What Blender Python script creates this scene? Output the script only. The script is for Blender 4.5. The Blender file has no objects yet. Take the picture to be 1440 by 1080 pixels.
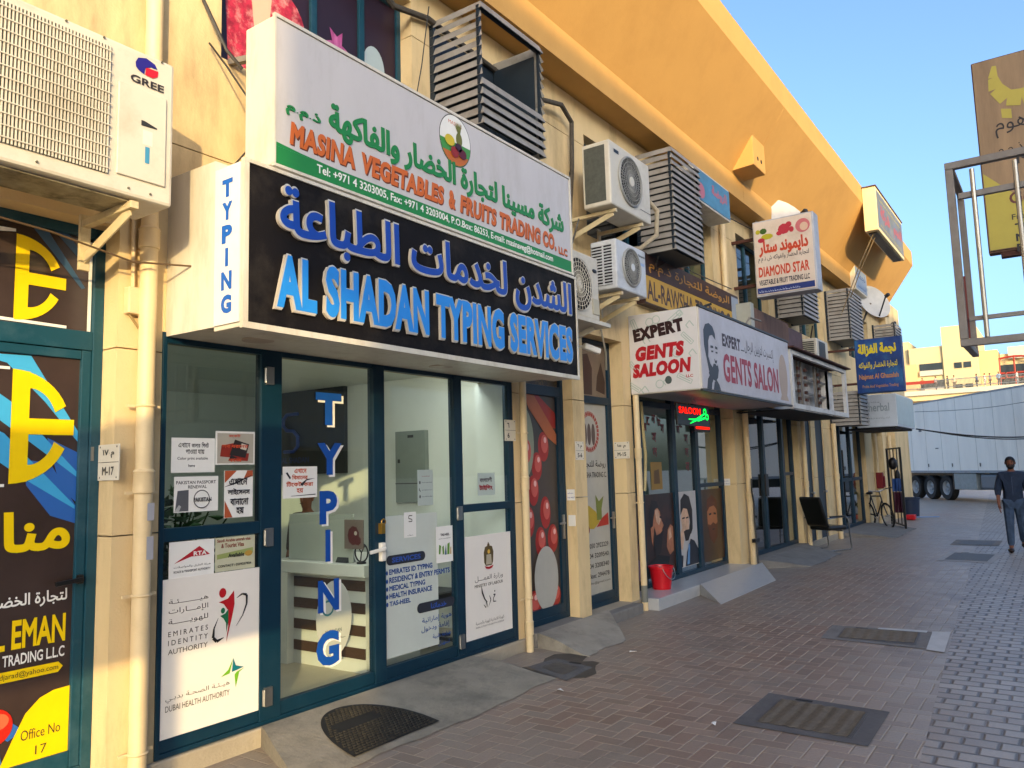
import bpy, bmesh, math, random
import numpy as np
from mathutils import Vector, Matrix
from mathutils.geometry import delaunay_2d_cdt
random.seed(7)
scene = bpy.context.scene
col = scene.collection

# ---------------------------------------------------------------- camera, world, sun, exposure
cam_d = bpy.data.cameras.new("camera"); cam = bpy.data.objects.new("camera", cam_d); col.objects.link(cam)
cam_d.sensor_width = 36; cam_d.lens = 36 * 1110 / 1440; cam_d.clip_start = 0.05; cam_d.clip_end = 600
CM = [[0.5735030585836585, -0.8187340774141677, -0.027726382309283183],
      [-0.07476317414687837, -0.08601406777863328, 0.9934848000526512],
      [0.8157847201233132, 0.567693659137518, 0.1105404893619675]]
cam.matrix_world = Matrix(((CM[0][0], CM[1][0], -CM[2][0], 0), (CM[0][1], CM[1][1], -CM[2][1], 0),
                           (CM[0][2], CM[1][2], -CM[2][2], 1.72), (0, 0, 0, 1)))
scene.camera = cam
SUN_EL, SUN_AZ = math.radians(10.5), math.radians(225)     # the low sun behind the camera, to the left
w = bpy.data.worlds.new("World"); scene.world = w; w.use_nodes = True
nt = w.node_tree; bg = nt.nodes["Background"]
sky = nt.nodes.new("ShaderNodeTexSky"); sky.sky_type = 'NISHITA'; sky.sun_disc = False
sky.sun_elevation = SUN_EL; sky.sun_rotation = SUN_AZ; sky.air_density = 0.75; sky.dust_density = 4.5; sky.ozone_density = 2.8
nt.links.new(sky.outputs[0], bg.inputs[0]); bg.inputs[1].default_value = 0.15
sd = bpy.data.lights.new("sun", 'SUN'); sd.energy = 1.3; sd.angle = math.radians(0.53); sd.color = (1.0, 0.74, 0.36)
so = bpy.data.objects.new("sun", sd); col.objects.link(so)
sdir = Vector((math.sin(SUN_AZ) * math.cos(SUN_EL), math.cos(SUN_AZ) * math.cos(SUN_EL), math.sin(SUN_EL)))
so.rotation_euler = sdir.to_track_quat('Z', 'Y').to_euler(); so.location = (-10, -10, 12)
scene.view_settings.view_transform = 'Standard'; scene.view_settings.look = 'None'
scene.view_settings.exposure = 1.93; scene.view_settings.gamma = 1.0
scene.cycles.max_bounces = 8; scene.cycles.transparent_max_bounces = 16
scene.cycles.use_denoising = True

# ---------------------------------------------------------------- materials
def lin(h):
    h = h.lstrip('#'); r = []
    for i in (0, 2, 4):
        c = int(h[i:i+2], 16) / 255
        r.append(c / 12.92 if c <= .04045 else ((c + .055) / 1.055) ** 2.4)
    return r
MATS = {}
def N(t, kind, **kw):
    n = t.nodes.new(kind)
    for k, v in kw.items(): setattr(n, k, v)
    return n
def mat(name, hexc, rough=.6, metal=0, var=.12, scale=6, bump=0, bscale=60, spec=.4, dirt=None, dirt_amt=.0, dscale=2.5, stretch=None):
    """painted/printed surface: base colour with slow noise in value, optional dirt patches and fine bump"""
    m = bpy.data.materials.new(name); m.use_nodes = True; t = m.node_tree; p = t.nodes["Principled BSDF"]
    c = lin(hexc) if isinstance(hexc, str) else hexc
    p.inputs["Roughness"].default_value = rough; p.inputs["Metallic"].default_value = metal
    p.inputs["Specular IOR Level"].default_value = spec
    geo = N(t, "ShaderNodeNewGeometry"); vec = geo.outputs["Position"]
    if stretch:
        mp = N(t, "ShaderNodeMapping"); mp.inputs["Scale"].default_value = stretch
        t.links.new(vec, mp.inputs[0]); vec = mp.outputs[0]
    out = None
    if var > 0:
        nz = N(t, "ShaderNodeTexNoise"); nz.inputs["Scale"].default_value = scale; nz.inputs["Detail"].default_value = 6
        nz.inputs["Roughness"].default_value = .65
        t.links.new(vec, nz.inputs["Vector"])
        mr = N(t, "ShaderNodeMapRange"); mr.inputs[1].default_value = .25; mr.inputs[2].default_value = .75
        mr.inputs[3].default_value = 1 - var; mr.inputs[4].default_value = 1 + var * .6
        t.links.new(nz.outputs["Fac"], mr.inputs[0])
        mx = N(t, "ShaderNodeVectorMath", operation='SCALE'); mx.inputs[0].default_value = c
        t.links.new(mr.outputs[0], mx.inputs["Scale"]); out = mx.outputs[0]
    if dirt:
        nd = N(t, "ShaderNodeTexNoise"); nd.inputs["Scale"].default_value = dscale; nd.inputs["Detail"].default_value = 8
        nd.inputs["Roughness"].default_value = .7
        t.links.new(vec, nd.inputs["Vector"])
        rp = N(t, "ShaderNodeMapRange"); rp.inputs[1].default_value = .48; rp.inputs[2].default_value = .75
        rp.inputs[3].default_value = 0; rp.inputs[4].default_value = dirt_amt
        t.links.new(nd.outputs["Fac"], rp.inputs[0])
        mm = N(t, "ShaderNodeMix", data_type='RGBA')
        t.links.new(rp.outputs[0], mm.inputs[0])
        if out: t.links.new(out, mm.inputs[6])
        else: mm.inputs[6].default_value = (*c, 1)
        mm.inputs[7].default_value = (*lin(dirt), 1); out = mm.outputs[2]
    if out: t.links.new(out, p.inputs["Base Color"])
    else: p.inputs["Base Color"].default_value = (*c, 1)
    if bump > 0:
        nb = N(t, "ShaderNodeTexNoise"); nb.inputs["Scale"].default_value = bscale; nb.inputs["Detail"].default_value = 4
        t.links.new(geo.outputs["Position"], nb.inputs["Vector"])
        bp = N(t, "ShaderNodeBump"); bp.inputs["Strength"].default_value = bump; bp.inputs["Distance"].default_value = .01
        t.links.new(nb.outputs["Fac"], bp.inputs["Height"]); t.links.new(bp.outputs[0], p.inputs["Normal"])
    MATS[name] = m
    return m
def ink(h, rough=.45):
    k = "ink_" + h
    return MATS[k] if k in MATS else mat(k, h, rough, var=.06, scale=9)
def emit(name, hexc, s):
    m = bpy.data.materials.new(name); m.use_nodes = True; t = m.node_tree; t.nodes.clear()
    e = N(t, "ShaderNodeEmission"); e.inputs[0].default_value = (*lin(hexc), 1); e.inputs[1].default_value = s
    o = N(t, "ShaderNodeOutputMaterial"); t.links.new(e.outputs[0], o.inputs[0]); MATS[name] = m; return m
def glass(name, tint, gl=.9, frost=0, ior=1.5):
    m = bpy.data.materials.new(name); m.use_nodes = True; t = m.node_tree; t.nodes.clear()
    tr = N(t, "ShaderNodeBsdfTransparent"); tr.inputs[0].default_value = (*tint, 1)
    g = N(t, "ShaderNodeBsdfGlossy"); g.inputs["Roughness"].default_value = .02; g.inputs[0].default_value = (gl, gl, gl, 1)
    lw = N(t, "ShaderNodeLayerWeight"); pw = N(t, "ShaderNodeMath", operation='POWER'); t.links.new(lw.outputs["Facing"], pw.inputs[0]); pw.inputs[1].default_value = 5
    r0 = ((ior-1)/(ior+1))**2; f = N(t, "ShaderNodeMath", operation='MULTIPLY_ADD'); t.links.new(pw.outputs[0], f.inputs[0]); f.inputs[1].default_value = 1-r0; f.inputs[2].default_value = r0*1.6
    geo = N(t, "ShaderNodeNewGeometry"); nz = N(t, "ShaderNodeTexNoise"); nz.inputs["Scale"].default_value = .8
    t.links.new(geo.outputs["Position"], nz.inputs["Vector"])
    b = N(t, "ShaderNodeBump"); b.inputs["Strength"].default_value = .04; t.links.new(nz.outputs[0], b.inputs["Height"])
    t.links.new(b.outputs[0], g.inputs["Normal"])
    mx = N(t, "ShaderNodeMixShader"); t.links.new(f.outputs[0], mx.inputs[0]); t.links.new(tr.outputs[0], mx.inputs[1]); t.links.new(g.outputs[0], mx.inputs[2])
    last = mx.outputs[0]
    if frost:
        d = N(t, "ShaderNodeBsdfDiffuse"); d.inputs[0].default_value = (.6, .66, .62, 1)
        m2 = N(t, "ShaderNodeMixShader"); m2.inputs[0].default_value = frost
        t.links.new(last, m2.inputs[1]); t.links.new(d.outputs[0], m2.inputs[2]); last = m2.outputs[0]
    o = N(t, "ShaderNodeOutputMaterial"); t.links.new(last, o.inputs[0]); MATS[name] = m; return m

WALL = mat("cream_wall_paint", (.66, .50, .265), .85, var=.10, scale=3, bump=.25, bscale=90, dirt='6b563a', dirt_amt=.6, dscale=2.0, stretch=(1.1, 1.1, .3))
WALL2 = mat("rough_cream_render", (.60, .45, .26), .9, var=.16, scale=8, bump=.6, bscale=45, dirt='6b5536', dirt_amt=.6, dscale=1.8, stretch=(2, 2, .6))
CANOPY = mat("ochre_canopy_paint", (.57, .315, .088), .85, var=.05, scale=1.5, bump=.12, bscale=60, dirt='8a5f2a', dirt_amt=.22, dscale=.9)
PIPE = mat("cream_pipe_paint", (.66, .51, .29), .5, var=.04, scale=3, dirt='7a6238', dirt_amt=.25, dscale=3)
GREYPIPE = mat("grey_pipe", '6f7068', .5)
FRAME = mat("dark_blue_aluminium", '072a3c', .42, metal=.0, var=.12, scale=4, spec=.3, dirt='2a4450', dirt_amt=.25, dscale=3)
FRAME2 = mat("teal_aluminium", '11404f', .42, var=.12, scale=4, spec=.35, dirt='55717a', dirt_amt=.4, dscale=3)
WHITEBOX = mat("white_sign_casing", (.60, .56, .47), .45, var=.06, scale=3, dirt='8d7a55', dirt_amt=.45, dscale=2.2, stretch=(3, 3, .7))
BLACKP = mat("black_sign_panel", '151212', .65, spec=.15, var=.3, scale=5, bump=.12, bscale=150, dirt='3a352f', dirt_amt=.6)
SOFF = mat("glossy_white_soffit", (.62, .58, .52), .18, var=.08, spec=.6)
STEEL = mat("brushed_steel", '9a9a96', .35, metal=.9, var=.15, scale=20)
GALV = mat("galvanised_steel", '7d7871', .55, metal=.3, var=.2, scale=12, dirt='6a5640', dirt_amt=.6)
RUST = mat("rusty_steel", '4a2a1e', .8, var=.35, scale=7, bump=.3)
BROWN = mat("weathered_brown_sheet", '6b4f40', .75, var=.3, scale=4, dirt='3d2d26', dirt_amt=.7, dscale=2.2, stretch=(3, 3, .6))
CONC = mat("grey_concrete", (.19, .178, .16), .9, var=.22, scale=5, bump=.5, bscale=40, dirt='5f5a52', dirt_amt=.7, dscale=3)
CONC2 = mat("pale_concrete", (.36, .31, .23), .9, var=.2, scale=6, bump=.5, bscale=40, dirt='6a5f4e', dirt_amt=.6, dscale=3)
CONCD = mat("dark_stained_concrete", (.11, .105, .10), .85, var=.3, scale=5, bump=.5, bscale=30)
MARBLE = mat("veined_marble", (.42, .42, .41), .3, var=.1, scale=3, dirt='8b8f95', dirt_amt=.75, dscale=3, stretch=(1, 3, 1))
ACW = mat("ivory_ac_casing", (.56, .52, .43), .45, var=.05, scale=4, dirt='8a7a58', dirt_amt=.4, dscale=3)
ACG = mat("pale_grey_ac_casing", (.52, .54, .56), .45, var=.06, scale=4, dirt='6c6a64', dirt_amt=.4, dscale=3)
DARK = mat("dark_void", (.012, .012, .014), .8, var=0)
DGREY = mat("dark_grey_plastic", '2c2c2c', .5)
FIN = mat("condenser_fins", '5c5f58', .55, metal=.4, var=.25, scale=25)
LOUV = mat("louvre_blade_paint", (.27, .255, .23), .5, var=.2, scale=5, dirt='5a4c3c', dirt_amt=.6, dscale=4)
LOUVD = mat("dark_louvre_frame", '1b2731', .5, var=.2)
RUBBER = mat("black_rubber", '191817', .75, var=.25, scale=12)
BLACK = mat("black_plastic", '121212', .4)
LEATHER = mat("black_leatherette", '15140f', .3, var=.2, scale=10, spec=.6)
CHROME = mat("chrome_tube", 'b9b9b6', .2, metal=1, var=.1)
REDP = mat("red_bucket_plastic", 'c01420', .35, var=.05)
PAPER = mat("white_paper", (.74, .73, .69), .6, var=.04)
VINYL = mat("white_vinyl_film", (.72, .68, .62), .5, var=.04, scale=3)
TRAILER = mat("white_trailer_panel", (.92, .88, .78), .4, var=.08, scale=1.2, dirt='9a9c98', dirt_amt=.3, dscale=.9, stretch=(1, 1, .2))
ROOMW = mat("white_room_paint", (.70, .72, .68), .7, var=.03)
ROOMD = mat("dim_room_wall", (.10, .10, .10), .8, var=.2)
TILE = mat("beige_floor_tile", (.45, .38, .27), .35, var=.1)
WOODB = mat("brown_counter_board", '4a3322', .5, var=.2, scale=10, stretch=(1, 1, 8))
WHITEG = mat("white_laminate", (.72, .70, .64), .4, var=.04)
LEAFM = mat("houseplant_leaf", (.05, .12, .035), .5, var=.5, scale=20)
SKIN = mat("brown_skin", '7a4a32', .55, var=.12, scale=30)
HAIR = mat("black_hair", '0d0b0a', .6, var=.3, scale=80)
GLASS = glass("window_glass", (.82, .90, .88))
GLASSD = glass("tinted_glass", (.42, .52, .52))
GLASSR = glass("reflective_glass", (.40, .48, .48), .95, 0, 2.3)
GLASSF = glass("frosted_glass", (.8, .86, .83), frost=.55)
LAMP = emit("ceiling_lamp_diffuser", 'f2f5ee', 6.5)
LEDR = emit("red_led", 'ff1408', 1.0); LEDG = emit("green_led", '10ff50', .7); LEDB = mat("blue_neon_tube", '22408c', .4)

def paving_material():
    m = bpy.data.materials.new("herringbone_block_paving"); m.use_nodes = True; t = m.node_tree; p = t.nodes["Principled BSDF"]
    L = t.links.new
    def V(x): return x
    def mth(op, a, b=None, c=None):
        n = N(t, "ShaderNodeMath", operation=op)
        for i, v in enumerate((a, b, c)):
            if v is None: continue
            if isinstance(v, (int, float)): n.inputs[i].default_value = v
            else: L(v, n.inputs[i])
        return n.outputs[0]
    geo = N(t, "ShaderNodeNewGeometry"); sx = N(t, "ShaderNodeSeparateXYZ")
    # slightly wobbly coordinates so courses are not ruler straight
    wob = N(t, "ShaderNodeTexNoise"); wob.inputs["Scale"].default_value = 1.3; L(geo.outputs["Position"], wob.inputs["Vector"])
    wv = N(t, "ShaderNodeVectorMath", operation='SCALE'); wv.inputs["Scale"].default_value = .035; L(wob.outputs["Color"], wv.inputs[0])
    ad = N(t, "ShaderNodeVectorMath", operation='ADD'); L(geo.outputs["Position"], ad.inputs[0]); L(wv.outputs[0], ad.inputs[1])
    L(ad.outputs[0], sx.inputs[0])
    S = 1 / .112
    u = mth('MULTIPLY', sx.outputs[0], S); v = mth('MULTIPLY', sx.outputs[1], S)
    i = mth('FLOOR', u); j = mth('FLOOR', v); fu = mth('FRACT', u); fv = mth('FRACT', v)
    k = mth('FLOORED_MODULO', mth('SUBTRACT', i, j), 4)
    k0 = mth('COMPARE', k, 0, .1); k1 = mth('COMPARE', k, 1, .1); k2 = mth('COMPARE', k, 2, .1); k3 = mth('COMPARE', k, 3, .1)
    dl = mth('ADD', fu, k1); dr = mth('ADD', mth('SUBTRACT', 1, fu), k0)
    db = mth('ADD', fv, k2); dt = mth('ADD', mth('SUBTRACT', 1, fv), k3)
    dh = mth('MINIMUM', mth('MINIMUM', dl, dr), mth('MINIMUM', db, dt))
    bi = mth('SUBTRACT', i, k1); bj = mth('SUBTRACT', j, k2)
    # running bond of bigger blocks towards the middle of the lane
    u2 = mth('DIVIDE', sx.outputs[1], .20); v2 = mth('DIVIDE', sx.outputs[0], .145)
    row = mth('FLOOR', v2); u2s = mth('ADD', u2, mth('MULTIPLY', mth('FLOORED_MODULO', row, 2), .5))
    fu2 = mth('FRACT', u2s); fv2 = mth('FRACT', v2)
    d2 = mth('MINIMUM', mth('MULTIPLY', mth('MINIMUM', fu2, mth('SUBTRACT', 1, fu2)), 1.7), mth('MULTIPLY', mth('MINIMUM', fv2, mth('SUBTRACT', 1, fv2)), 1.25))
    zone = mth('LESS_THAN', mth('ADD', sx.outputs[1], mth('MULTIPLY', sx.outputs[0], -.06)), .55)
    def pick(a, b): return mth('ADD', mth('MULTIPLY', a, mth('SUBTRACT', 1, zone)), mth('MULTIPLY', b, zone))
    d = pick(dh, d2); ii = pick(bi, mth('FLOOR', u2s)); jj = pick(bj, mth('ADD', row, 400))
    cmb = N(t, "ShaderNodeCombineXYZ"); L(ii, cmb.inputs[0]); L(jj, cmb.inputs[1])
    wn = N(t, "ShaderNodeTexWhiteNoise", noise_dimensions='2D'); L(cmb.outputs[0], wn.inputs[0])
    big = N(t, "ShaderNodeTexNoise"); big.inputs["Scale"].default_value = .55; big.inputs["Detail"].default_value = 7; L(geo.outputs["Position"], big.inputs["Vector"])
    fine = N(t, "ShaderNodeTexNoise"); fine.inputs["Scale"].default_value = 55; fine.inputs["Detail"].default_value = 3; L(geo.outputs["Position"], fine.inputs["Vector"])
    cr = N(t, "ShaderNodeValToRGB"); e = cr.color_ramp.elements
    e[0].position = 0; e[0].color = (.18, .128, .098, 1); e[1].position = 1; e[1].color = (.30, .212, .160, 1)
    x = e.new(.45); x.color = (.25, .165, .122, 1); x = e.new(.75); x.color = (.22, .178, .142, 1)
    L(wn.outputs[0], cr.inputs[0])
    # grey blocks in the running-bond lane
    mg = N(t, "ShaderNodeMix", data_type='RGBA'); zs = mth('MINIMUM', mth('MAXIMUM', mth('DIVIDE', mth('SUBTRACT', 1.9, mth('ADD', mth('ADD', sx.outputs[1], mth('MULTIPLY', sx.outputs[0], -.06)), mth('MULTIPLY', big.outputs['Fac'], .8))), 1.3), 0), 1); L(mth('MULTIPLY', zs, .85), mg.inputs[0]); L(cr.outputs[0], mg.inputs[6])
    g2 = N(t, "ShaderNodeVectorMath", operation='SCALE'); g2.inputs[0].default_value = (.37, .335, .285); L(mth('ADD', mth('MULTIPLY', wn.outputs[0], .4), .75), g2.inputs["Scale"]); L(g2.outputs[0], mg.inputs[7])
    # dust: grey film in big patches and near the shop fronts
    dust = mth('MAXIMUM', mth('MULTIPLY', mth('SUBTRACT', big.outputs["Fac"], .40), 2.2), mth('MULTIPLY', mth('SUBTRACT', mth('ADD', sx.outputs[1], mth('MULTIPLY', big.outputs["Fac"], 1.2)), 3.9), 1.1))
    dust = mth('MINIMUM', mth('MAXIMUM', dust, 0), .72)
    md = N(t, "ShaderNodeMix", data_type='RGBA'); L(dust, md.inputs[0]); L(mg.outputs[2], md.inputs[6]); md.inputs[7].default_value = (.265, .228, .184, 1)
    jw = mth('ADD', .045, mth('MULTIPLY', zone, .055))
    joint = N(t, "ShaderNodeMapRange"); L(d, joint.inputs[0]); L(mth('MULTIPLY', jw, .5), joint.inputs[1]); L(mth('MULTIPLY', jw, 1.5), joint.inputs[2]); joint.inputs[3].default_value = 1; joint.inputs[4].default_value = 0
    jc = N(t, "ShaderNodeMix", data_type='RGBA'); L(zone, jc.inputs[0]); jc.inputs[6].default_value = (.44, .35, .25, 1); jc.inputs[7].default_value = (.045, .04, .038, 1)
    jm = N(t, "ShaderNodeMix", data_type='RGBA'); L(mth('MULTIPLY', joint.outputs[0], mth('SUBTRACT', .85, mth('MULTIPLY', dust, .7))), jm.inputs[0]); L(md.outputs[2], jm.inputs[6]); L(jc.outputs[2], jm.inputs[7])
    fm = N(t, "ShaderNodeVectorMath", operation='SCALE'); L(jm.outputs[2], fm.inputs[0]); L(mth('ADD', .72, mth('MULTIPLY', fine.outputs["Fac"], .56)), fm.inputs["Scale"])
    vo = N(t, "ShaderNodeTexVoronoi"); vo.inputs["Scale"].default_value = 1.7; vo.inputs["Randomness"].default_value = 1; L(geo.outputs["Position"], vo.inputs["Vector"])
    gum = N(t, "ShaderNodeMapRange"); L(vo.outputs["Distance"], gum.inputs[0]); gum.inputs[1].default_value = .035; gum.inputs[2].default_value = .055; gum.inputs[3].default_value = .6; gum.inputs[4].default_value = 0
    st = N(t, "ShaderNodeTexNoise"); st.inputs["Scale"].default_value = 1.1; st.inputs["Detail"].default_value = 9; st.inputs["Roughness"].default_value = .72; L(geo.outputs["Position"], st.inputs["Vector"])
    oil = N(t, "ShaderNodeMapRange"); L(st.outputs["Fac"], oil.inputs[0]); oil.inputs[1].default_value = .56; oil.inputs[2].default_value = .74; oil.inputs[3].default_value = 0; oil.inputs[4].default_value = .6
    gm = N(t, "ShaderNodeMix", data_type='RGBA'); L(mth('MAXIMUM', gum.outputs[0], oil.outputs[0]), gm.inputs[0]); L(fm.outputs[0], gm.inputs[6]); gm.inputs[7].default_value = (.085, .072, .064, 1)
    L(gm.outputs[2], p.inputs["Base Color"])
    L(mth('ADD', .36, mth('MULTIPLY', fine.outputs["Fac"], .25)), p.inputs["Roughness"])
    hgt = mth('ADD', mth('MULTIPLY', mth('SUBTRACT', 1, joint.outputs[0]), 1), mth('MULTIPLY', fine.outputs["Fac"], .35))
    hgt = mth('ADD', hgt, mth('MULTIPLY', wn.outputs[0], .25))
    bp = N(t, "ShaderNodeBump"); bp.inputs["Strength"].default_value = .55; bp.inputs["Distance"].default_value = .012; L(hgt, bp.inputs["Height"]); L(bp.outputs[0], p.inputs["Normal"])
    return m
PAVING = paving_material()

# ---------------------------------------------------------------- object helpers
OFF = {}
def tag(o, label=None, cat=None, group=None, kind=None):
    if label: o["label"] = label
    if cat: o["category"] = cat
    if group: o["group"] = group
    if kind: o["kind"] = kind
    return o
def thing(name, label, cat, loc=(0, 0, 0), group=None):
    o = bpy.data.objects.new(name, None); o.empty_display_size = .1; col.objects.link(o); o.location = loc
    OFF[o.name] = Vector(loc); return tag(o, label, cat, group)
class MB:
    def __init__(s): s.v = []; s.f = []; s.sm = False
    def add(s, vs, fs):
        b = len(s.v); s.v += [tuple(x) for x in vs]; s.f += [tuple(i + b for i in f) for f in fs]; return s
    def box(s, x0, x1, y0, y1, z0, z1):
        x0, x1 = min(x0, x1), max(x0, x1); y0, y1 = min(y0, y1), max(y0, y1); z0, z1 = min(z0, z1), max(z0, z1)
        return s.add([(x0,y0,z0),(x1,y0,z0),(x1,y1,z0),(x0,y1,z0),(x0,y0,z1),(x1,y0,z1),(x1,y1,z1),(x0,y1,z1)],
                     [(0,3,2,1),(4,5,6,7),(0,1,5,4),(1,2,6,5),(2,3,7,6),(3,0,4,7)])
    def obox(s, a, b, wd, ht, up=(0, 0, 1)):
        """bar from a to b, width wd, height ht"""
        a, b = Vector(a), Vector(b); d = (b - a).normalized(); up = Vector(up)
        if abs(d.dot(up)) > .98: up = Vector((1, 0, 0))
        r = d.cross(up).normalized() * wd / 2; q = r.cross(d).normalized() * ht / 2
        vs = [a-r-q, a+r-q, a+r+q, a-r+q, b-r-q, b+r-q, b+r+q, b-r+q]
        return s.add(vs, [(0,1,2,3),(7,6,5,4),(0,4,5,1),(1,5,6,2),(2,6,7,3),(3,7,4,0)])
    def quad(s, *p): return s.add(p, [tuple(range(len(p)))])
    def prism(s, poly, ax, a0, a1):
        """polygon in the plane normal to axis ax (0: (y,z), 1: (x,z), 2: (x,y)), swept from a0 to a1"""
        n = len(poly)
        def P(q, a): return {0: (a, q[0], q[1]), 1: (q[0], a, q[1]), 2: (q[0], q[1], a)}[ax]
        vs = [P(q, a0) for q in poly] + [P(q, a1) for q in poly]
        fs = [tuple(range(n))[::-1], tuple(range(n, 2 * n))] + [(i, (i + 1) % n, (i + 1) % n + n, i + n) for i in range(n)]
        return s.add(vs, fs)
    def tube(s, pts, r, n=8, caps=True):
        pts = [Vector(p) for p in pts]; R = r if isinstance(r, (list, tuple)) else [r] * len(pts)
        rings = []; prev = None
        for i, p in enumerate(pts):
            d = ((pts[min(i+1, len(pts)-1)] - p).normalized() + (p - pts[max(i-1, 0)]).normalized())
            d = d.normalized() if d.length > 1e-6 else Vector((0, 0, 1))
            ref = prev if prev is not None and abs(prev.dot(d)) < .95 else (Vector((0, 0, 1)) if abs(d.z) < .9 else Vector((1, 0, 0)))
            a = (ref - d * ref.dot(d)).normalized(); prev = a; b = d.cross(a)
            rings.append([p + (a * math.cos(2*math.pi*k/n) + b * math.sin(2*math.pi*k/n)) * R[i] for k in range(n)])
        vs = [v for r_ in rings for v in r_]; fs = []
        for i in range(len(pts) - 1):
            for k in range(n): fs.append((i*n+k, i*n+(k+1) % n, (i+1)*n+(k+1) % n, (i+1)*n+k))
        if caps: fs += [tuple(range(n))[::-1], tuple(range((len(pts)-1)*n, len(pts)*n))]
        s.sm = True
        return s.add(vs, fs)
    def cyl(s, a, b, r, n=16, r2=None): 
        s.tube([a, b], [r, r if r2 is None else r2], n); return s
    def ring(s, c, ax, r, tr, n=28, m=6, squash=1):
        """torus about axis ax"""
        c = Vector(c); vs = []; fs = []
        e = {0: (Vector((0,1,0)), Vector((0,0,1)), Vector((1,0,0))), 1: (Vector((1,0,0)), Vector((0,0,1)), Vector((0,1,0))), 2: (Vector((1,0,0)), Vector((0,1,0)), Vector((0,0,1)))}[ax]
        for i in range(n):
            t = 2*math.pi*i/n; d = e[0]*math.cos(t)+e[1]*math.sin(t)
            for k in range(m):
                q = 2*math.pi*k/m; vs.append(c + d*(r+tr*math.cos(q)) + e[2]*tr*math.sin(q)*squash)
        for i in range(n):
            for k in range(m): fs.append((i*m+k, ((i+1)%n)*m+k, ((i+1)%n)*m+(k+1)%m, i*m+(k+1)%m))
        s.sm = True
        return s.add(vs, fs)
    def ball(s, c, rx, ry=None, rz=None, n=12, m=8):
        ry = rx if ry is None else ry; rz = rx if rz is None else rz; vs = []; fs = []
        for i in range(m + 1):
            ph = math.pi*i/m
            for k in range(n):
                t = 2*math.pi*k/n; vs.append((c[0]+rx*math.sin(ph)*math.cos(t), c[1]+ry*math.sin(ph)*math.sin(t), c[2]+rz*math.cos(ph)))
        for i in range(m):
            for k in range(n): fs.append((i*n+k, (i+1)*n+k, (i+1)*n+(k+1)%n, i*n+(k+1)%n))
        s.sm = True
        return s.add(vs, fs)
    def lathe(s, c, prof, n=24):
        vs = []; fs = []
        for r, z in prof:
            for k in range(n):
                t = 2*math.pi*k/n; vs.append((c[0]+r*math.cos(t), c[1]+r*math.sin(t), c[2]+z))
        for i in range(len(prof)-1):
            for k in range(n): fs.append((i*n+k, i*n+(k+1)%n, (i+1)*n+(k+1)%n, (i+1)*n+k))
        s.sm = True
        return s.add(vs, fs)
    def pieces(s):
        n = len(s.v); par = list(range(n))
        def find(a):
            while par[a] != a: par[a] = par[par[a]]; a = par[a]
            return a
        for f in s.f:
            r = find(f[0])
            for i in f[1:]: par[find(i)] = r
        roots = {}; isl = np.array([roots.setdefault(find(i), len(roots)) for i in range(n)]); k = len(roots)
        if k < 2 or k > 1500: return None
        P = np.array(s.v); lo = np.full((k, 3), 1e9); hi = -lo
        np.minimum.at(lo, isl, P); np.maximum.at(hi, isl, P); size = (hi-lo).max(1)
        near = np.ones((k, k), bool); g2 = np.zeros((k, k))
        for a in range(3): g2 += np.maximum(0, np.maximum(lo[:, None, a]-hi[None, :, a], lo[None, :, a]-hi[:, None, a]))**2
        near = np.sqrt(g2) <= np.maximum(.0199, .495*np.maximum(size[:, None], size[None, :]))
        grp = -np.ones(k, int); c = 0
        for i in range(k):
            if grp[i] >= 0: continue
            st = [i]; grp[i] = c
            while st:
                j = st.pop()
                for q in np.nonzero(near[j] & (grp < 0))[0]: grp[q] = c; st.append(q)
            c += 1
        if c < 2: return None
        out = []
        for q in range(c):
            keep = np.nonzero(grp[isl] == q)[0]; mp = {int(v): i for i, v in enumerate(keep)}; m = MB(); m.sm = s.sm
            m.v = [s.v[i] for i in keep]; m.f = [tuple(mp[i] for i in f) for f in s.f if f[0] in mp]; out.append(m)
        return sorted(out, key=lambda m: -len(m.v))
    def build(s, name, m, parent=None, bevel=0, smooth=None, loc=None):
        if parent is not None:
            ps = s.pieces()
            if ps: return [q.build(name, m, parent, bevel, smooth) for q in ps][0]
        off = OFF[parent.name] if parent is not None else Vector(loc or (0, 0, 0))
        me = bpy.data.meshes.new(name); me.from_pydata([(a-off.x, b-off.y, c-off.z) for a, b, c in s.v], [], s.f)
        me.materials.append(m)
        if smooth is None: smooth = s.sm
        if smooth:
            for p_ in me.polygons: p_.use_smooth = True
            try: me.set_sharp_from_angle(angle=math.radians(40))
            except Exception: pass
        o = bpy.data.objects.new(name, me); col.objects.link(o); OFF[o.name] = off
        if parent is not None: o.parent = parent
        else: o.location = off
        if bevel:
            b = o.modifiers.new("bevel", 'BEVEL'); b.width = bevel; b.segments = 2; b.limit_method = 'ANGLE'
        return o
def bx(name, m, parent, x0, x1, y0, y1, z0, z1, bevel=0): return MB().box(x0, x1, y0, y1, z0, z1).build(name, m, parent, bevel)
KIDS = lambda o: [c for c in bpy.data.objects if c.parent == o]
def copy_tree(o, d=(0, 0, 0), label=None, parent=None, mats=None):
    c = o.copy(); col.objects.link(c)
    if parent is not None: c.parent = parent
    else:
        c.location = o.location + Vector(d)
        if label: c["label"] = label
    for k in KIDS(o): copy_tree(k, parent=c)
    return c

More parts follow.
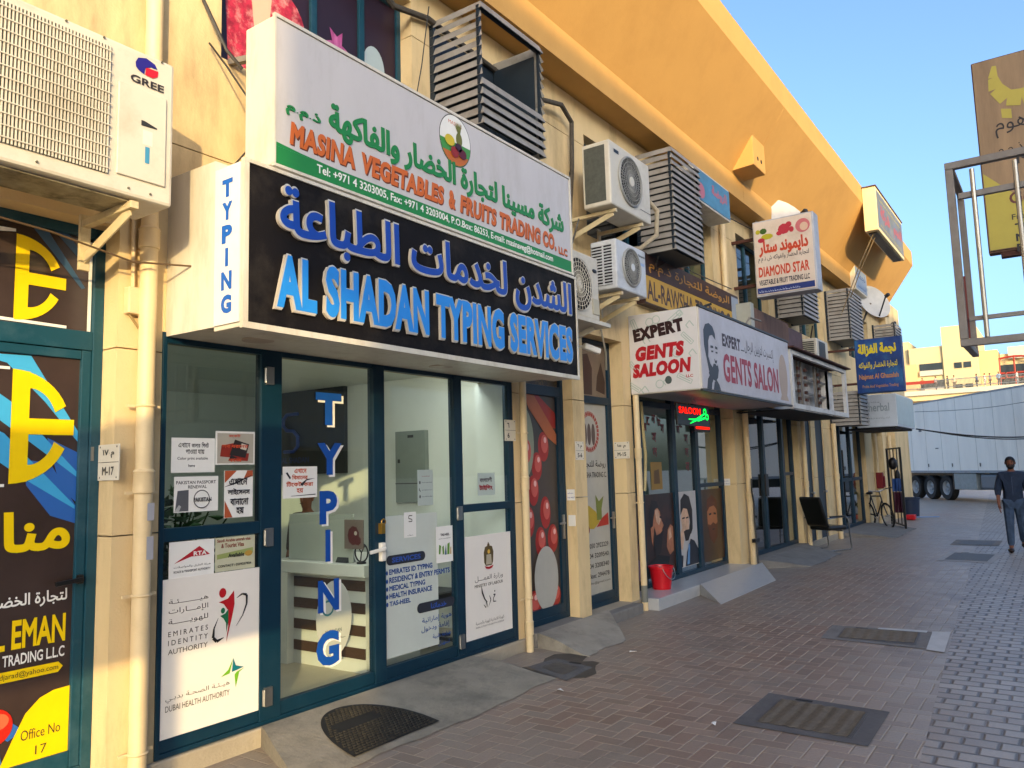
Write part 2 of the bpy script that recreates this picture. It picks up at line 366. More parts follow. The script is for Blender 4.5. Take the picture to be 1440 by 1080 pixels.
# ---------------------------------------------------------------- panels, lettering and printed shapes
class Panel:
    """a flat face: u runs to the reader's right in metres of the world axis, v is height, n the outward normal"""
    def __init__(s, kind, c):
        s.kind = kind; s.c = c
    def at(s, u, v, off):
        if s.kind == 'street': return (u, s.c - off, v)       # faces -y, u = x
        return (s.c - off, u, v)                               # 'side': faces -x, u = y (reader's right is smaller y)
    @property
    def sgn(s): return 1 if s.kind == 'street' else -1
FORMS = {}
for ch, b, n in [('آ',0xFE81,2),('أ',0xFE83,2),('إ',0xFE87,2),('ئ',0xFE89,4),('ا',0xFE8D,2),('ب',0xFE8F,4),('ة',0xFE93,2),('ت',0xFE95,4),('ث',0xFE99,4),('ج',0xFE9D,4),('ح',0xFEA1,4),('خ',0xFEA5,4),('د',0xFEA9,2),('ذ',0xFEAB,2),('ر',0xFEAD,2),('ز',0xFEAF,2),('س',0xFEB1,4),('ش',0xFEB5,4),('ص',0xFEB9,4),('ض',0xFEBD,4),('ط',0xFEC1,4),('ظ',0xFEC5,4),('ع',0xFEC9,4),('غ',0xFECD,4),('ف',0xFED1,4),('ق',0xFED5,4),('ك',0xFED9,4),('ل',0xFEDD,4),('م',0xFEE1,4),('ن',0xFEE5,4),('ه',0xFEE9,4),('و',0xFEED,2),('ى',0xFEEF,2),('ي',0xFEF1,4)]:
    FORMS[ch] = (b, n)
def arabic(s):
    s = s.replace('لا', '\uE000'); out = []
    def two(c): return c == 'ـ' or (c in FORMS and FORMS[c][1] == 4)          # joins onwards
    def joins(c): return c == 'ـ' or c in FORMS or c == '\uE000'
    for i, c in enumerate(s):
        pv = s[i-1] if i else ' '; nx = s[i+1] if i+1 < len(s) else ' '
        jp = two(pv) and joins(c); jn = two(c) and joins(nx)
        if c == '\uE000': out.append(chr(0xFEFC if two(pv) else 0xFEFB))
        elif c in FORMS:
            b, n = FORMS[c]
            k = (3 if jp and jn else 2 if jn else 1 if jp else 0) if n == 4 else (1 if jp else 0)
            out.append(chr(b + k))
        else: out.append(c)
    return "".join(reversed(out))
def glyph_polys(body, res=3, sp=1):
    c = bpy.data.curves.new("t", "FONT"); c.body = body; c.space_character = sp
    o = bpy.data.objects.new("t", c); col.objects.link(o)
    dg = bpy.context.evaluated_depsgraph_get(); ev = o.evaluated_get(dg); cu = ev.to_curve(dg)
    polys = []
    for sp in cu.splines:
        if sp.type != 'BEZIER': continue
        bp = sp.bezier_points; P = []
        for i in range(len(bp)):
            a, b = bp[i], bp[(i+1) % len(bp)]
            p0, p1, p2, p3 = a.co, a.handle_right, b.handle_left, b.co
            ch = (p3 - p0).length
            straight = ch < 1e-6 or (abs((p1-p0).cross(p3-p0).length) + abs((p2-p0).cross(p3-p0).length)) / max(ch, 1e-6) < .004
            P.append((p0.x, p0.y))
            if not straight:
                for k in range(1, res):
                    t = k / res; q = p0*(1-t)**3 + p1*3*t*(1-t)**2 + p2*3*t*t*(1-t) + p3*t**3
                    P.append((q.x, q.y))
        Q = []
        for q in P:
            if not Q or math.hypot(q[0]-Q[-1][0], q[1]-Q[-1][1]) > 1e-4: Q.append(q)
        if len(Q) > 2 and math.hypot(Q[0][0]-Q[-1][0], Q[0][1]-Q[-1][1]) < 1e-4: Q.pop()
        if len(Q) > 2: polys.append(np.array(Q))
    ev.to_curve_clear(); bpy.data.objects.remove(o); bpy.data.curves.remove(c)
    return polys
def area(P): x, y = P[:, 0], P[:, 1]; return .5*float(np.sum(x*np.roll(y, -1)-np.roll(x, -1)*y))
def fill(polys):
    """non-zero fill of closed outlines -> (verts, triangles)"""
    vs = []; es = []
    for P in polys:
        b = len(vs); n = len(P); vs += [Vector((float(x), float(y))) for x, y in P]; es += [(b+i, b+(i+1) % n) for i in range(n)]
    r = delaunay_2d_cdt(vs, es, [], 0, 1e-5)
    ov = np.array([(v.x, v.y) for v in r[0]]); tri = np.array([f for f in r[2] if len(f) == 3])
    if len(tri) == 0: return ov, []
    c = ov[tri].mean(axis=1); wn = np.zeros(len(c), int)
    for P in polys:
        A = P; B = np.roll(P, -1, axis=0)
        for (ax_, ay), (bx_, by) in zip(A, B):
            side = (bx_-ax_)*(c[:, 1]-ay)-(c[:, 0]-ax_)*(by-ay)
            wn += ((ay <= c[:, 1]) & (by > c[:, 1]) & (side > 0)).astype(int)
            wn -= ((ay > c[:, 1]) & (by <= c[:, 1]) & (side < 0)).astype(int)
    return ov, [tuple(t) for t, k in zip(tri, wn) if k != 0]
TC = {}
def text2d(body, bold=0, italic=0, res=3):
    key = (body, bold, italic, res)
    if key in TC: return TC[key]
    polys = glyph_polys(body, res, 1+1.7*bold if bold > .03 and max(map(ord, body)) < 0x600 else 1)
    if not polys: return np.zeros((0, 2)), []
    if bold:
        sg = 1 if sum(area(P) for P in polys) > 0 else -1; Q = []
        for P in polys:
            d1 = P-np.roll(P, 1, axis=0); d2 = np.roll(P, -1, axis=0)-P
            n1 = np.stack([d1[:, 1], -d1[:, 0]], 1); n2 = np.stack([d2[:, 1], -d2[:, 0]], 1)
            n1 /= np.linalg.norm(n1, axis=1, keepdims=True)+1e-9; n2 /= np.linalg.norm(n2, axis=1, keepdims=True)+1e-9
            nn = n1+n2; l = np.linalg.norm(nn, axis=1, keepdims=True); nn = np.where(l > .3, nn/(l+1e-9), n1)
            k = 1/np.clip((nn*n1).sum(1, keepdims=True), .55, 1)
            Q.append(P+nn*k*bold*sg)
        polys = Q
    if italic: polys = [np.stack([P[:, 0]+P[:, 1]*italic, P[:, 1]], 1) for P in polys]
    TC[key] = fill(polys); return TC[key]
def put(mb, ov, tris, pan, u, v, wd, ht, off, ext=0, rot=0, fit=True):
    """place flat triangles fitted to a box whose reader-left-bottom corner is (u, v)"""
    if len(ov) == 0: return mb
    used = sorted({i for t in tris for i in t}); 
    if not used: return mb
    U = ov[used]; lo = U.min(0); hi = U.max(0); sz = np.maximum(hi-lo, 1e-6)
    sc = np.array([wd, ht])/sz; P = (ov-lo)*sc
    if rot:
        c, s_ = math.cos(rot), math.sin(rot); P = P @ np.array([[c, s_], [-s_, c]])
    vs = [pan.at(u+pan.sgn*x, v+y, off+ext) for x, y in P]; fs = [t for t in tris]
    b = len(mb.v); mb.add(vs, fs)
    if ext:
        cnt = {}
        for t in tris:
            for a, c2 in ((t[0], t[1]), (t[1], t[2]), (t[2], t[0])):
                k = (min(a, c2), max(a, c2)); cnt[k] = cnt.get(k, 0)+1
        for (a, c2), n in cnt.items():
            if n == 1:
                mb.add([pan.at(u+pan.sgn*P[a][0], v+P[a][1], off+ext), pan.at(u+pan.sgn*P[c2][0], v+P[c2][1], off+ext),
                        pan.at(u+pan.sgn*P[c2][0], v+P[c2][1], off), pan.at(u+pan.sgn*P[a][0], v+P[a][1], off)], [(0, 1, 2, 3)])
    return mb
def text(mb, body, pan, u, v, wd, ht, off=.003, bold=0, italic=0, ext=0, rot=0, res=3):
    ov, tr = text2d(body, bold, italic, res); return put(mb, ov, tr, pan, u, v, wd, ht, off, ext, rot)
def shape(mb, poly, pan, off=.003, ext=0, u0=None, v0=None, wd=None, ht=None):
    """flat polygon given in panel metres; optional remap of unit-square points into the box (u0,v0,wd,ht)"""
    P = [(u0+pan.sgn*x*wd, v0+y*ht) for x, y in poly] if u0 is not None else poly
    if ext:
        n = len(P); vs = [pan.at(x, y, off+ext) for x, y in P]+[pan.at(x, y, off) for x, y in P]
        return mb.add(vs, [tuple(range(n))]+[(i, (i+1) % n, (i+1) % n+n, i+n) for i in range(n)])
    return mb.add([pan.at(x, y, off) for x, y in P], [tuple(range(len(P)))])
def ell(cx, cy, rx, ry, n=24, a0=0, a1=2*math.pi, rot=0):
    o = []
    for i in range(n if a1-a0 > 6.28 else n+1):
        t = a0+(a1-a0)*i/n; x, y = rx*math.cos(t), ry*math.sin(t)
        o.append((cx+x*math.cos(rot)-y*math.sin(rot), cy+x*math.sin(rot)+y*math.cos(rot)))
    return o
def band(pts, wd):
    """thick polyline as quads (list of polygons)"""
    out = []
    for i, ((x0, y0), (x1, y1)) in enumerate(zip(pts, pts[1:])):
        l = math.hypot(x1-x0, y1-y0) or 1e-6
        wa = wd[i] if isinstance(wd, (list, tuple)) else wd; wb = wd[i+1] if isinstance(wd, (list, tuple)) else wd
        nx, ny = -(y1-y0)/l/2, (x1-x0)/l/2
        out.append([(x0+nx*wa, y0+ny*wa), (x1+nx*wb, y1+ny*wb), (x1-nx*wb, y1-ny*wb), (x0-nx*wa, y0-ny*wa)])
    return out
def squiggle(mb, pan, u, v, wd, ht, off=.003, n=None):
    """a line of writing too small to read in the photograph: short strokes of uneven height"""
    x = 0
    while x < wd:
        l = random.uniform(.25, .8)*ht; x1 = min(x+l, wd)
        h = random.uniform(.55, 1)*ht; b = random.choice((0, 0, .1))*ht
        shape(mb, [(u+pan.sgn*x, v+b), (u+pan.sgn*x1, v+b), (u+pan.sgn*x1, v+b+h*.35), (u+pan.sgn*x, v+b+h*.35)], pan, off)
        if random.random() < .7: shape(mb, [(u+pan.sgn*x, v+b), (u+pan.sgn*(x+.12*ht), v+b), (u+pan.sgn*(x+.12*ht), v+b+h), (u+pan.sgn*x, v+b+h)], pan, off+.0006)
        x = x1+random.uniform(.12, .35)*ht
    return mb
# ================================================================ ground
def sheet(name, x0, x1, y0, y1, z, m, kind="structure"):
    o = MB().quad((x0,y0,z),(x1,y0,z),(x1,y1,z),(x0,y1,z)).build(name, m, loc=((x0+x1)/2,(y0+y1)/2,z)); return tag(o, kind=kind)
sheet("ground", -150, 400, -250, 250, 0, PAVING)
# ================================================================ the row of shops
B = thing("shop_row_building", "cream and ochre row of two storey shops under an overhanging canopy", "building", (12, 4.45, 0))
YW = 4.45
OPEN = [(0.5, 2.40, 0.12, 3.22), (2.68, 6.38, 0.12, 2.63), (6.62, 7.56, 0.12, 3.3), (7.82, 8.81, .12, 3.3), (9.02, 12.74, .14, 2.85),
        (13.2, 16.5, .14, 2.8), (16.85, 17.55, .1, 2.8), (17.9, 18.6, .1, 2.8), (19.5, 23.0, .1, 2.75), (24.0, 25.6, .05, 2.6),
        (3.06, 4.98, 4.56, 5.92), (8.05, 12.2, 4.5, 5.75), (13.4, 15.1, 4.45, 5.8), (17.2, 19.3, 4.5, 5.75), (21.9, 24.6, 4.5, 5.75), (-2, 1.4, 4.6, 5.9)]
XS = sorted({-3.0, 26.5} | {v for o in OPEN for v in o[:2]})
ZS = sorted({0.1, 1.42, 2.5, 3.84, 5.6, 6.13} | {v for o in OPEN for v in o[2:] if v > .15})
GROOVE = {1.42, 2.5, 3.84, 5.6}
wl = MB()
for za, zb in zip(ZS, ZS[1:]):
    run = None
    for xa, xb in zip(XS, XS[1:]):
        cx, cz = (xa+xb)/2, (za+zb)/2
        solid = not any(o[0] < cx < o[1] and o[2] < cz < o[3] for o in OPEN)
        if solid: run = (run[0], xb) if run else (xa, xb)
        if (not solid or xb == XS[-1]) and run:
            wl.box(run[0], run[1], YW, YW+.42, za+(.004 if za in GROOVE else 0), zb-(.004 if zb in GROOVE else 0)); run = None
wl.build("wall", WALL, B)
# plinth under the shopfronts and at the feet of the piers
pl = MB()
for xa, xb in [(-3, .5), (.5, 2.40), (2.40, 6.62), (7.56, 9.02), (12.74, 13.2), (16.5, 19.5), (23, 26.5)]:
    pl.box(xa, xb-.002, 4.42, 5.2, -.3, .118)
pl.build("plinth", CONC2, B, bevel=.012)
MB().box(6.622, 7.558, 4.40, 5.2, -.3, .14).box(7.82, 8.81, 4.3, 5.2, -.3, .115).box(13.2, 16.5, 4.36, 5.2, -.3, .14).box(19.5, 23, 4.36, 5.2, -.3, .1).build("doorstep", CONC, B, bevel=.015)
MB().box(9.02, 12.74, 4.2, 5.4, -.3, .14).build("marble_step", MARBLE, B, bevel=.008)
# canopy: ledge, lit edge beam, raking soffit and fascia; two lengths with an open joint
SEC = [(4.86, 6.14), (4.12, 6.14), (4.12, 6.51), (3.35, 7.62), (3.35, 8.05), (4.86, 8.05)]
cp = MB()
for xa, xb in [(-3, 5.2), (5.207, 12.97), (12.977, 19.4), (19.407, 26.35)]: cp.prism(SEC, 0, xa, xb)
cp.build("canopy", CANOPY, B)
for xa in (12.4, 4.6):
    sp = MB().prism([(4.11, 6.54), (3.74, 6.56), (3.74, 7.07), (4.11, 6.56)], 0, xa, xa+.62).build("rainwater_spout", CANOPY, B, bevel=.01)
    for dx in (.22, .40): MB().cyl((xa+dx, 3.739, 6.72), (xa+dx, 3.735, 6.72), .035, 14).build("outlet", DARK, sp)
bx("end_wing", WALL, B, 26.52, 29, 4.25, 10, 0, 6.75)
MB().box(-3, 26.5, 4.9, 14, 6.2, 8.0).build("roof_slab", WALL2, B)

def frame(name, m, parent, x0, x1, z0, z1, y, mull=(), rails=(), t=.06, d=.07):
    f = MB().box(x0, x0+t, y, y+d, z0, z1).box(x1-t, x1, y, y+d, z0, z1).box(x0+t, x1-t, y, y+d, z1-t, z1).box(x0+t, x1-t, y, y+d, z0, z0+t)
    for a, b in mull: f.box(a, b, y-.004, y+d-.004, z0+t, z1-t)
    for a, b, c, e in rails: f.box(a, b, y+.003, y+d-.003, c, e)
    return f.build(name, m, parent, bevel=.004)
def room(x0, x1, y0, y1, z0, z1, mw, mf=None, mc=None):
    MB().quad((x0,y0,z0),(x0,y1,z0),(x0,y1,z1),(x0,y0,z1)).quad((x1,y0,z0),(x1,y0,z1),(x1,y1,z1),(x1,y1,z0)).quad((x0,y1,z0),(x1,y1,z0),(x1,y1,z1),(x0,y1,z1)).build("room_wall", mw, B)
    MB().quad((x0,y0,z0),(x1,y0,z0),(x1,y1,z0),(x0,y1,z0)).build("room_floor", mf or mw, B)
    MB().quad((x0,y0,z1),(x1,y0,z1),(x1,y1,z1),(x0,y1,z1)).build("room_ceiling", mc or mw, B)

# ---- upper windows
def up_win(x0, x1, z0, z1, mulls, gm):
    f = frame("window", FRAME2, B, x0, x1, z0, z1, 4.58, [(a-.03, a+.03) for a in mulls], [], .05, .06)
    MB().quad((x0+.04, 4.61, z0+.04), (x1-.04, 4.61, z0+.04), (x1-.04, 4.61, z1-.04), (x0+.04, 4.61, z1-.04)).build("pane", gm, f)
    return f
wfruit = up_win(3.06, 4.98, 4.56, 5.92, [3.98, 4.5], GLASSD)
for a in [(8.05, 12.2, 4.5, 5.75, [9.4, 10.8, 11.5]), (13.4, 15.1, 4.45, 5.8, [14.25]), (17.2, 19.3, 4.5, 5.75, [18.2]), (21.9, 24.6, 4.5, 5.75, [23.2]), (-2, 1.4, 4.6, 5.9, [0])]:
    up_win(*a, GLASSD)
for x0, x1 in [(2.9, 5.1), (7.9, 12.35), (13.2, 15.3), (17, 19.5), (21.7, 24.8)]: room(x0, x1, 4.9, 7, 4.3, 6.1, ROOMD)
bx("window_blind", CONC, B, 13.6, 14.2, 4.72, 4.73, 4.6, 5.7)
# printed film with fruit on the first upper window
PW = Panel('street', 4.605)
mb = MB().quad(PW.at(3.1, 4.6, .002), PW.at(4.94, 4.6, .002), PW.at(4.94, 5.88, .002), PW.at(3.1, 5.88, .002)); fb = mb.build("fruit_film", ink('2a1824'), wfruit)
POM = mat("printed_pomegranate_seed", 'b02840', .5, var=.8, scale=16, dirt='e8a8a0', dirt_amt=.9, dscale=13)
PINK = mat("printed_pink_onion", 'b24c86', .5, var=.4, scale=9, dirt='e08cb8', dirt_amt=.6, dscale=4, stretch=(3, 1, 1))
mb = MB()
for q in ([(3.1, 4.6), (3.62, 4.6), (3.55, 5.0), (3.7, 5.4), (3.5, 5.88), (3.1, 5.88)], ell(3.72, 4.98, .22, .42), ell(3.3, 4.95, .18, .3)): shape(mb, q, PW, .0035+.0006*len(mb.f))
mb.build("pomegranate_print", POM, fb)
mb = MB(); shape(mb, [(3.44, 4.95), (3.56, 5.0), (3.6, 5.4), (3.5, 5.7), (3.38, 5.5)], PW, .0064); mb.build("pith_print", ink('c8a890'), fb)
mb = MB(); shape(mb, [(3.1, 4.6), (3.22, 4.6), (3.18, 5.3), (3.1, 5.6)], PW, .0066); shape(mb, [(3.62, 4.6), (3.98, 4.6), (3.94, 4.86), (3.7, 4.9)], PW, .0068); mb.build("dark_leaf_print", ink('241428'), fb)
shape(MB(), ell(3.55, 4.72, .09, .16, rot=.5), PW, .007).build("stem_print", ink('5a3a6a'), fb)
mb = MB(); shape(mb, ell(4.24, 4.95, .26, .30), PW, .0062); shape(mb, [(4.20, 5.2), (4.16, 5.35), (4.24, 5.3), (4.30, 5.36), (4.29, 5.2)], PW, .0055); mb.build("onion_print", PINK, fb)
shape(MB(), ell(4.66, 5.2, .13, .2), PW, .0062).build("hill_print", ink('a9b8b8'), fb)
shape(MB(), [(4.54, 5.08), (4.6, 5.16), (4.66, 5.12), (4.72, 5.2), (4.79, 5.1), (4.7, 5.02), (4.6, 5.02)], PW, .0072).build("fruit_pile_print", ink('a8693c'), fb)

# ---- first shop (left edge of the photograph): printed door and transom
F1 = frame("shopfront", FRAME2, B, .5, 2.40, .12, 3.22, 4.60, [], [(.56, 2.34, 2.49, 2.60)], .06, .09)
d1 = MB().box(2.285, 2.338, 4.61, 4.67, .18, 2.488).box(1.0, 1.06, 4.61, 4.67, .18, 2.488).box(1.061, 2.284, 4.612, 4.668, 2.435, 2.486).box(1.061, 2.284, 4.612, 4.668, .18, .27).build("door", FRAME2, B, bevel=.004)
PD = Panel('street', 4.632)
DB = mat("printed_brown_film", '3c2f2a', .18, var=.25, scale=3, spec=.6)
bx("door_film", DB, d1, 1.06, 2.285, 4.634, 4.64, .27, 2.436)
bx("transom_film", DB, F1, .56, 2.335, 4.634, 4.64, 2.60, 3.16)
bx("transom_edge_strip", PAPER, F1, 2.318, 2.336, 4.628, 4.633, 2.605, 3.14)
YEL = ink('e6c400', .35); CYAN = ink('3f9fd0', .35); CYD = ink('2d5fa8', .35)
def swoosh(mb, q, o): shape(mb, q, PD, o)
mb = MB()
swoosh(mb, [(1.7, 2.42), (2.02, 2.43), (2.285, 2.02), (2.285, 1.96), (2.1, 2.18), (1.9, 2.38)], .0012)
swoosh(mb, [(1.7, 2.33), (1.93, 2.17), (2.285, 1.79), (2.285, 1.76), (2.05, 1.94), (1.7, 2.2)], .0016)
swoosh(mb, [(1.7, 2.1), (1.9, 2.0), (2.28, 1.60), (2.28, 1.58), (2.0, 1.76), (1.7, 1.98)], .002)
mb.build("cyan_swoosh", CYAN, d1)
mb = MB(); swoosh(mb, [(2.0, 1.86), (2.14, 1.84), (2.285, 1.6), (2.285, 1.5), (2.15, 1.55), (2.02, 1.72)], .001); swoosh(mb, [(2.12, 1.98), (2.285, 1.9), (2.285, 1.62), (2.2, 1.7)], .0008); mb.build("blue_swoosh", CYD, d1)
mb = MB()
for q in ([(2.0, 3.16), (2.08, 3.16), (2.3, 2.86), (2.28, 2.85)], [(2.12, 3.16), (2.2, 3.16), (2.33, 2.98), (2.33, 2.96)]): shape(mb, q, PD, .0012)
mb.build("cyan_swoosh", ink('31506e'), F1)
def emblem_E(u, v0, v1, wd, parent):
    """the yellow half-round letter E"""
    mb = MB(); h = v1-v0; vm = (v0+v1)/2; t = .052*h/.55
    mb_o = []
    shape(mb, [(u, v0), (u+t*1.55, v0+.01), (u+t*1.55, v1-.01), (u, v1)], PD, .0036)
    shape(mb, [(u, vm-t*.75), (u+wd, vm-t*.75), (u+wd, vm+t*.75), (u, vm+t*.75)], PD, .0042)
    for s_ in (1, -1):
        pts_o = [(u+wd*.93*math.sin(a), vm+s_*(h/2)*math.cos(a)) for a in [i*.13 for i in range(10)]]
        pts_i = [(u+t*1.5+(wd*.93-t*2.7)*math.sin(a), vm+s_*(h/2-t*1.7)*math.cos(a)) for a in [i*.13 for i in range(10)]]
        for i in range(9): shape(mb, [pts_o[i], pts_o[i+1], pts_i[i+1], pts_i[i]], PD, .0048+.00003*i)
    return mb.build("letter_emblem", YEL, parent)
emblem_E(1.93, 1.73, 2.35, .33, d1); emblem_E(1.92, 2.62, 3.10, .27, F1)
mb = MB(); shape(mb, [(1.7, 2.345), (1.915, 2.345), (1.915, 2.36), (1.7, 2.36)], PD, .004); shape(mb, [(1.7, 1.715), (1.91, 1.715), (1.91, 1.73), (1.7, 1.73)], PD, .004); mb.build("white_bar", PAPER, d1)
mb = MB(); shape(mb, [(1.7, 2.612), (2.2, 2.606), (2.2, 2.622), (1.7, 2.63)], PD, .004); shape(mb, [(1.6, 3.06), (1.86, 3.10), (1.915, 3.11), (1.915, 3.125), (1.8, 3.12)], PD, .004); mb.build("white_bar", PAPER, F1)
mb = MB(); text(mb, arabic("منارة"), PD, 1.66, 1.30, .60, .28, .003, bold=.035); mb.build("arabic_lettering", YEL, d1)
mb = MB(); text(mb, arabic("لتجارة الخضار"), PD, 1.86, 1.065, .395, .082, .003, bold=.02); text(mb, "S TRADING L.L.C", PD, 1.905, .78, .345, .058, .003, bold=.02); mb.build("white_lettering", PAPER, d1)
mb = MB(); text(mb, "AL EMAN", PD, 1.82, .862, .432, .150, .003, bold=.03); mb.build("yellow_lettering", YEL, d1)
mb = MB(); shape(mb, [(1.6, .70), (2.22, .70), (2.245, .728), (2.22, .755), (1.6, .755)], PD, .002)
shape(mb, [(1.94, .27), (2.0, .40), (2.06, .52), (2.13, .585), (2.2, .61), (2.284, .615), (2.284, .27)], PD, .0042); mb.build("yellow_patch", YEL, d1)
mb = MB(); text(mb, "riadjarad@yahoo.com", PD, 1.89, .708, .33, .036, .0034); text(mb, "Office No", PD, 2.04, .384, .20, .052, .006); text(mb, "17", PD, 2.115, .297, .058, .046, .006); mb.build("dark_lettering", ink('3a3020'), d1)
mb = MB(); shape(mb, [(1.7, .62), (1.98, .40), (2.05, .44), (1.9, .58), (1.7, .72)], PD, .0026); shape(mb, [(1.7, .30), (1.96, .28), (1.94, .36), (1.7, .42)], PD, .0022); mb.build("blue_stripe", CYD, d1)
mb = MB(); shape(mb, ell(1.9, .485, .10, .095), PD, .005); mb.build("tomato_print", ink('b8200f'), d1)
mb = MB(); shape(mb, ell(1.93, .51, .05, .04), PD, .0062); mb.build("tomato_highlight_print", ink('e8603c'), d1)
mb = MB(); mb.obox((2.30, 4.60, 1.19), (2.30, 4.57, 1.19), .03, .05).obox((2.31, 4.565, 1.19), (2.16, 4.565, 1.178), .02, .025); mb.build("handle", BLACK, d1, bevel=.004)
mb = MB(); mb.box(2.345, 2.36, 4.592, 4.60, 1.85, 1.93); mb.build("hinge", STEEL, F1)

# ---- the typing shop: glazed front with two doors
F2 = frame("shopfront", FRAME, B, 2.682, 6.378, .121, 2.628, 4.44, [(3.40, 3.57), (4.46, 4.58), (5.46, 5.57)],
           [(2.712, 3.40, 1.36, 1.44), (5.57, 6.348, 1.37, 1.44)], .03, .07)
MB().box(6.30, 6.347, 4.444, 4.506, .152, 2.597).box(2.713, 6.347, 4.446, 4.504, 2.565, 2.597).build("frame_liner", FRAME, F2)
MB().box(2.714, 3.398, 4.446, 4.50, .153, .225).box(3.572, 4.458, 4.446, 4.50, .153, .24).box(4.582, 5.458, 4.446, 4.50, .153, .24).box(5.572, 6.298, 4.446, 4.5, .153, .24).build("bottom_rail", FRAME, F2, bevel=.003)
mb = MB()
for a, b, c, e in [(2.712, 3.40, .22, 1.37), (2.712, 3.40, 1.43, 2.57), (3.57, 4.46, .23, 2.57), (4.58, 5.46, .23, 2.57), (5.57, 6.32, .23, 1.38), (5.57, 6.32, 1.43, 2.57)]:
    MB().quad((a, 4.459, c), (b, 4.459, c), (b, 4.459, e), (a, 4.459, e)).build("pane", GLASSD if a < 3 else GLASS, F2)
mb = MB()
for x, z in [(3.46, .30), (3.46, 1.33), (5.5, .27), (5.5, 1.37), (3.46, 2.42)]: mb.box(x-.028, x+.028, 4.415, 4.436, z-.06, z+.06).cyl((x-.035, 4.42, z-.05), (x-.035, 4.42, z+.05), .014, 10)
mb.build("hinge", STEEL, F2)
mb = MB(); mb.box(4.5, 4.545, 4.40, 4.437, 1.06, 1.20).obox((4.52, 4.385, 1.155), (4.36, 4.385, 1.14), .02, .026).cyl((4.52, 4.437, 1.155), (4.52, 4.38, 1.155), .016, 10); mb.build("door_handle", WHITEG, F2, bevel=.004)
mb = MB(); mb.box(4.5, 4.54, 4.40, 4.437, 1.27, 1.35).ring((4.52, 4.40, 1.36), 1, .022, .005, 14, 5); mb.build("padlock", mat("brass", 'a8843a', .35, metal=.8), F2)
# room behind
room(2.6, 6.5, 4.53, 8.6, .125, 2.78, ROOMW, TILE, ROOMW)
MB().quad((6.376, 4.52, .13), (6.376, 4.9, .13), (6.376, 4.9, 2.62), (6.376, 4.52, 2.62)).build("room_wall", ROOMW, B)
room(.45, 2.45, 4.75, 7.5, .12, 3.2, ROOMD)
lamp = MB().box(4.6, 6.2, 4.80, 4.98, 2.745, 2.775).box(2.9, 4.3, 4.80, 4.98, 2.745, 2.775).box(3.0, 3.6, 6.9, 6.96, 2.745, 2.775).build("ceiling_lamp", LAMP, B)

# ---- red fruit door, white brochure door
F3 = frame("shopfront", FRAME, B, 6.622, 7.558, .142, 3.298, 4.57, [], [(6.68, 7.50, 2.53, 2.64)], .06, .08)
bx("door_film", mat("printed_grey_brown_film", '4a4038', .3, var=.3, scale=2), F3, 6.68, 7.43, 4.604, 4.61, .30, 2.53)
bx("bottom_rail", FRAME, F3, 6.68, 7.43, 4.575, 4.615, .203, .30)
bx("door_stile", FRAME, F3, 7.43, 7.497, 4.575, 4.63, .203, 2.529)
bx("transom_film", mat("printed_dark_transom", '35281c', .4, var=.6, scale=9, dirt='8a6a2a', dirt_amt=.8, dscale=14), F3, 6.68, 7.5, 4.604, 4.61, 2.64, 3.24)
PR = Panel('street', 4.604); TOM = ink('9c2a22', .3); TOML = ink('c2564a', .3); TOMH = ink('e0b0a8', .3)
m1, m2, m3 = MB(), MB(), MB()
for i, (u, v, a, b) in enumerate([(7.17, 1.98, .105, .16), (7.03, 1.77, .10, .15), (6.95, 1.52, .10, .16), (7.17, 1.28, .10, .17), (7.06, .98, .10, .155), (7.30, 1.0, .10, .15), (6.85, 1.2, .1, .16), (6.9, .36, .13, .14), (7.3, .40, .12, .12), (6.82, 1.9, .12, .2)]):
    o = .0015+.0004*i; shape(m1, ell(u, v, a, b), PR, o); shape(m2, ell(u+.015, v+.03, a*.66, b*.62), PR, o+.0056); shape(m3, ell(u+.02, v+.07, a*.25, b*.2), PR, o+.0112)
shape(m1, [(6.68, 2.53), (7.10, 2.53), (7.43, 2.35), (7.43, 2.18), (7.2, 2.2), (6.95, 2.42), (6.68, 2.48)], PR, .001)
m1.build("tomato_print", TOM, F3); m2.build("tomato_body_print", TOML, F3); m3.build("tomato_highlight_print", TOMH, F3)
mb = MB(); shape(mb, [(6.8, 2.53), (7.0, 2.53), (7.43, 2.12), (7.43, 2.0), (7.25, 2.08), (6.9, 2.38)], PR, .0068); mb.build("carrot_print", ink('b0623a'), F3)
mb = MB(); shape(mb, ell(6.78, 2.02, .20, .38), PR, .007); mb.build("cucumber_print", ink('8a8f78'), F3)
mb = MB(); shape(mb, ell(7.13, .60, .23, .33, 36), PR, .018); mb.build("radish_print", ink('a8a69c'), F3)
mb = MB(); mb.box(7.455, 7.485, 4.55, 4.574, .98, 1.24).obox((7.47, 4.54, 1.15), (7.36, 4.535, 1.15), .02, .02); mb.build("handle", STEEL, F3, bevel=.003)
F4 = frame("shopfront", FRAME, B, 7.822, 8.808, .117, 3.298, 4.62, [], [(7.88, 8.75, 2.51, 2.60)], .06, .08)
bx("door_film", mat("printed_pale_film", 'a9a69a', .35, var=.1), F4, 7.88, 8.70, 4.655, 4.66, .27, 2.51)
MB().box(8.70, 8.748, 4.625, 4.67, .178, 2.509).box(7.88, 8.70, 4.625, 4.67, .178, .27).build("door_stile", FRAME, F4, bevel=.003)
bx("transom_film", mat("printed_brown_transom", '7a6a58', .4, var=.2), F4, 7.88, 8.75, 4.655, 4.66, 2.60, 3.24)
PB_ = Panel('street', 4.655)
mb = MB(); shape(mb, [(8.15, 2.62), (8.38, 2.62), (8.40, 2.95), (8.30, 3.12), (8.18, 3.1)], PB_, .002); shape(mb, [(8.48, 2.68), (8.70, 2.64), (8.72, 2.8), (8.63, 3.04), (8.52, 2.86)], PB_, .002); mb.build("date_print", ink('3a2620'), F4)
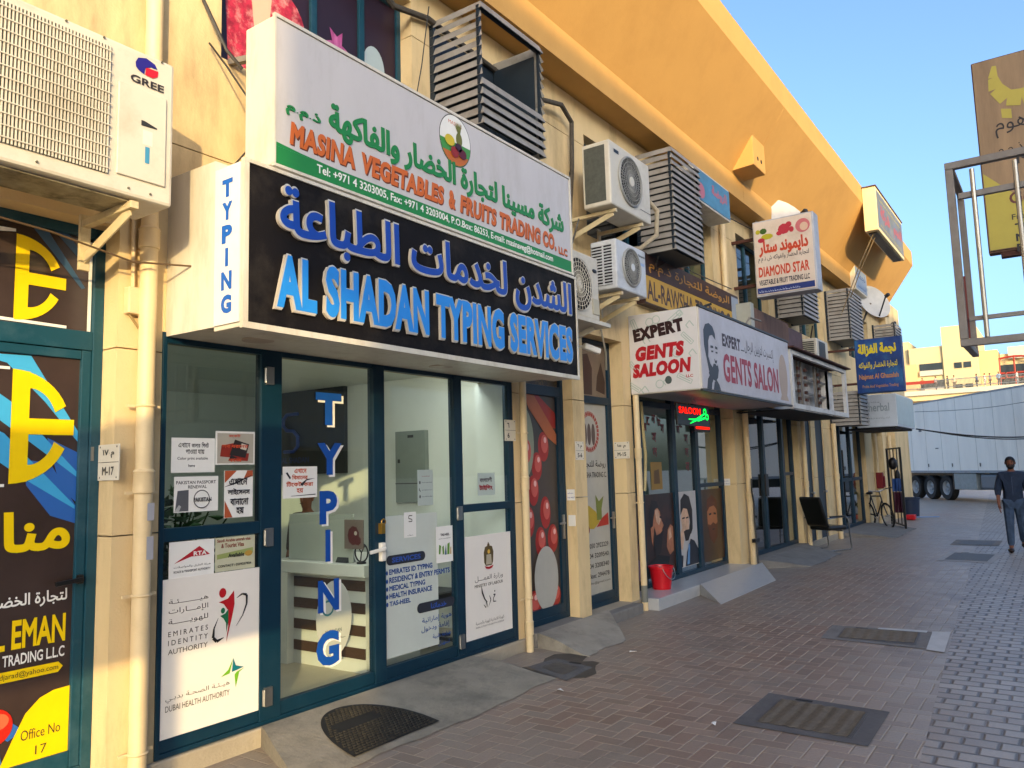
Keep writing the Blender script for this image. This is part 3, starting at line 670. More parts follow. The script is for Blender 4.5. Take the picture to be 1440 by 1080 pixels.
mb = MB(); cx, cz = 8.28, 2.17
for i in range(28):
    a0, a1 = 2*math.pi*i/28, 2*math.pi*(i+.78)/28
    for r0, r1 in ((.235, .245), (.19, .20), (.203, .232)): shape(mb, [(cx+r0*.95*math.cos(a0), cz+r0*math.sin(a0)), (cx+r1*.95*math.cos(a0), cz+r1*math.sin(a0)), (cx+r1*.95*math.cos(a1), cz+r1*math.sin(a1)), (cx+r0*.95*math.cos(a1), cz+r0*math.sin(a1))], PB_, .002+.0002*(r0 > .2))
mb.build("round_emblem", ink('a02a20'), F4)
mb = MB()
for u in (8.17, 8.27, 8.37): shape(mb, ell(u, 2.14, .045, .13), PB_, .002)
mb.build("date_print", ink('5a4a44'), F4)
mb = MB(); text(mb, arabic("روضة للتجارة"), PB_, 8.05, 1.73, .60, .10, .002, bold=.015); text(mb, "AL RAWSHA TRADING C.", PB_, 7.92, 1.625, .74, .065, .002, bold=.02)
for i, s_ in enumerate(("Mob: 050 2922229", "Tel: 04 3209540", "Tel: 04 3208340", "P.O.Box: 294478")): text(mb, s_, PB_, 7.98, .80-i*.115, .66, .055, .002, bold=.015)
text(mb, "alrawsha@gmail.com", PB_, 7.98, .38, .68, .035, .002); mb.build("dark_lettering", ink('3a3432'), F4)
for nm, h, q in [("banana_print", 'b0942a', [(8.0, 1.05), (8.3, 1.02), (8.45, 1.1), (8.36, 1.22), (8.2, 1.3), (8.02, 1.28)]), ("watermelon_print", 'a8281e', [(8.36, 1.04), (8.66, 1.05), (8.66, 1.2), (8.5, 1.14)]), ("pineapple_print", '6a7430', [(8.38, 1.12), (8.5, 1.12), (8.5, 1.25), (8.56, 1.4), (8.44, 1.34), (8.36, 1.42)]), ("grape_print", '7a2a2a', ell(8.1, 1.02, .09, .07))]:
    mb = MB(); shape(mb, q, PB_, .002+.001*len(nm) % .006); mb.build(nm, ink(h), F4)
mb = MB(); mb.box(8.712, 8.738, 4.60, 4.624, 1.0, 1.2).obox((8.725, 4.595, 1.13), (8.62, 4.59, 1.13), .02, .02); mb.build("handle", STEEL, F4, bevel=.003)
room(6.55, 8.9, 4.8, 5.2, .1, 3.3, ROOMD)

# ---- saloon front
F5 = frame("shopfront", FRAME, B, 9.022, 12.738, .142, 2.845, 4.66, [(9.62, 9.72), (10.72, 10.84), (11.58, 11.70)], [(9.08, 12.68, 2.56, 2.64), (11.70, 12.68, 1.40, 1.46)], .06, .08)
mb = MB(); mb.quad((9.06, 4.70, .2), (12.7, 4.70, .2), (12.7, 4.70, 2.8), (9.06, 4.70, 2.8)); mb.build("pane", GLASSR, F5)
room(8.95, 12.8, 4.88, 8, .14, 2.84, mat("pale_green_room", (.34, .42, .36), .7), ROOMD, ROOMD)
lamp5 = MB().box(10.6, 11.4, 6.2, 6.5, 2.81, 2.83).build("ceiling_lamp", LAMP, B)
# ---- glazed front beyond the saloon, narrow doors, corner shop
F6 = frame("shopfront", FRAME, B, 13.202, 16.498, .142, 2.795, 4.56, [(14.55, 14.66), (15.75, 15.87)], [(15.87, 16.44, 1.50, 1.56)], .07, .08)
MB().quad((13.25, 4.60, .2), (16.45, 4.60, .2), (16.45, 4.60, 2.75), (13.25, 4.60, 2.75)).build("pane", GLASSR, F6)
MB().box(14.52, 14.68, 4.53, 4.555, 1.15, 1.55).build("handle", BLACK, F6)
MB().box(15.88, 16.42, 4.62, 4.63, .2, 1.5).build("frosted_film", ink('8a9a84'), F6)
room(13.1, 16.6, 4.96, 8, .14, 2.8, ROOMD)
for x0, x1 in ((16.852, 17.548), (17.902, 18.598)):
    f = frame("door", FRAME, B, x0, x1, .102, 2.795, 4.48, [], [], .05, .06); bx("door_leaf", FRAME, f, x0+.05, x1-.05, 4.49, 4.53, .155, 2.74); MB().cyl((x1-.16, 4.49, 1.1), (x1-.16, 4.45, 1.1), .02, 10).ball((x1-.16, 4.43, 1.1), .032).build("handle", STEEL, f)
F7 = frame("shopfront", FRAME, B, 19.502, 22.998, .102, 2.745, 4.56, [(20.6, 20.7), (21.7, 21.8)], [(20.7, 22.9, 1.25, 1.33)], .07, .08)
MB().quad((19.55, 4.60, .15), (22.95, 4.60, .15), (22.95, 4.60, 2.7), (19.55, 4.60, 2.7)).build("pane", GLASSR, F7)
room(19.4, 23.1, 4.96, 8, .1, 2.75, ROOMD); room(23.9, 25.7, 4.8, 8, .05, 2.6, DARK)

# ================================================================ the other side of the lane (unseen behind the camera: block and board added to throw the shade)
OB = thing("opposite_building", "unseen cream market block opposite, placed and stepped to shade the row", "building", (5, -14, 0))
OM = mat("cream_opposite_paint", (.70, .60, .42), .85, var=.08, scale=3)
MB().box(-14.4, 24, -22, -14.0, 0, 4.4).build("wall", OM, OB); MB().box(-14.0, 24, -22, -14.0, 4.401, 7.6).build("wall", OM, OB); MB().box(-14.75, 24.1, -22, -14.0, 7.601, 10.7).build("wall", OM, OB)  # ends stepped so each shadow edge lands at its own spot on the row
MB().box(-14.76, 24.2, -22, -13.95, 10.701, 11.15).build("parapet", CANOPY, OB)
DSG = mat("dark_shop_glass", '10181a', .08, var=0)
for i in range(8):
    x0 = -13.4+i*4.6; f = frame("shopfront", FRAME, OB, x0, x0+3.6, .1, 2.7, -14.08, [(x0+1.1, x0+1.18), (x0+2.4, x0+2.48)], [], .06, .06)
    MB().quad((x0, -13.992, .1), (x0+3.6, -13.992, .1), (x0+3.6, -13.992, 2.7), (x0, -13.992, 2.7)).build("pane", DSG, f)
    MB().box(x0-.1, x0+3.7, -13.998, -13.85, 2.85, 3.7).build("fascia_board", WHITEBOX, OB)
    for z in (5.0, 8.0): MB().box(x0+.4, x0+3.1, -13.998, -13.95, z, z+1.5).build("window", DSG, OB)
SB = thing("added_shade_board", "unseen long pale board on two posts behind the camera, added to shade the shopfront", "sign", (-5, -1.5, 0))
MB().box(-10, -1.55, -1.56, -1.44, 2.28, 3.62).build("board", WHITEBOX, SB)  # added sun blocker: shades a middle band of the first shopfronts
for x in (-8.5, -3.2): MB().cyl((x, -1.5, 0), (x, -1.5, 2.28), .06).build("post", GALV, SB)
# ================================================================ signs
GREEN = ink('1f7a3a'); ORANGE = ink('c4601c'); BLUE = ink('1668b8', .3); NAVY = ink('123a86', .3); RED = ink('b01828'); BLK = ink('17120f'); WHT = ink('e2e0d8'); SHDW = mat("letter_return_cream", (.46, .40, .32), .5, var=.1)
GOLD = ink('a87e14')
# --- vegetable company sign
S1 = thing("shop_sign", "long white sign with green strip and orange lettering standing above the black sign", "sign", (4.75, 3.94, 3.62))
bx("casing", WHITEBOX, S1, 2.985, 6.54, 3.80, 4.08, 3.622, 4.585, bevel=.008)
bx("face", mat("white_sign_face", (.52, .49, .48), .35, var=.05, scale=2, dirt='8f8878', dirt_amt=.4, dscale=1.5, stretch=(2, 2, .6)), S1, 3.0, 6.525, 3.794, 3.799, 3.63, 4.57)
MB().box(2.98, 6.545, 3.785, 3.81, 4.575, 4.597).box(2.98, 6.545, 3.785, 3.81, 3.61, 3.628).box(6.53, 6.547, 3.785, 3.81, 3.629, 4.574).box(2.978, 2.993, 3.785, 3.81, 3.629, 4.574).build("edge_trim", WHITEBOX, S1)
P1 = Panel('street', 3.794)
mb = MB(); shape(mb, [(3.0, 3.63), (6.52, 3.63), (6.52, 3.742), (3.0, 3.742)], P1, .001); shape(mb, [(3.0, 3.742), (3.5, 3.742), (3.2, 3.752), (3.0, 3.768)], P1, .0014); mb.build("green_strip", GREEN, S1)
mb = MB(); text(mb, arabic("شركة مسينا لتجارة الخضار والفاكهة"), P1, 3.42, 3.94, 2.97, .245, .002, bold=.035, ext=.006); text(mb, arabic("ذ.م.م"), P1, 3.07, 3.97, .28, .09, .002, bold=.03, ext=.006); mb.build("arabic_lettering", GREEN, S1)
for nm, m_, o, b_, du in (("lettering_shade", ink('6a3412'), .0015, .075, .008), ("english_lettering", ORANGE, .003, .05, 0)):
    mb = MB()
    for wd_, u_, w_, it in (("MASINA", 3.10, .555, .12), ("VEGETABLES", 3.716, .877, .12), ("&", 4.65, .085, 0), ("FRUITS", 4.792, .495, .12), ("TRADING", 5.331, .641, .12), ("CO.", 6.009, .235, .05)): text(mb, wd_, P1, u_+du, 3.787-du, w_, .152, o, bold=b_, italic=it)
    text(mb, "LLC", P1, 6.285+du, 3.775-du, .16, .07, o, bold=b_*.6); mb.build(nm, m_, S1)
mb = MB(); text(mb, "Tel: +971 4 3203005, Fax: +971 4 3203004, P.O.Box: 86253, E-mail: masinaveg@hotmail.com", P1, 3.32, 3.652, 2.86, .078, .0022, bold=.02); mb.build("contact_lettering", WHT, S1)
cx, cz = 4.75, 4.365
mb = MB(); shape(mb, ell(cx, cz, .20, .215, 40), P1, .002); em = mb.build("round_emblem", ink('3a3a34'), S1)
mb = MB(); shape(mb, ell(cx, cz, .193, .207, 40), P1, .0028); mb.build("emblem_white", WHT, em)
mb = MB(); shape(mb, ell(cx, cz, .193, .207, 30, math.pi+.08, 2*math.pi-.08), P1, .0034); mb.build("emblem_green", ink('3f8a3c'), em)
mb = MB(); shape(mb, ell(cx, cz, .19, .204, 30, math.pi+.55, 2*math.pi-.55), P1, .0042); mb.build("emblem_orange", ink('b8621e'), em)
mb = MB(); shape(mb, ell(cx+.045, cz+.02, .04, .06), P1, .0052)
for k in range(7): a = 1.2+.12*k*1.7; shape(mb, [(cx+.03, cz+.07), (cx+.06, cz+.07), (cx+.05+.09*math.cos(a), cz+.07+.1*math.sin(a))], P1, .0053+.0003*k)
mb.build("pineapple_print", ink('6a6a22'), em)
for nm, h, q in [("lemon_print", 'c8b020', ell(cx-.08, cz-.02, .06, .045)), ("apple_print", '8a1f14', ell(cx-.02, cz-.10, .05, .045)), ("berry_print", '5a1420', ell(cx+.08, cz-.09, .05, .04)), ("grape_print", '3a1828', ell(cx+.03, cz-.05, .045, .035))]:
    mb = MB(); shape(mb, q, P1, .0072+.0004*len(nm)); mb.build(nm, ink(h), em)
mb = MB(); text(mb, "MASINA", P1, cx-.085, cz+.125, .17, .03, .0036); mb.build("emblem_lettering", ORANGE, em)
for z, x in ((4.55, 3.25), (4.45, 6.3)): MB().obox((x-.12, 4.45, z), (x, 4.08, z), .04, .04).build("wall_bracket", GALV, S1)

# --- black typing sign
S2 = thing("shop_sign", "black sign with raised blue typing service lettering over the glazed shop", "sign", (4.6, 4.1, 2.57))
MB().box(2.712, 6.41, 3.712, 3.98, 2.572, 3.54).build("casing", WHITEBOX, S2, bevel=.006)
MB().prism([(2.712, 3.985), (2.70, 4.448), (6.41, 4.448), (6.41, 3.985)], 2, 2.60, 3.60).build("side_cover", WHITEBOX, S2)
MB().quad((2.713, 3.712, 2.5705), (6.41, 3.712, 2.5705), (6.41, 4.43, 2.632), (2.713, 4.43, 2.632)).build("soffit", SOFF, S2)
bx("face", BLACKP, S2, 2.735, 6.405, 3.70, 3.711, 2.60, 3.525)
MB().box(2.70, 6.425, 3.69, 3.72, 3.526, 3.548).box(2.70, 6.425, 3.69, 3.72, 2.562, 2.598).box(2.70, 2.733, 3.69, 3.72, 2.599, 3.525).box(6.407, 6.425, 3.69, 3.72, 2.599, 3.525).build("edge_trim", WHITEBOX, S2)
P2 = Panel('street', 3.70)
W2 = [("lettering_return", SHDW, .0015, .062, .018, .006, -.008), ("lettering_outline", ink('b4b4b2'), .0205, .064, 0, 0, 0)]
for nm, m_, o, b_, ex, du, dv in W2:
    mb = MB(); text(mb, arabic("الشدن لخدمات الطباعة"), P2, 2.93+du*-1, 3.07+dv, 3.38, .40, o, bold=b_*.6, ext=ex); text(mb, "AL SHADAN TYPING SERVICES", P2, 2.91-du, 2.70+dv, 3.39, .345, o, bold=b_, ext=ex); mb.build(nm, m_, S2)
mb = MB(); text(mb, arabic("الشدن لخدمات الطباعة"), P2, 2.940, 3.081, 3.36, .378, .0225, bold=.026); mb.build("arabic_lettering", ink('12409c', .3), S2)
mb = MB(); text(mb, "AL SHADAN TYPING SERVICES", P2, 2.920, 2.709, 3.37, .327, .0225, bold=.054); mb.build("english_lettering", ink('2583d6', .3), S2)
bx("side_panel", ink('d9d6d2'), S2, 2.70, 2.709, 3.73, 3.965, 2.60, 3.53)
P2S = Panel('side', 2.70)
mb = MB()
for k, ch in enumerate("TYPING"):
    z = 3.345-.137*k; wd = {'I': .028}.get(ch, .098); text(mb, ch, P2S, 3.845+wd/2, z, wd, .108, .002, bold=.06)
mb.build("side_lettering", ink('1a5cb0'), S2)
for x, y in ((3.15, 4.15), (4.95, 4.15)):
    z = 2.5705+(y-3.712)*.0615/.718
    MB().lathe((x, y, z-.012), [(.10, 0.008), (.10, -.004), (.07, -.006), (.0, -.004)], 24).build("downlight", ink('b0a090'), S2)
# --- saloon sign, two faces
S3 = thing("shop_sign", "white gents saloon sign box with red lettering projecting over the barber shop", "sign", (10.9, 4, 2.63))
MB().box(9.03, 12.80, 3.515, 4.448, 2.64, 3.66).build("casing", WHITEBOX, S3, bevel=.01)
bx("face", mat("lilac_white_sign_face", (.46, .43, .45), .4, var=.06, dirt='8a8078', dirt_amt=.5, dscale=1.4), S3, 9.05, 12.78, 3.505, 3.514, 2.66, 3.64)
bx("side_face", mat("white_sign_face_clean", (.60, .575, .55), .4, var=.05), S3, 9.02, 9.029, 3.53, 4.44, 2.655, 3.65)
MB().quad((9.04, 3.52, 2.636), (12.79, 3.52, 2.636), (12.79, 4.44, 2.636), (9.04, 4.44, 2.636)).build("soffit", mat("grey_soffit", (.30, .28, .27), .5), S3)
MB().box(9.025, 12.81, 3.495, 3.53, 3.652, 3.68).box(9.025, 12.81, 3.495, 3.53, 2.625, 2.65).build("edge_trim", DGREY, S3)
P3 = Panel('street', 3.505); P3S = Panel('side', 9.02)
mb = MB()   # portrait printed in black on the left of the face
for q in ([(9.15, 3.2), (9.15, 3.38), (9.22, 3.46), (9.35, 3.49), (9.47, 3.46), (9.54, 3.38), (9.55, 3.30), (9.50, 3.32), (9.44, 3.35), (9.35, 3.33), (9.30, 3.26), (9.29, 3.14), (9.27, 3.04), (9.2, 3.06)],
          [(9.20, 3.07), (9.28, 3.06), (9.33, 2.98), (9.40, 2.94), (9.44, 2.99), (9.52, 2.99), (9.56, 2.95), (9.58, 3.0), (9.61, 2.92), (9.57, 2.82), (9.48, 2.77), (9.38, 2.79), (9.28, 2.87)],
          [(9.36, 3.21), (9.45, 3.215), (9.46, 3.185), (9.36, 3.18)], [(9.52, 3.22), (9.60, 3.21), (9.60, 3.18), (9.52, 3.185)], [(9.38, 3.15), (9.46, 3.155), (9.45, 3.13), (9.38, 3.128)], [(9.53, 3.15), (9.6, 3.15), (9.59, 3.128), (9.53, 3.13)],
          [(9.47, 3.06), (9.52, 3.03), (9.57, 3.05), (9.55, 3.0), (9.49, 3.0)], [(9.42, 2.965), (9.58, 2.975), (9.56, 2.945), (9.45, 2.94)],
          [(9.18, 2.66), (9.22, 2.78), (9.30, 2.84), (9.36, 2.74), (9.34, 2.66)], [(9.40, 2.66), (9.44, 2.76), (9.52, 2.79), (9.60, 2.74), (9.66, 2.66)], [(9.26, 2.86), (9.30, 2.9), (9.4, 2.78), (9.36, 2.74)]):
    shape(mb, q, P3, .002+.0004*(len(mb.f) % 4))
mb.build("portrait_print", ink('2e2a30'), S3)
mb = MB(); text(mb, "EXPERT", P3, 9.79, 3.255, .69, .165, .002, bold=.05); mb.build("black_lettering", ink('3a2226'), S3)
mb = MB(); text(mb, arabic("إكسبرت لتزيين الرجال"), P3, 10.66, 3.24, 1.3, .20, .002, bold=.0); shape(mb, [(10.5, 3.27), (10.64, 3.27), (10.64, 3.285), (10.5, 3.285)], P3, .002); mb.build("arabic_lettering", ink('4a4448'), S3)
mb = MB(); text(mb, "GENTS SALON", P3, 9.78, 2.79, 2.36, .375, .003, bold=.035); mb.build("red_lettering", ink('9e2438'), S3)
mb = MB(); shape(mb, ell(12.42, 3.06, .22, .36), P3, .002); shape(mb, [(12.2, 2.7), (12.65, 2.7), (12.55, 2.8), (12.3, 2.8)], P3, .0024); mb.build("faded_patch", ink('a8907c'), S3)
mb = MB(); text(mb, "EXPERT", P3S, 4.37, 3.305, .68, .165, .002, bold=.075, rot=.11); mb.build("black_lettering", ink('2a1212'), S3)
mb = MB(); text(mb, "GENTS", P3S, 4.36, 3.055, .66, .185, .002, bold=.075, italic=.18, rot=.03); text(mb, "SALOON", P3S, 4.41, 2.845, .79, .18, .002, bold=.075, italic=.18, rot=.03); text(mb, "LLC", P3S, 3.70, 2.80, .09, .035, .002, bold=.03); mb.build("red_lettering", ink('a8121e'), S3)
GRN = ink('9fb0a4'); mb = MB()      # pale line drawings of barber tools
def line(pts, wd=.012, o=.0012):
    for i, q in enumerate(band(pts, wd)): shape(mb, q, P3S, o+.0001*i)
for cx, cz, s_ in ((4.15, 3.54, .05), (4.06, 3.56, .05), (3.75, 3.60, .03), (3.8, 3.12, .06), (4.05, 2.75, .05)): line(ell(cx, cz, s_, s_, 12)+[(cx+s_, cz)], .01)
for cx, cz, a, l, h in ((4.36, 3.52, 1.2, .16, .06), (3.80, 3.56, -.6, .2, .07), (4.40, 2.74, .6, .2, .05), (3.72, 2.79, .5, .2, .05), (3.66, 3.28, .8, .18, .05), (4.40, 3.0, .9, .14, .05)):
    c, s_ = math.cos(a), math.sin(a); q = [(cx+x*c-y*s_, cz+x*s_+y*c) for x, y in ((-l/2, -h/2), (l/2, -h/2), (l/2, h/2), (-l/2, h/2), (-l/2, -h/2))]; line(q, .009); line([(cx-l*.4*c, cz-l*.4*s_), (cx+l*.4*c, cz+l*.4*s_)], .012, .0024)
for cx, cz in ((3.95, 2.78), (4.25, 2.70), (3.62, 3.45), (4.2, 3.32), (3.6, 3.1)): line([(cx-.05, cz-.03), (cx, cz+.04), (cx+.05, cz-.01), (cx+.02, cz-.05)], .012)
mb.build("tool_drawings", GRN, S3)
mb = MB(); shape(mb, ell(3.93, 2.79, .045, .05), P3S, .004); mb.build("brush_drawing", ink('4a5450'), S3)
MB().obox((9.35, 3.75, 3.66), (9.7, 3.6, 3.80), .05, .03).obox((9.1, 3.9, 3.66), (9.35, 3.75, 3.74), .02, .02).build("spotlight_arm", DGREY, S3)
MB().tube([(11.0, 3.6, 3.68), (11.1, 3.55, 3.82), (11.6, 3.55, 3.84)], .015).build("spotlight_arm", GALV, S3)
# --- stripped sign frame beyond it
S4 = thing("stripped_sign", "stripped rusty white sign box with its face missing and inner bars bare", "sign", (14.8, 4, 2.62))
MB().box(12.87, 16.75, 3.80, 3.83, 2.62, 3.55).build("back_sheet", mat("stained_white_sheet", (.50, .47, .42), .6, var=.25, scale=3, dirt='5a4636', dirt_amt=.9, dscale=2), S4)
f = MB().box(12.86, 12.98, 3.49, 3.55, 2.61, 3.56).box(16.62, 16.76, 3.49, 3.55, 2.61, 3.56).box(12.98, 16.62, 3.49, 3.55, 2.61, 2.69).box(12.98, 16.62, 3.49, 3.55, 3.49, 3.56)
f.box(15.9, 16.3, 3.66, 3.79, 2.70, 3.48).build("frame", mat("chalky_white_frame", (.58, .56, .52), .6, var=.15, dirt='6a523c', dirt_amt=.7, dscale=3), S4)
bars = MB()
for z in (2.95, 3.22): bars.box(12.98, 16.62, 3.70, 3.73, z, z+.035)
for x in (13.9, 14.1, 15.0, 15.2, 15.9): bars.box(x, x+.05, 3.66, 3.70, 2.69, 3.49)
bars.build("inner_bar", GALV, S4)
bl = MB()
for x in (13.75, 14.2, 15.1):
    for k in range(5): bl.box(x, x+.10, 3.62, 3.66, 2.8+.13*k, 2.85+.13*k)
bl.build("lamp_clip", RUST, S4)
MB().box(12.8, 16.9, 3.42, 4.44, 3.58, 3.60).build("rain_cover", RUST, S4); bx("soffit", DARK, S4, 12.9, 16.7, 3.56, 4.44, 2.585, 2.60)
# --- trading sign on the wall behind the saloon sign
S5 = thing("shop_sign", "brown and yellow trading company sign on the wall above the saloon sign", "sign", (11.3, 4.4, 3.9))
bx("board", mat("brown_sign_face", '3a2420', .5, var=.2, dirt='5f4a3a', dirt_amt=.5), S5, 9.3, 12.95, 4.32, 4.448, 3.86, 4.55, bevel=.006)
P5 = Panel('street', 4.32)
bx("yellow_field", ink('b8902a'), S5, 9.32, 12.93, 4.316, 4.3195, 3.88, 4.24); bx("pale_end", ink('8f99a6'), S5, 12.6, 12.93, 4.312, 4.3155, 4.0, 4.50)
mb = MB(); text(mb, "AL-RAWSHA TRADING C.", P5, 9.36, 3.92, 3.2, .27, .006, bold=.02); shape(mb, [(9.4, 4.25), (12.6, 4.25), (12.6, 4.262), (9.4, 4.262)], P5, .006); mb.build("brown_lettering", ink('3a201c'), S5)
mb = MB(); text(mb, arabic("الروضة للتجارة ذ.م.م"), P5, 9.45, 4.29, 3.05, .19, .004, bold=.015); mb.build("arabic_lettering", ink('b07c24'), S5)
S6 = thing("sign_box", "weathered brown sheet metal sign box beneath the diamond star sign", "sign", (14, 4.2, 3.8))
bx("box", BROWN, S6, 12.98, 15.0, 4.08, 4.44, 3.78, 4.34); bx("end_box", mat("purple_brown_sheet", '5a4548', .7, var=.3, dirt='3d2d26', dirt_amt=.6), S6, 15.004, 16.1, 4.12, 4.44, 3.70, 4.30); bx("pale_strip", ink('9a9a8e'), S6, 12.80, 12.976, 4.07, 4.44, 3.85, 4.40)
# --- projecting diamond sign
S7 = thing("projecting_sign", "square white diamond star trading sign standing out from the wall", "sign", (13, 3.5, 4.5))
bx("casing", mat("grey_sign_casing", (.42, .42, .44), .5, var=.1, dirt='5c5148', dirt_amt=.6), S7, 13.012, 13.32, 3.03, 4.02, 4.50, 5.79, bevel=.01)
bx("face", mat("beige_sign_face", (.62, .52, .42), .45, var=.08, dirt='8a7050', dirt_amt=.4), S7, 13.0, 13.011, 3.06, 4.0, 4.53, 5.765)
P7 = Panel('side', 13.0)
mb = MB(); text(mb, arabic("دايموند ستار"), P7, 3.93, 5.16, .80, .27, .002, bold=.05); text(mb, "DIAMOND STAR", P7, 3.955, 4.825, .82, .175, .002, bold=.035); mb.build("red_lettering", ink('b83c1c'), S7)
mb = MB(); text(mb, arabic("لتجارة الخضار والفواكه ش ذ م م"), P7, 3.95, 5.065, .82, .115, .002, bold=.01); text(mb, "VEGETABLE & FRUIT TRADING LLC", P7, 3.96, 4.685, .82, .09, .002, bold=.03); mb.build("dark_lettering", ink('33303a'), S7)
mb = MB(); shape(mb, [(3.99, 4.545), (3.07, 4.545), (3.07, 4.645), (3.99, 4.645)], P7, .002); mb.build("blue_strip", ink('1c2f6c'), S7)
mb = MB(); squiggle(mb, P7, 3.96, 4.565, .66, .045, .003); mb.build("address_writing", ink('a9b0c8'), S7)
for nm, h, cl in (("red_fruit_print", 'a82838', [(3.50, 5.58, .10, .09), (3.42, 5.64, .05, .05), (3.58, 5.52, .05, .04), (3.38, 5.55, .04, .05), (3.98-.10, 5.45, .06, .04)]), ("yellow_fruit_print", 'a8a020', [(3.78, 5.50, .10, .05), (3.93, 5.60, .04, .04)]), ("green_fruit_print", '3a5a20', [(3.84, 5.60, .06, .05)]), ("pink_ring_print", 'b86468', [(3.2, 5.58, .115, .115)]), ("ring_hole_print", 'c8a890', [(3.18, 5.56, .065, .07)])):
    mb = MB()
    for i, (a, b, c, d) in enumerate(cl): shape(mb, ell(a, b, c, d, 9 if 'ring' not in nm else 24), P7, .002+.0005*i+(.003 if 'hole' in nm else .0))
    mb.build(nm, ink(h), S7)
for z in (5.55, 4.75): MB().obox((13.2, 4.45, z), (13.2, 4.02, z), .06, .05).build("wall_bracket", RUST, S7)
# --- blue projecting sign
S8 = thing("projecting_sign", "blue projecting sign with yellow arabic lettering far down the row", "sign", (19.2, 3.3, 3.26))
bx("casing", mat("blue_casing", '1a3a68', .5), S8, 19.212, 19.42, 2.80, 3.78, 3.26, 4.50, bevel=.01); bx("face", mat("blue_printed_face", '173a78', .4, var=.5, scale=2.2, dirt='3f8fae', dirt_amt=.55, dscale=1.3), S8, 19.2, 19.211, 2.82, 3.765, 3.28, 4.485)
P8 = Panel('side', 19.2)
mb = MB(); text(mb, arabic("نجمة الغزالة"), P8, 3.71, 4.09, .80, .30, .002, bold=.055); text(mb, arabic("لتجارة الخضار والفواكه"), P8, 3.71, 3.80, .80, .17, .002, bold=.02); mb.build("yellow_lettering", ink('c8b41a'), S8)
mb = MB(); text(mb, "Najmat Al Ghazalah", P8, 3.72, 3.545, .82, .15, .002, bold=.03); text(mb, "Fruits And Vegetables Trading", P8, 3.66, 3.36, .74, .09, .002, bold=.01); mb.build("bronze_lettering", ink('a8764a'), S8)
MB().obox((19.3, 4.45, 4.3), (19.3, 3.78, 4.3), .05, .05).obox((19.3, 4.45, 3.5), (19.3, 3.78, 3.5), .05, .05).build("wall_bracket", RUST, S8)
# --- corner sign box, pale
S9 = thing("shop_sign", "pale blue white sign box with faded lettering over the last shop", "sign", (22, 3.7, 2.55))
bx("casing", mat("pale_blue_sign", (.52, .57, .62), .4, var=.08, dirt='8a94a0', dirt_amt=.4), S9, 20.75, 23.3, 3.24, 4.15, 2.55, 3.34, bevel=.01)
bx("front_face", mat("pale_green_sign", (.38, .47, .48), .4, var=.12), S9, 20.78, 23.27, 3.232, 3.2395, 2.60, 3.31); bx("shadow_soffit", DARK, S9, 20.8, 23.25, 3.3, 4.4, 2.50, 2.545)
P9 = Panel('side', 20.75); mb = MB(); text(mb, "herbal", P9, 3.86, 2.93, .46, .20, .002, bold=.02); squiggle(mb, P9, 3.86, 2.75, .46, .06); squiggle(mb, P9, 3.9, 3.14, .3, .06); mb.build("faded_lettering", ink('8f9aa2'), S9)
# --- small sign and canopy sign
S10 = thing("shop_sign", "small white and blue sign box on top of the tall louvre cage", "sign", (21.3, 4.2, 6.1)); bx("casing", mat("sunlit_white_casing", (.66, .60, .48), .5), S10, 21.1, 22.5, 4.0, 4.44, 6.08, 6.72, bevel=.01); bx("face", ink('8f9cae'), S10, 21.13, 22.47, 3.992, 3.9995, 6.12, 6.68)
Pq = Panel('street', 3.992); mb = MB(); text(mb, arabic("نجمة"), Pq, 21.3, 6.38, 1.0, .24, .002, bold=.03); squiggle(mb, Pq, 21.3, 6.18, 1.0, .12); mb.build("blue_lettering", ink('4a5c88'), S10)
S11 = thing("canopy_sign", "long faded yellow edged sign box fixed to the canopy fascia near its far end", "sign", (20.8, 3.2, 6.97))
bx("casing", mat("pale_yellow_casing", (.72, .58, .30), .5, var=.1), S11, 19.12, 22.65, 3.06, 3.345, 6.96, 7.98, bevel=.01); bx("face", mat("faded_blue_grey_face", '6a7078', .5, var=.4, scale=2.5, dirt='a89a48', dirt_amt=.7, dscale=1.6), S11, 19.2, 22.57, 3.052, 3.0595, 7.05, 7.9); bx("cover", BROWN, S11, 19.08, 22.69, 3.04, 3.345, 7.982, 8.0); bx("lamp_tray", DGREY, S11, 19.3, 22.5, 3.12, 3.3, 6.93, 6.958)
P11 = Panel('street', 3.052); mb = MB(); text(mb, arabic("شركة"), P11, 19.5, 7.25, 1.2, .4, .002, bold=.06); text(mb, arabic("النجم"), P11, 21.2, 7.25, 1.2, .4, .002, bold=.06); mb.build("red_lettering", ink('a84a3a'), S11)
mb = MB(); squiggle(mb, P11, 19.4, 7.72, 2.8, .13); squiggle(mb, P11, 19.4, 7.1, 2.8, .10); mb.build("yellow_lettering", ink('b0a048'), S11)
for x in (19.35, 19.6): MB().tube([(x, 3.2, 6.96), (x+.05, 3.6, 6.2), (x+.3, 4.1, 5.2)], .012, 6).build("loose_wire", ink('7a6a50'), S11)
S12 = thing("shop_sign", "small blue sign box with pink lettering under the eaves behind the louvre cage", "sign", (11.4, 4.2, 5.6)); bx("casing", WHITEBOX, S12, 10.6, 12.1, 4.08, 4.44, 5.58, 6.1, bevel=.008); bx("face", mat("blue_green_face", '3f7a96', .4, var=.4, scale=3), S12, 10.63, 12.08, 4.072, 4.0795, 5.61, 6.07)
P12 = Panel('street', 4.072); mb = MB(); text(mb, arabic("الروضة"), P12, 11.3, 5.78, .65, .2, .002, bold=.05); shape(mb, ell(10.85, 5.76, .16, .12), P12, .002); mb.build("pink_lettering", ink('b0606c'), S12)
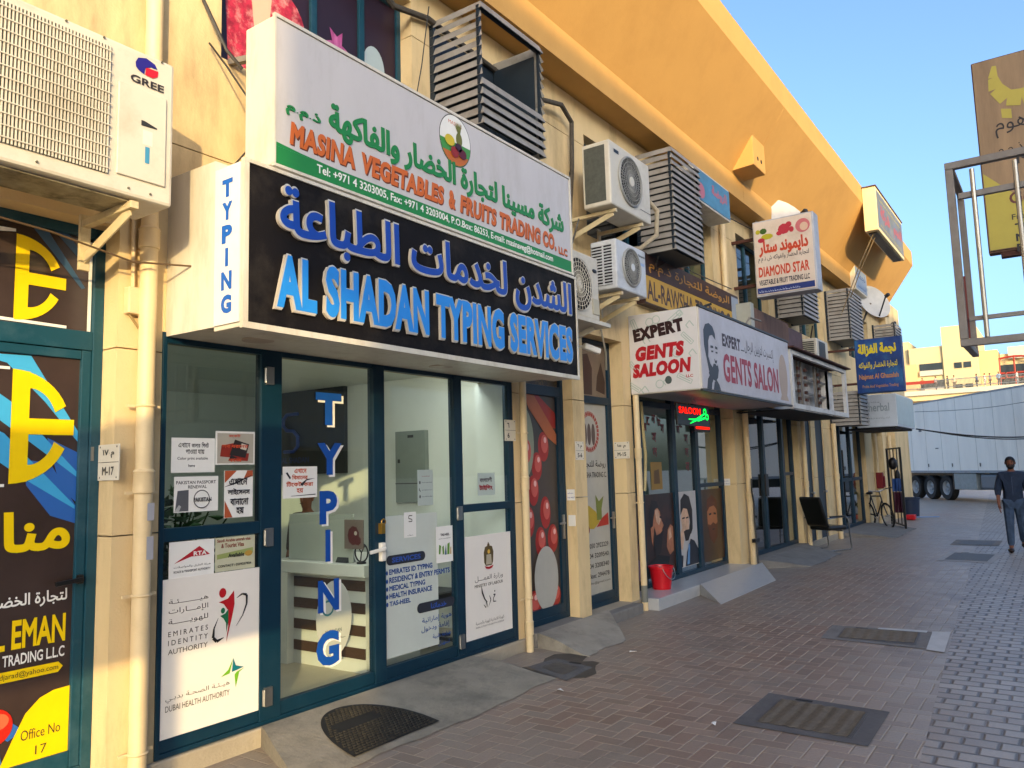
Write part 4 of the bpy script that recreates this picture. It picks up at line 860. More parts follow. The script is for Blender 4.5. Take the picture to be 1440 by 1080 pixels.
# --- right edge of the photograph: signboard and guard frame, fixed to the opposite building
S13 = thing("hanging_sign", "tall brown and yellow hanging signboard behind the metal guard frame", "sign", (7.5, -.2, 3.4))
bx("casing", BROWN, S13, 7.512, 7.62, -.95, .385, 3.40, 5.06, bevel=.01); bx("face", mat("sun_bleached_brown_face", '977b58', .55, var=.25, scale=3, dirt='5f4a34', dirt_amt=.6, dscale=1.6, stretch=(3, 3, .4)), S13, 7.5, 7.511, -.94, .375, 3.42, 5.045)
P13 = Panel('side', 7.5)
mb = MB(); shape(mb, [(.37, 3.425), (-.94, 3.425), (-.94, 3.62), (.0, 3.68), (.2, 3.90), (.37, 4.08)], P13, .002)
pts = [(.25+.04*math.cos(t)-.28*math.sin(t*.5), 4.72-.17*math.sin(t)) for t in [i*.22 for i in range(14)]]
for i, q in enumerate(band([(.22, 4.98), (.235, 4.88), (.22, 4.78), (.15, 4.68), (.05, 4.66), (-.08, 4.68), (-.25, 4.76)], [.03, .07, .11, .13, .14, .14, .12])): shape(mb, q, P13, .0022+.0003*i)
shape(mb, [(.20, 4.52), (.13, 4.50), (.13, 4.58), (.20, 4.60)], P13, .002); mb.build("yellow_print", ink('b0a03c'), S13)
mb = MB(); text(mb, arabic("سيتي هوم"), P13, .255, 4.35, .62, .15, .003, bold=.0); text(mb, arabic("مؤسسة ش.ذ.م.م").replace('ؤ', '\uFE86'), P13, .25, 4.19, .62, .10, .003)
text(mb, "Multi City", P13, .13, 4.08, .60, .12, .003, bold=.02); text(mb, "Build Cont", P13, .04, 3.70, .40, .05, .0035); text(mb, "Fruits & Veg M", P13, .2, 3.635, .42, .06, .0035, bold=.01)
for i, s_ in enumerate(("Tel  : +971", "Mob : +971", "Fax : +971")): text(mb, s_, P13, .185, 3.55-.085*i, .42, .066, .0042, bold=.03)
mb.build("black_lettering", ink('241c12'), S13); mb = MB(); text(mb, "General", P13, .205, 3.78, .42, .10, .003, bold=.02); mb.build("red_lettering", ink('5f2a1c'), S13)
MB().cyl((7.57, -1.02, 0), (7.57, -1.02, 5.1), .06).build('post', GALV, S13); MB().box(7.515, 7.60, -.7, .30, 3.36, 3.398).build("wall_bracket", RUST, S13)
GF = thing("guard_frame", "grey steel guard frame with thin upright bars jutting into the lane", "frame", (5.5, -.2, 2.45))
MB().cyl((5.9, -1.05, 0), (5.9, -1.05, 3.6), .06).build("post", GALV, GF)
g = MB().box(5.5, 5.545, -.99, .475, 3.525, 3.57).box(5.5, 5.545, .43, .475, 2.45, 3.524).box(5.5, 5.545, -.99, .475, 2.405, 2.449).box(6.2, 6.24, -.99, .475, 3.53, 3.57).box(6.2, 6.24, .435, .475, 2.45, 3.529).box(5.546, 6.199, .43, .47, 3.53, 3.565).box(5.546, 6.199, .43, .47, 2.41, 2.449)
g.build("frame", GALV, GF, bevel=.004)
MB().box(5.512, 5.54, -.985, .414, 3.33, 3.365).box(5.512, 5.54, -.985, .414, 2.56, 2.585).build("cross_bar", GALV, GF)
for y in (.33, .105, -.12, -.345, -.57, -.8): MB().cyl((5.505, y, 2.45), (5.505, y, 3.5), .014, 8).build("upright_bar", STEEL, GF)
MB().box(5.562, 5.57, .42, .47, 2.46, 2.85).build("rust_stain", ink('6a2a20'), GF)

# ================================================================ air conditioners
def fan(mb, c, r, n=13):
    """front-facing fan blades"""
    for k in range(n):
        t = 2*math.pi*k/n; d = Vector((math.cos(t), 0, math.sin(t))); e = Vector((-math.sin(t), 0, math.cos(t))); c_ = Vector(c)
        mb.add([c_+d*r*.18-e*r*.03, c_+d*r*.9-e*r*.16, c_+d*r*.93+e*r*.02+Vector((0, -.012, 0)), c_+d*r*.2+e*r*.05+Vector((0, -.012, 0))], [(0, 1, 2, 3)])
    return mb
def ac_unit(label, x0, x1, y0, y1, z0, z1, body, kind, group="outdoor air conditioner units on the wall"):
    A = thing("air_conditioner", label, "air conditioner", ((x0+x1)/2, y1, z0), group)
    MB().box(x0, x1, y0, y1, z0, z1).build("casing", body, A, bevel=.018)
    if kind == 'slats':
        gx1 = x1-.36
        bx("coil", FIN, A, x0+.06, gx1, y0-.004, y0-.001, z0+.085, z1-.05)
        g = MB()
        n = int((gx1-x0-.06)/.0165)
        for k in range(n+1): x = x0+.06+k*.0165; g.box(x-.0035, x+.0035, y0-.014, y0-.006, z0+.085, z1-.05)
        for k in range(12): z = z0+.11+k*(z1-z0-.19)/11; g.box(x0+.06, gx1, y0-.019, y0-.0145, z-.003, z+.003)
        g.build("front_grille", body, A)
        MB().box(x1-.32, x1-.05, y0-.012, y0-.001, z0+.10, z1-.22).build("service_panel", body, A, bevel=.008)
        P = Panel('street', y0-.001); cx = x1-.165
        mb = MB(); shape(mb, [(cx-.065, z1-.075), (cx-.05, z1-.045), (cx-.005, z1-.03), (cx+.045, z1-.045), (cx+.06, z1-.07), (cx+.02, z1-.07), (cx-.01, z1-.09), (cx-.015, z1-.125), (cx-.045, z1-.115), (cx-.062, z1-.10)], P, .003); mb.build("logo_blue", ink('241c78'), A)
        mb = MB(); shape(mb, [(cx-.005, z1-.082), (cx+.065, z1-.078), (cx+.062, z1-.11), (cx+.035, z1-.128), (cx-.01, z1-.126)], P, .003); mb.build("logo_red", ink('c01828'), A)
        mb = MB(); text(mb, "GREE", P, cx-.09, z1-.19, .19, .042, .003, bold=.03); mb.build("logo_lettering", ink('2e2a2a'), A)
        P = Panel('street', y0-.012); mb = MB(); shape(mb, [(cx-.03, z0+.40), (cx+.06, z0+.405), (cx+.06, z0+.412), (cx-.012, z0+.43), (cx-.03, z0+.43)], P, .002); mb.build("pull_slot", DGREY, A)
        mb = MB(); shape(mb, [(cx-.005, z0+.20), (cx+.02, z0+.20), (cx+.02, z0+.29), (cx-.005, z0+.29)], P, .002); mb.build("blue_label", ink('3f86a8'), A); mb = MB(); shape(mb, [(cx-.02, z0+.30), (cx+.035, z0+.30), (cx+.035, z0+.38), (cx-.02, z0+.38)], P, .002); mb.build("grey_label", ink('d0ccc0'), A)
        sc = MB()
        for x in (x0+.5, x1-.4, x1-.08): sc.cyl((x, y0-.002, z1-.015), (x, y0-.008, z1-.015), .006, 8)
        for x in (x1-.7, x1-.25, x1-.13): sc.cyl((x, y0-.002, z0+.04), (x, y0-.008, z0+.04), .006, 8)
        sc.build("screw", ink('5a5648'), A)
        un = MB().box(x0+.05, x1-.22, y0+.05, y1-.04, z0-.012, z0-.001)
        un.build("base_tray", mat("dusty_base_tray", (.36, .32, .22), .6, metal=.3, var=.4, scale=12, dirt='3a3020', dirt_amt=.9, dscale=9), A)
    else:
        r = (z1-z0)*.37; cx = x0+(x1-x0)*.47; cz = (z0+z1)/2+.01
        mb = MB().cyl((cx, y0-.001, cz), (cx, y0-.004, cz), r, 32); mb.build("fan_opening", DARK, A)
        fan(MB(), (cx, y0-.006, cz), r).build("fan_blade", DGREY if kind != 'grey' else ink('3a3f44'), A)
        g = MB()
        for k in range(5): g.ring((cx, y0-.024, cz), 1, r*(.28+.18*k), .0035, 32, 4)
        for k in range(40): t = 2*math.pi*k/40; g.obox((cx+math.cos(t)*r*.2, y0-.022, cz+math.sin(t)*r*.2), (cx+math.cos(t)*r, y0-.018, cz+math.sin(t)*r), .006, .004)
        g.ring((cx, y0-.012, cz), 1, r*1.02, .014, 40, 6); g.build("fan_guard", ink('8a8a86'), A)
        MB().cyl((cx, y0-.02, cz), (cx, y0-.03, cz), r*.2, 20).build("hub_cap", body, A)
        sg = MB()
        if kind == 'white':
            bx("side_grille", FIN, A, x0-.004, x0-.001, y0+.06, y1-.03, z0+.05, z1-.05)
        else:
            bx("side_shadow", DARK, A, x0-.003, x0-.001, y0+.06, y1-.02, z0+.05, z1-.05)
            for k in range(14): z = z0+.06+k*(z1-z0-.12)/13; sg.box(x0-.016, x0-.0035, y0+.055, y1-.02, z-.007, z+.007)
            sg.box(x0-.018, x0-.0035, (y0+y1)/2-.008, (y0+y1)/2+.008, z0+.05, z1-.05); sg.build("side_grille", body, A)
        P = Panel('street', y0-.001)
        mb = MB()
        if kind == 'white': shape(mb, [(x0+.10, z1-.12), (x0+.22, z1-.12), (x0+.22, z1-.08), (x0+.10, z1-.08)], P, .002); shape(mb, [(x1-.3, z0+.12), (x1-.03, z0+.12), (x1-.03, z0+.127), (x1-.3, z0+.127)], P, .002)
        else: text(mb, "Panasonic", P, x1-.20, z1-.10, .17, .032, .002, bold=.04)
        mb.build("badge", ink('20242c'), A)
        if kind == 'grey': mb = MB(); shape(mb, [(x1-.17, z1-.2), (x1-.05, z1-.2), (x1-.05, z1-.165), (x1-.17, z1-.165)], P, .002); mb.build("blue_label", ink('8ea4c8'), A)
    br = MB()
    for x in (x0+.15, x1-.2):
        br.obox((x, 4.45, z0-.035), (x, y0+.02, z0-.03), .045, .04).obox((x, 4.45, z0-.24), (x, y0+.06, z0-.055), .012, .06).box(x-.03, x+.03, 4.425, 4.449, z0-.3, z0+.02)
    br.build("wall_bracket", mat("cream_steel_bracket", (.60, .50, .30), .5, var=.15, dirt='6a4a28', dirt_amt=.6, dscale=6) if "cream_steel_bracket" not in MATS else MATS["cream_steel_bracket"], A, bevel=.003)
    return A
ac_unit("sunlit ivory air conditioner with a wide slatted grille at the left edge", 1.30, 2.39, 3.90, 4.26, 3.21, 4.03, ACW, 'slats')
ac_unit("large white air conditioner, the upper one above the grey one", 7.50, 8.52, 3.83, 4.18, 4.60, 5.34, ACW, 'white')
ac_unit("grey air conditioner with ribbed side grille under the larger white one", 7.74, 8.50, 3.92, 4.25, 3.72, 4.29, ACG, 'grey')
A4 = thing("air_conditioner", "dusty cream air conditioner tucked behind the end of the black sign", "air conditioner", (7, 4.3, 3.26), "outdoor air conditioner units on the wall")
bx("casing", ACW, A4, 6.50, 7.30, 3.92, 4.25, 3.27, 3.95, bevel=.02)
MB().cyl((6.86, 3.919, 3.6), (6.86, 3.915, 3.6), .27, 30).build("fan_opening", DARK, A4)
g = MB()
for k in range(6): g.ring((6.86, 3.90, 3.6), 1, .05+.044*k, .004, 28, 4)
for k in range(28): t = 2*math.pi*k/28; g.obox((6.86, 3.903, 3.6), (6.86+.27*math.cos(t), 3.908, 3.6+.27*math.sin(t)), .005, .004)
g.build("fan_guard", ACW, A4); MB().ball((7.21, 3.917, 3.80), .05, .006, .022, 20, 8).build("badge", BLK, A4)
MB().box(7.14, 7.28, 3.91, 3.92, 3.33, 3.5).build("vent_panel", ink('b0a890'), A4, bevel=.004)
MB().box(6.3, 7.42, 3.86, 4.44, 3.215, 3.255).obox((7.2, 4.45, 3.0), (7.2, 3.95, 3.2), .03, .05).build("wall_bracket", ACW, A4)
A5 = thing("air_conditioner", "small air conditioner with dark front standing on the sign box below a louvre cage", "air conditioner", (16.8, 4.2, 3.65), "outdoor air conditioner units on the wall")
bx("casing", ACW, A5, 16.3, 17.2, 3.9, 4.3, 3.66, 4.22, bevel=.02); bx("front_grille", DGREY, A5, 16.45, 16.95, 3.892, 3.899, 3.72, 4.17); s = MB()
for k in range(12): s.box(16.284, 16.299, 3.95, 4.28, 3.7+.04*k, 3.72+.04*k)
s.build("side_grille", FIN, A5); MB().obox((16.5, 4.45, 3.63), (16.5, 3.95, 3.63), .04, .04).obox((17, 4.45, 3.63), (17, 3.95, 3.63), .04, .04).build("wall_bracket", GALV, A5)

# ================================================================ louvre cages
def louvre(label, x0, x1, y0, z0, z1, closed=True, step=.088, gap=None):
    L = thing("louvre_cage", label, "louvre cage", ((x0+x1)/2, 4.45, z0), "louvred cages round wall equipment")
    fr = MB()
    for x in (x0, x1-.035): fr.box(x, x+.035, y0+.03, y0+.06, z0, z1).box(x, x+.035, 4.40, 4.448, z0, z1)
    fr.box(x0+.036, x1-.036, y0+.03, y0+.06, z1-.03, z1)
    if closed: fr.box(x0+.02, x1-.02, y0+.07, 4.39, z0, z0+.02).box(x0+.05, x1-.05, y0+.08, 4.38, z0+.021, z1-.12)
    fr.build("frame", LOUVD, L)
    sl = MB(); n = int((z1-z0)/step)
    for k in range(n+1):
        z = z0+k*step
        
        o, h, t = .026, .066, .010     # blade leans in at the top
        # chevron running left side - front - right side
        a = [(x0, 4.44, z), (x0-.0, y0, z), (x1, y0, z), (x1, 4.44, z)]
        b = [(x0+o, 4.44, z+h), (x0+o, y0+o, z+h), (x1-o, y0+o, z+h), (x1-o, 4.44, z+h)]
        for i in range(3):
            if i == 1 and gap and gap[0] < z < gap[1]: continue
            p, q, r, s_ = a[i], a[i+1], b[i+1], b[i]
            dn = Vector((0, 0, -t))
            sl.add([p, q, r, s_]+[tuple(Vector(v)+dn) for v in (p, q, r, s_)], [(0,1,2,3), (7,6,5,4), (0,4,5,1), (3,2,6,7)])
    sl.build("louvre_blades", LOUV, L)
    return L
LA = louvre("large louvre cage with missing blades above the white vegetable sign", 5.22, 6.22, 3.85, 4.72, 5.80, closed=False, gap=(5.12, 5.72))
MB().box(5.3, 5.9, 4.3, 4.40, 4.8, 5.3).build("inner_casing", DARK, LA); MB().quad((5.27, 4.42, 5.0), (6.17, 4.42, 5.0), (6.17, 4.42, 5.75), (5.27, 4.42, 5.75)).build("back_sheet", LOUVD, LA); MB().box(6.165, 6.175, 3.93, 4.40, 4.75, 5.74).build("side_sheet", LOUVD, LA); MB().box(5.275, 5.285, 3.93, 4.40, 4.75, 5.40).build("side_sheet", LOUVD, LA); MB().box(5.29, 6.16, 3.93, 3.94, 4.75, 5.10).build("front_sheet", LOUVD, LA)
louvre("louvre cage beside the upper white air conditioner", 9.42, 10.40, 3.90, 4.54, 5.86)
louvre("small louvre cage right of the diamond star sign", 15.5, 16.62, 3.88, 4.57, 5.5)
louvre("tall louvre cage under the small white and blue sign", 19.62, 21.05, 3.88, 4.62, 5.82)
louvre("louvre cage with a bird on top behind the blue projecting sign", 25.3, 26.4, 3.80, 4.2, 5.78)
louvre("low louvre cage at head height beside the stripped sign frame", 19.3, 20.2, 3.75, 2.58, 3.30)

# ================================================================ pipes, plates, small fittings
def pipe(label, x, y, r, z0, z1, m=PIPE, collars=(), clamps=()):
    P = thing("drain_pipe", label, "pipe", (x, y, z0), "rainwater pipes down the shop fronts")
    MB().cyl((x, y, z0), (x, y, z1), r, 20).build("pipe", m, P)
    for z in collars: MB().lathe((x, y, z), [(r+.001, -.06), (r*1.18, -.055), (r*1.18, .055), (r*1.25, .06), (r+.001, .075)], 20).build("collar", m, P)
    for z in clamps: MB().ring((x, y, z), 2, r*1.03, .008, 20, 5).obox((x-.10, y+.02, z), (x+.10, y+.02, z), .012, .016).build("clamp", m, P)
    return P
p0 = pipe("thick cream drain pipe beside the numbered pier at the left", 2.545, 4.385, .05, .02, 6.1, collars=(1.72, 3.16), clamps=(2.16, 1.08, .22, 1.66))
stk = MB(); PS = Panel('street', 4.334)
for z, h in ((1.50, .10), (1.28, .13)): shape(stk, [(2.54, z), (2.582, z), (2.582, z+h), (2.54, z+h)], PS, .003)
stk.build("sticker", ink('9a9aa0'), p0)
pipe("cream drain pipe between the glazed shop and the red fruit door", 6.465, 4.375, .036, 0, 2.62, collars=(.22, 1.6), clamps=(2.1, .5))
p2 = pipe("cream drain pipe with a grey foot left of the barber shop", 8.97, 4.36, .038, .0, 2.63, collars=(1.9,), clamps=(1.3,))
MB().cyl((8.97, 4.36, .10), (8.97, 4.36, .30), .0395, 18).build("grey_sleeve", GREYPIPE, p2)
pipe("cream drain pipe right of the barber shop with a loose cable", 13.1, 4.37, .05, 0, 2.62, collars=(1.2,))
pipe("thin cream drain pipe behind the black chair", 16.66, 4.38, .045, 0, 2.62, collars=(1.3,))
pipe("cream drain pipe right of the narrow dark doors", 19.25, 4.37, .05, 0, 2.62, collars=(1.4,))
pipe("upper cream pipe between first floor windows", 12.55, 4.38, .05, 3.9, 6.1)
pipe("far cream pipe beside the bicycle", 24.0, 4.37, .05, 0, 2.5)
pipe("far cream pipe at the dark corner doorway", 26.2, 4.37, .05, 0, 2.5)
for label, x, z in (("dark electrical cable hanging on the pipe right of the barber shop", 13.02, 1.5),):
    o = MB().tube([(x, 4.30, 1.5), (x-.02, 4.30, 1.3), (x+.05, 4.30, 1.1), (x, 4.29, .8), (x+.02, 4.28, .35), (x-.05, 4.25, .1), (x+.06, 4.2, .02)], .014, 8).box(x-.06, x+.14, 4.27, 4.33, .46, .52).build("electrical_cable", BLACK, loc=(x, 4.3, 0)); tag(o, label, "cable")
def plate(label, lines, pan, u, v, wd, ht, group="number plates on the piers"):
    T_ = thing("number_plate", label, "number plate", pan.at(u, v, 0), group)
    mb = MB(); q = [(u, v), (u+pan.sgn*wd, v), (u+pan.sgn*wd, v+ht), (u, v+ht)]
    shape(mb, q, pan, .004, .006); mb.build("plate", mat("ivory_plate", (.66, .60, .48), .5, var=.06) if "ivory_plate" not in MATS else MATS["ivory_plate"], T_)
    mb = MB(); shape(mb, [(u, v+ht*.495), (u+pan.sgn*wd, v+ht*.495), (u+pan.sgn*wd, v+ht*.51), (u, v+ht*.51)], pan, .0115)
    for i, s_ in enumerate(lines):
        if s_: text(mb, s_, pan, u+pan.sgn*wd*.22, v+ht*(.62 if i == 0 else .14), wd*(.56 if len(s_) > 1 else .2), ht*.24, .0115, bold=.03)
    for a, b in ((.1, .08), (.9, .08), (.1, .93), (.9, .93)): shape(mb, ell(u+pan.sgn*wd*a, v+ht*b, .006, .006, 8), pan, .0115)
    mb.build("lettering", ink('2e2a24'), T_); return T_
plate("ivory plate M-17 on the sunlit pier at the left", ["\u0661\u0667-\u0645", "M-17"], Panel('side', 2.40), 4.60, 1.735, .225, .205)
plate("ivory plate 6 beside the glazed shop", ["\u0666", "6"], Panel('street', 4.437), 6.22, 2.02, .18, .205)
plate("ivory plate on the pier between the red and white doors", ["\u0666-\u0645", "S-6"], Panel('street', 4.45), 7.575, 1.83, .18, .205)
plate("ivory plate M-15 on the pier left of the barber shop", ["\u0661\u0665-\u0645", "M-15"], Panel('side', 8.81), 4.605, 1.845, .21, .205)
def sticker(label, pan, u, v, wd, ht):
    mb = MB(); shape(mb, [(u, v), (u+pan.sgn*wd, v), (u+pan.sgn*wd, v+ht), (u, v+ht)], pan, .003, .0015); o = mb.build("sticker", PAPER, loc=pan.at(u, v, 0)); tag(o, label, "sticker", "small stickers on the piers")
    mb = MB(); squiggle(mb, pan, u+pan.sgn*wd*.1, v+ht*.6, wd*.7, ht*.2, .006); squiggle(mb, pan, u+pan.sgn*wd*.1, v+ht*.2, wd*.8, ht*.2, .006); mb.build("print", ink('4a5a9a'), o)
sticker("small white and blue sticker on the pier beside the red fruit door", Panel('side', 7.56), 4.56, 1.39, .10, .12)
sticker("small white and blue sticker on the pier right of the barber shop", Panel('side', 12.74), 4.70, 1.40, .14, .11)
sticker("small faded sticker on the pier left of the bicycle", Panel('side', 19.5), 4.52, 1.40, .14, .12)
bell = MB().box(7.548, 7.558, 4.46, 4.55, 1.11, 1.23).build("bell_box", WHITEG, loc=(7.55, 4.5, 1.11), bevel=.006); tag(bell, "small white bell box on the pier beside the red fruit door", "bell box")
J = thing("junction_box", "cream junction box with conduit on the wall beside the thick drain pipe", "junction box", (2.47, 4.44, 2.7)); bx("box", PIPE, J, 2.43, 2.56, 4.39, 4.448, 2.70, 2.86, bevel=.008); MB().tube([(2.47, 4.42, 2.86), (2.47, 4.43, 3.3), (2.46, 4.43, 3.8)], .012, 8).build("conduit", PIPE, J); MB().tube([(2.45, 4.42, 2.70), (2.50, 4.40, 2.62), (2.56, 4.43, 2.55)], .008, 6).build("cable", ink('8a7448'), J)
C_ = thing("security_camera", "small white security camera beside the end of the black sign", "camera", (7.5, 4.3, 3.0)); MB().obox((7.42, 4.2, 3.06), (7.60, 4.10, 3.0), .07, .07).build("housing", WHITEG, C_, bevel=.02); MB().obox((7.44, 4.44, 3.1), (7.46, 4.2, 3.05), .03, .03).cyl((7.42, 4.44, 3.1), (7.42, 4.449, 3.1), .05).build("mount", WHITEG, C_)
W_ = MB().tube([(4.3, 4.42, 5.95), (4.7, 4.40, 5.72), (5.15, 4.40, 5.82), (6.3, 4.40, 5.75), (6.9, 4.36, 5.73), (7.35, 4.33, 5.82), (7.62, 4.36, 5.72), (7.66, 4.40, 5.2), (7.60, 4.42, 4.6), (7.5, 4.43, 4.1)], .028, 8).build("refrigerant_pipe", mat("grey_pipe_lagging", '4a443c', .9, var=.3, scale=20, bump=.4), loc=(6, 4.4, 5)); tag(W_, "grey lagged pipe bending down the wall by the white air conditioner", "pipe")
W2_ = MB().tube([(8.5, 4.2, 5.0), (8.75, 4.0, 5.05), (8.9, 3.92, 4.9), (8.92, 3.95, 4.6), (8.75, 4.1, 4.42), (8.4, 4.3, 4.36), (8.1, 4.4, 4.35)], .03, 8).build("refrigerant_pipe", mat("pale_pipe_lagging", 'a89c84', .8, var=.2, scale=20), loc=(8.7, 4.2, 4.6)); tag(W2_, "pale insulated pipe looping behind the white air conditioner", "pipe")
W3_ = MB().tube([(-1, 4.0, 3.14), (.5, 4.05, 3.06), (1.9, 4.2, 3.02), (2.4, 4.3, 2.98), (2.72, 4.2, 3.0)], .006, 6).build("wire", ink('5a4630'), loc=(1, 4.1, 3)); tag(W3_, "thin sagging wire across the wall below the sunlit air conditioner", "wire")
def dish(label, x, y, z, r):
    D = thing("satellite_dish", label, "satellite dish", (x, y, z-r*1.2), "satellite dishes above the shops"); d = MB(); prof = [(r*k/6, .0) for k in range(7)]
    n = 28; ax = Vector((-.55, -.75, .35)).normalized(); a = ax.cross(Vector((0, 0, 1))).normalized(); b = a.cross(ax); vs = []; fs = []
    for k in range(7):
        for j in range(n):
            t = 2*math.pi*j/n; q = Vector((x, y, z))+(a*math.cos(t)+b*math.sin(t))*r*k/6+ax*(r*.22*(k/6)**2-.1*r); vs.append(tuple(q))
    for k in range(6):
        for j in range(n): fs.append((k*n+j, (k+1)*n+j, (k+1)*n+(j+1) % n, k*n+(j+1) % n))
    d.add(vs, fs); d.sm = True; d.build("reflector", mat("dish_white", (.52, .50, .46), .5, var=.1) if "dish_white" not in MATS else MATS["dish_white"], D)
    f = Vector((x, y, z))+ax*r*.9; MB().tube([tuple(Vector((x, y, z))-b*r*.95), tuple(f-b*r*.2)], .02, 6).obox(tuple(f-b*r*.2), tuple(f-b*r*.2+ax*.12), .07, .07).build("feed_arm", DGREY, D)
    MB().tube([(x, y+.05, z), (x+.05, y+.3, z-r), (x+.05, 4.45, z-r)], .03, 8).build("mast", GALV, D)
dish("white satellite dish half hidden behind the diamond star sign", 14.55, 3.95, 6.05, .62)
dish("grey satellite dish standing above the far louvre cages", 22.6, 3.9, 5.95, .50)
bd = MB(); bd.ball((26.2, 4.0, 5.86), .13, .08, .08).ball((26.33, 3.97, 5.93), .05).obox((26.1, 4.0, 5.86), (25.9, 4.03, 5.82), .07, .03).cyl((26.33, 3.97, 5.93), (26.42, 3.95, 5.92), .015, 6, .003).cyl((26.2, 4.0, 5.78), (26.2, 4.0, 5.84), .012, 6); tag(bd.build("bird", ink('1c1a1a'), loc=(26.2, 4, 5.78)), "dark pigeon perched on the far louvre cage", "bird")
for nm, y, z0, z1, lab in (("overhead_cable", 3.0, 2.55, 2.45, "double black cable sagging from the pale sign box across the lane"), ("overhead_cable", 3.1, 3.0, 3.6, "thin dark cable hanging high in front of the white trailer")):
    pts = []
    for k in range(17):
        t = k/16; pts.append((23.2+2.0*t, 3.2-4.2*t, z0+(z1-z0)*t-(.25 if z0 < 2.9 else .2)*math.sin(math.pi*t)))
    mb = MB().tube(pts, .018 if z0 < 2.9 else .006, 6)
    if z0 < 2.9: mb.tube([(x, y_-.02, z-.05*math.sin(i*.196)) for i, (x, y_, z) in enumerate(pts)], .014, 6)
    tag(mb.build(nm, BLACK, loc=pts[0]), lab, "cable", "overhead cables in front of the trailer")

WIR = ink('2c2824'); rw = random.Random(11)
for i, (pts, r_, lab) in enumerate([
    ([(8.1, 4.43, 3.70), (8.15, 4.38, 3.4), (8.3, 4.40, 3.1), (8.35, 4.43, 2.9)], .012, "thin drain hose hanging below the grey air conditioner"),
    ([(7.6, 4.3, 4.55), (7.55, 4.40, 4.2), (7.62, 4.42, 3.6), (7.7, 4.43, 3.2)], .010, "dark cable running down the wall behind the two air conditioners"),
    ([(2.95, 4.42, 4.6), (3.0, 4.30, 4.42), (3.1, 4.2, 4.2), (3.15, 4.25, 3.9), (3.05, 4.4, 3.7)], .007, "loose wires drooping from the bracket behind the white sign"),
    ([(2.9, 4.43, 4.9), (3.02, 4.33, 4.55), (3.12, 4.3, 4.45)], .012, "short frayed cable at the bracket of the white sign"),
    ([(5.05, 4.3, 5.85), (5.0, 4.35, 5.3), (4.95, 4.4, 4.9)], .005, "thin wire hanging left of the large louvre cage"),
    ([(9.5, 4.2, 4.5), (9.6, 4.3, 4.35), (10.2, 4.3, 4.62), (11.0, 4.3, 4.58), (12.6, 4.3, 4.62)], .008, "cable slung along the top of the brown and yellow sign"),
    ([(12.8, 4.35, 5.9), (13.3, 4.1, 5.75), (13.9, 4.2, 5.9), (15.2, 4.3, 5.72), (16.8, 4.3, 5.9)], .008, "cable drooping between the first floor windows"),
    ([(16.9, 4.1, 4.57), (16.95, 4.15, 4.4), (17.0, 4.2, 4.22)], .014, "hose from the small louvre cage to the air conditioner below it")]):
    tag(MB().tube(pts, r_, 6).build("wire", WIR if i != 0 else ink('8a8474'), loc=pts[0]), lab, "wire", None)
# ================================================================ notices and lettering on the glazed shop
PG = Panel('street', 4.454); GRP = "paper notices on the shop glass"
def notice(label, u0, u1, v0, v1, m=PAPER, name="notice", off=.0015, thick=.002, lv=None, group=GRP, cat="notice", pan=PG):
    T_ = thing(name, label, cat, pan.at(u0, v0, 0), group)
    q = [(u0, v0), (u1, v0), (u1, v1), (u0, v1)]
    mb = MB(); shape(mb, q, pan, off, thick); mb.build("sheet", m, T_); return T_
O1 = .0045
def lines(T_, m, rows, name="lettering", pan=PG, off=O1):
    mb = MB()
    for s_, u, v, wd, ht, *b in rows:
        if s_ is None: squiggle(mb, pan, u, v, wd, ht, off)
        else: text(mb, s_, pan, u, v, wd, ht, off, bold=b[0] if b else 0)
    return mb.build(name, m, T_)
def polys(T_, m, qs, name, off=O1, pan=PG, step=.0003):
    mb = MB()
    for i, q in enumerate(qs): shape(mb, q, pan, off+step*i)
    return mb.build(name, m, T_)
DK = ink('26242a')
def bn(s): return s
t = notice("white notice in bengali and english about colour printing, upper left of the pane", 2.755, 3.055, 1.771, 1.985)
lines(t, DK, [("\u098F\u0996\u09BE\u09A8\u09C7".replace("\u09A8\u09C7", "\u09C7\u09A8"), 2.80, 1.925, .08, .03, .015), ("\u0995\u09BE\u09B2\u09BE\u09B0", 2.89, 1.925, .06, .025, .015), ("\u09AA\u09BF\u09A8\u099F".replace("\u09AA\u09BF", "\u09BF\u09AA"), 2.96, 1.925, .05, .035, .015), ("\u09AA\u09BE\u0993\u09DF\u09BE \u09AF\u09BE\u09DF", 2.85, 1.885, .13, .03, .015), ("Color print available", 2.795, 1.845, .21, .022, .01), ("here", 2.87, 1.805, .045, .018, .01)])
t = notice("picture notice of red printed bank cards at the upper right of the pane", 3.058, 3.355, 1.817, 2.033, off=.0035)
polys(t, ink('a8a294'), [[(3.07, 1.825), (3.345, 1.825), (3.345, 2.02), (3.07, 2.02)]], "photo", .0065)
polys(t, ink('8a2a1c'), [[(3.09, 1.87), (3.20, 1.86), (3.21, 1.96), (3.10, 1.94)], [(3.19, 1.845), (3.30, 1.84), (3.31, 1.89), (3.2, 1.9)]], "red_card", .0078)
polys(t, ink('2a2422'), [[(3.16, 1.88), (3.28, 1.86), (3.31, 1.95), (3.20, 1.98)], [(3.15, 1.84), (3.17, 1.88), (3.22, 1.86)]], "dark_card", .009)
polys(t, ink('c8c0b0'), [[(3.24, 1.92), (3.285, 1.91), (3.295, 1.945), (3.25, 1.955)]], "white_chip", .0105)
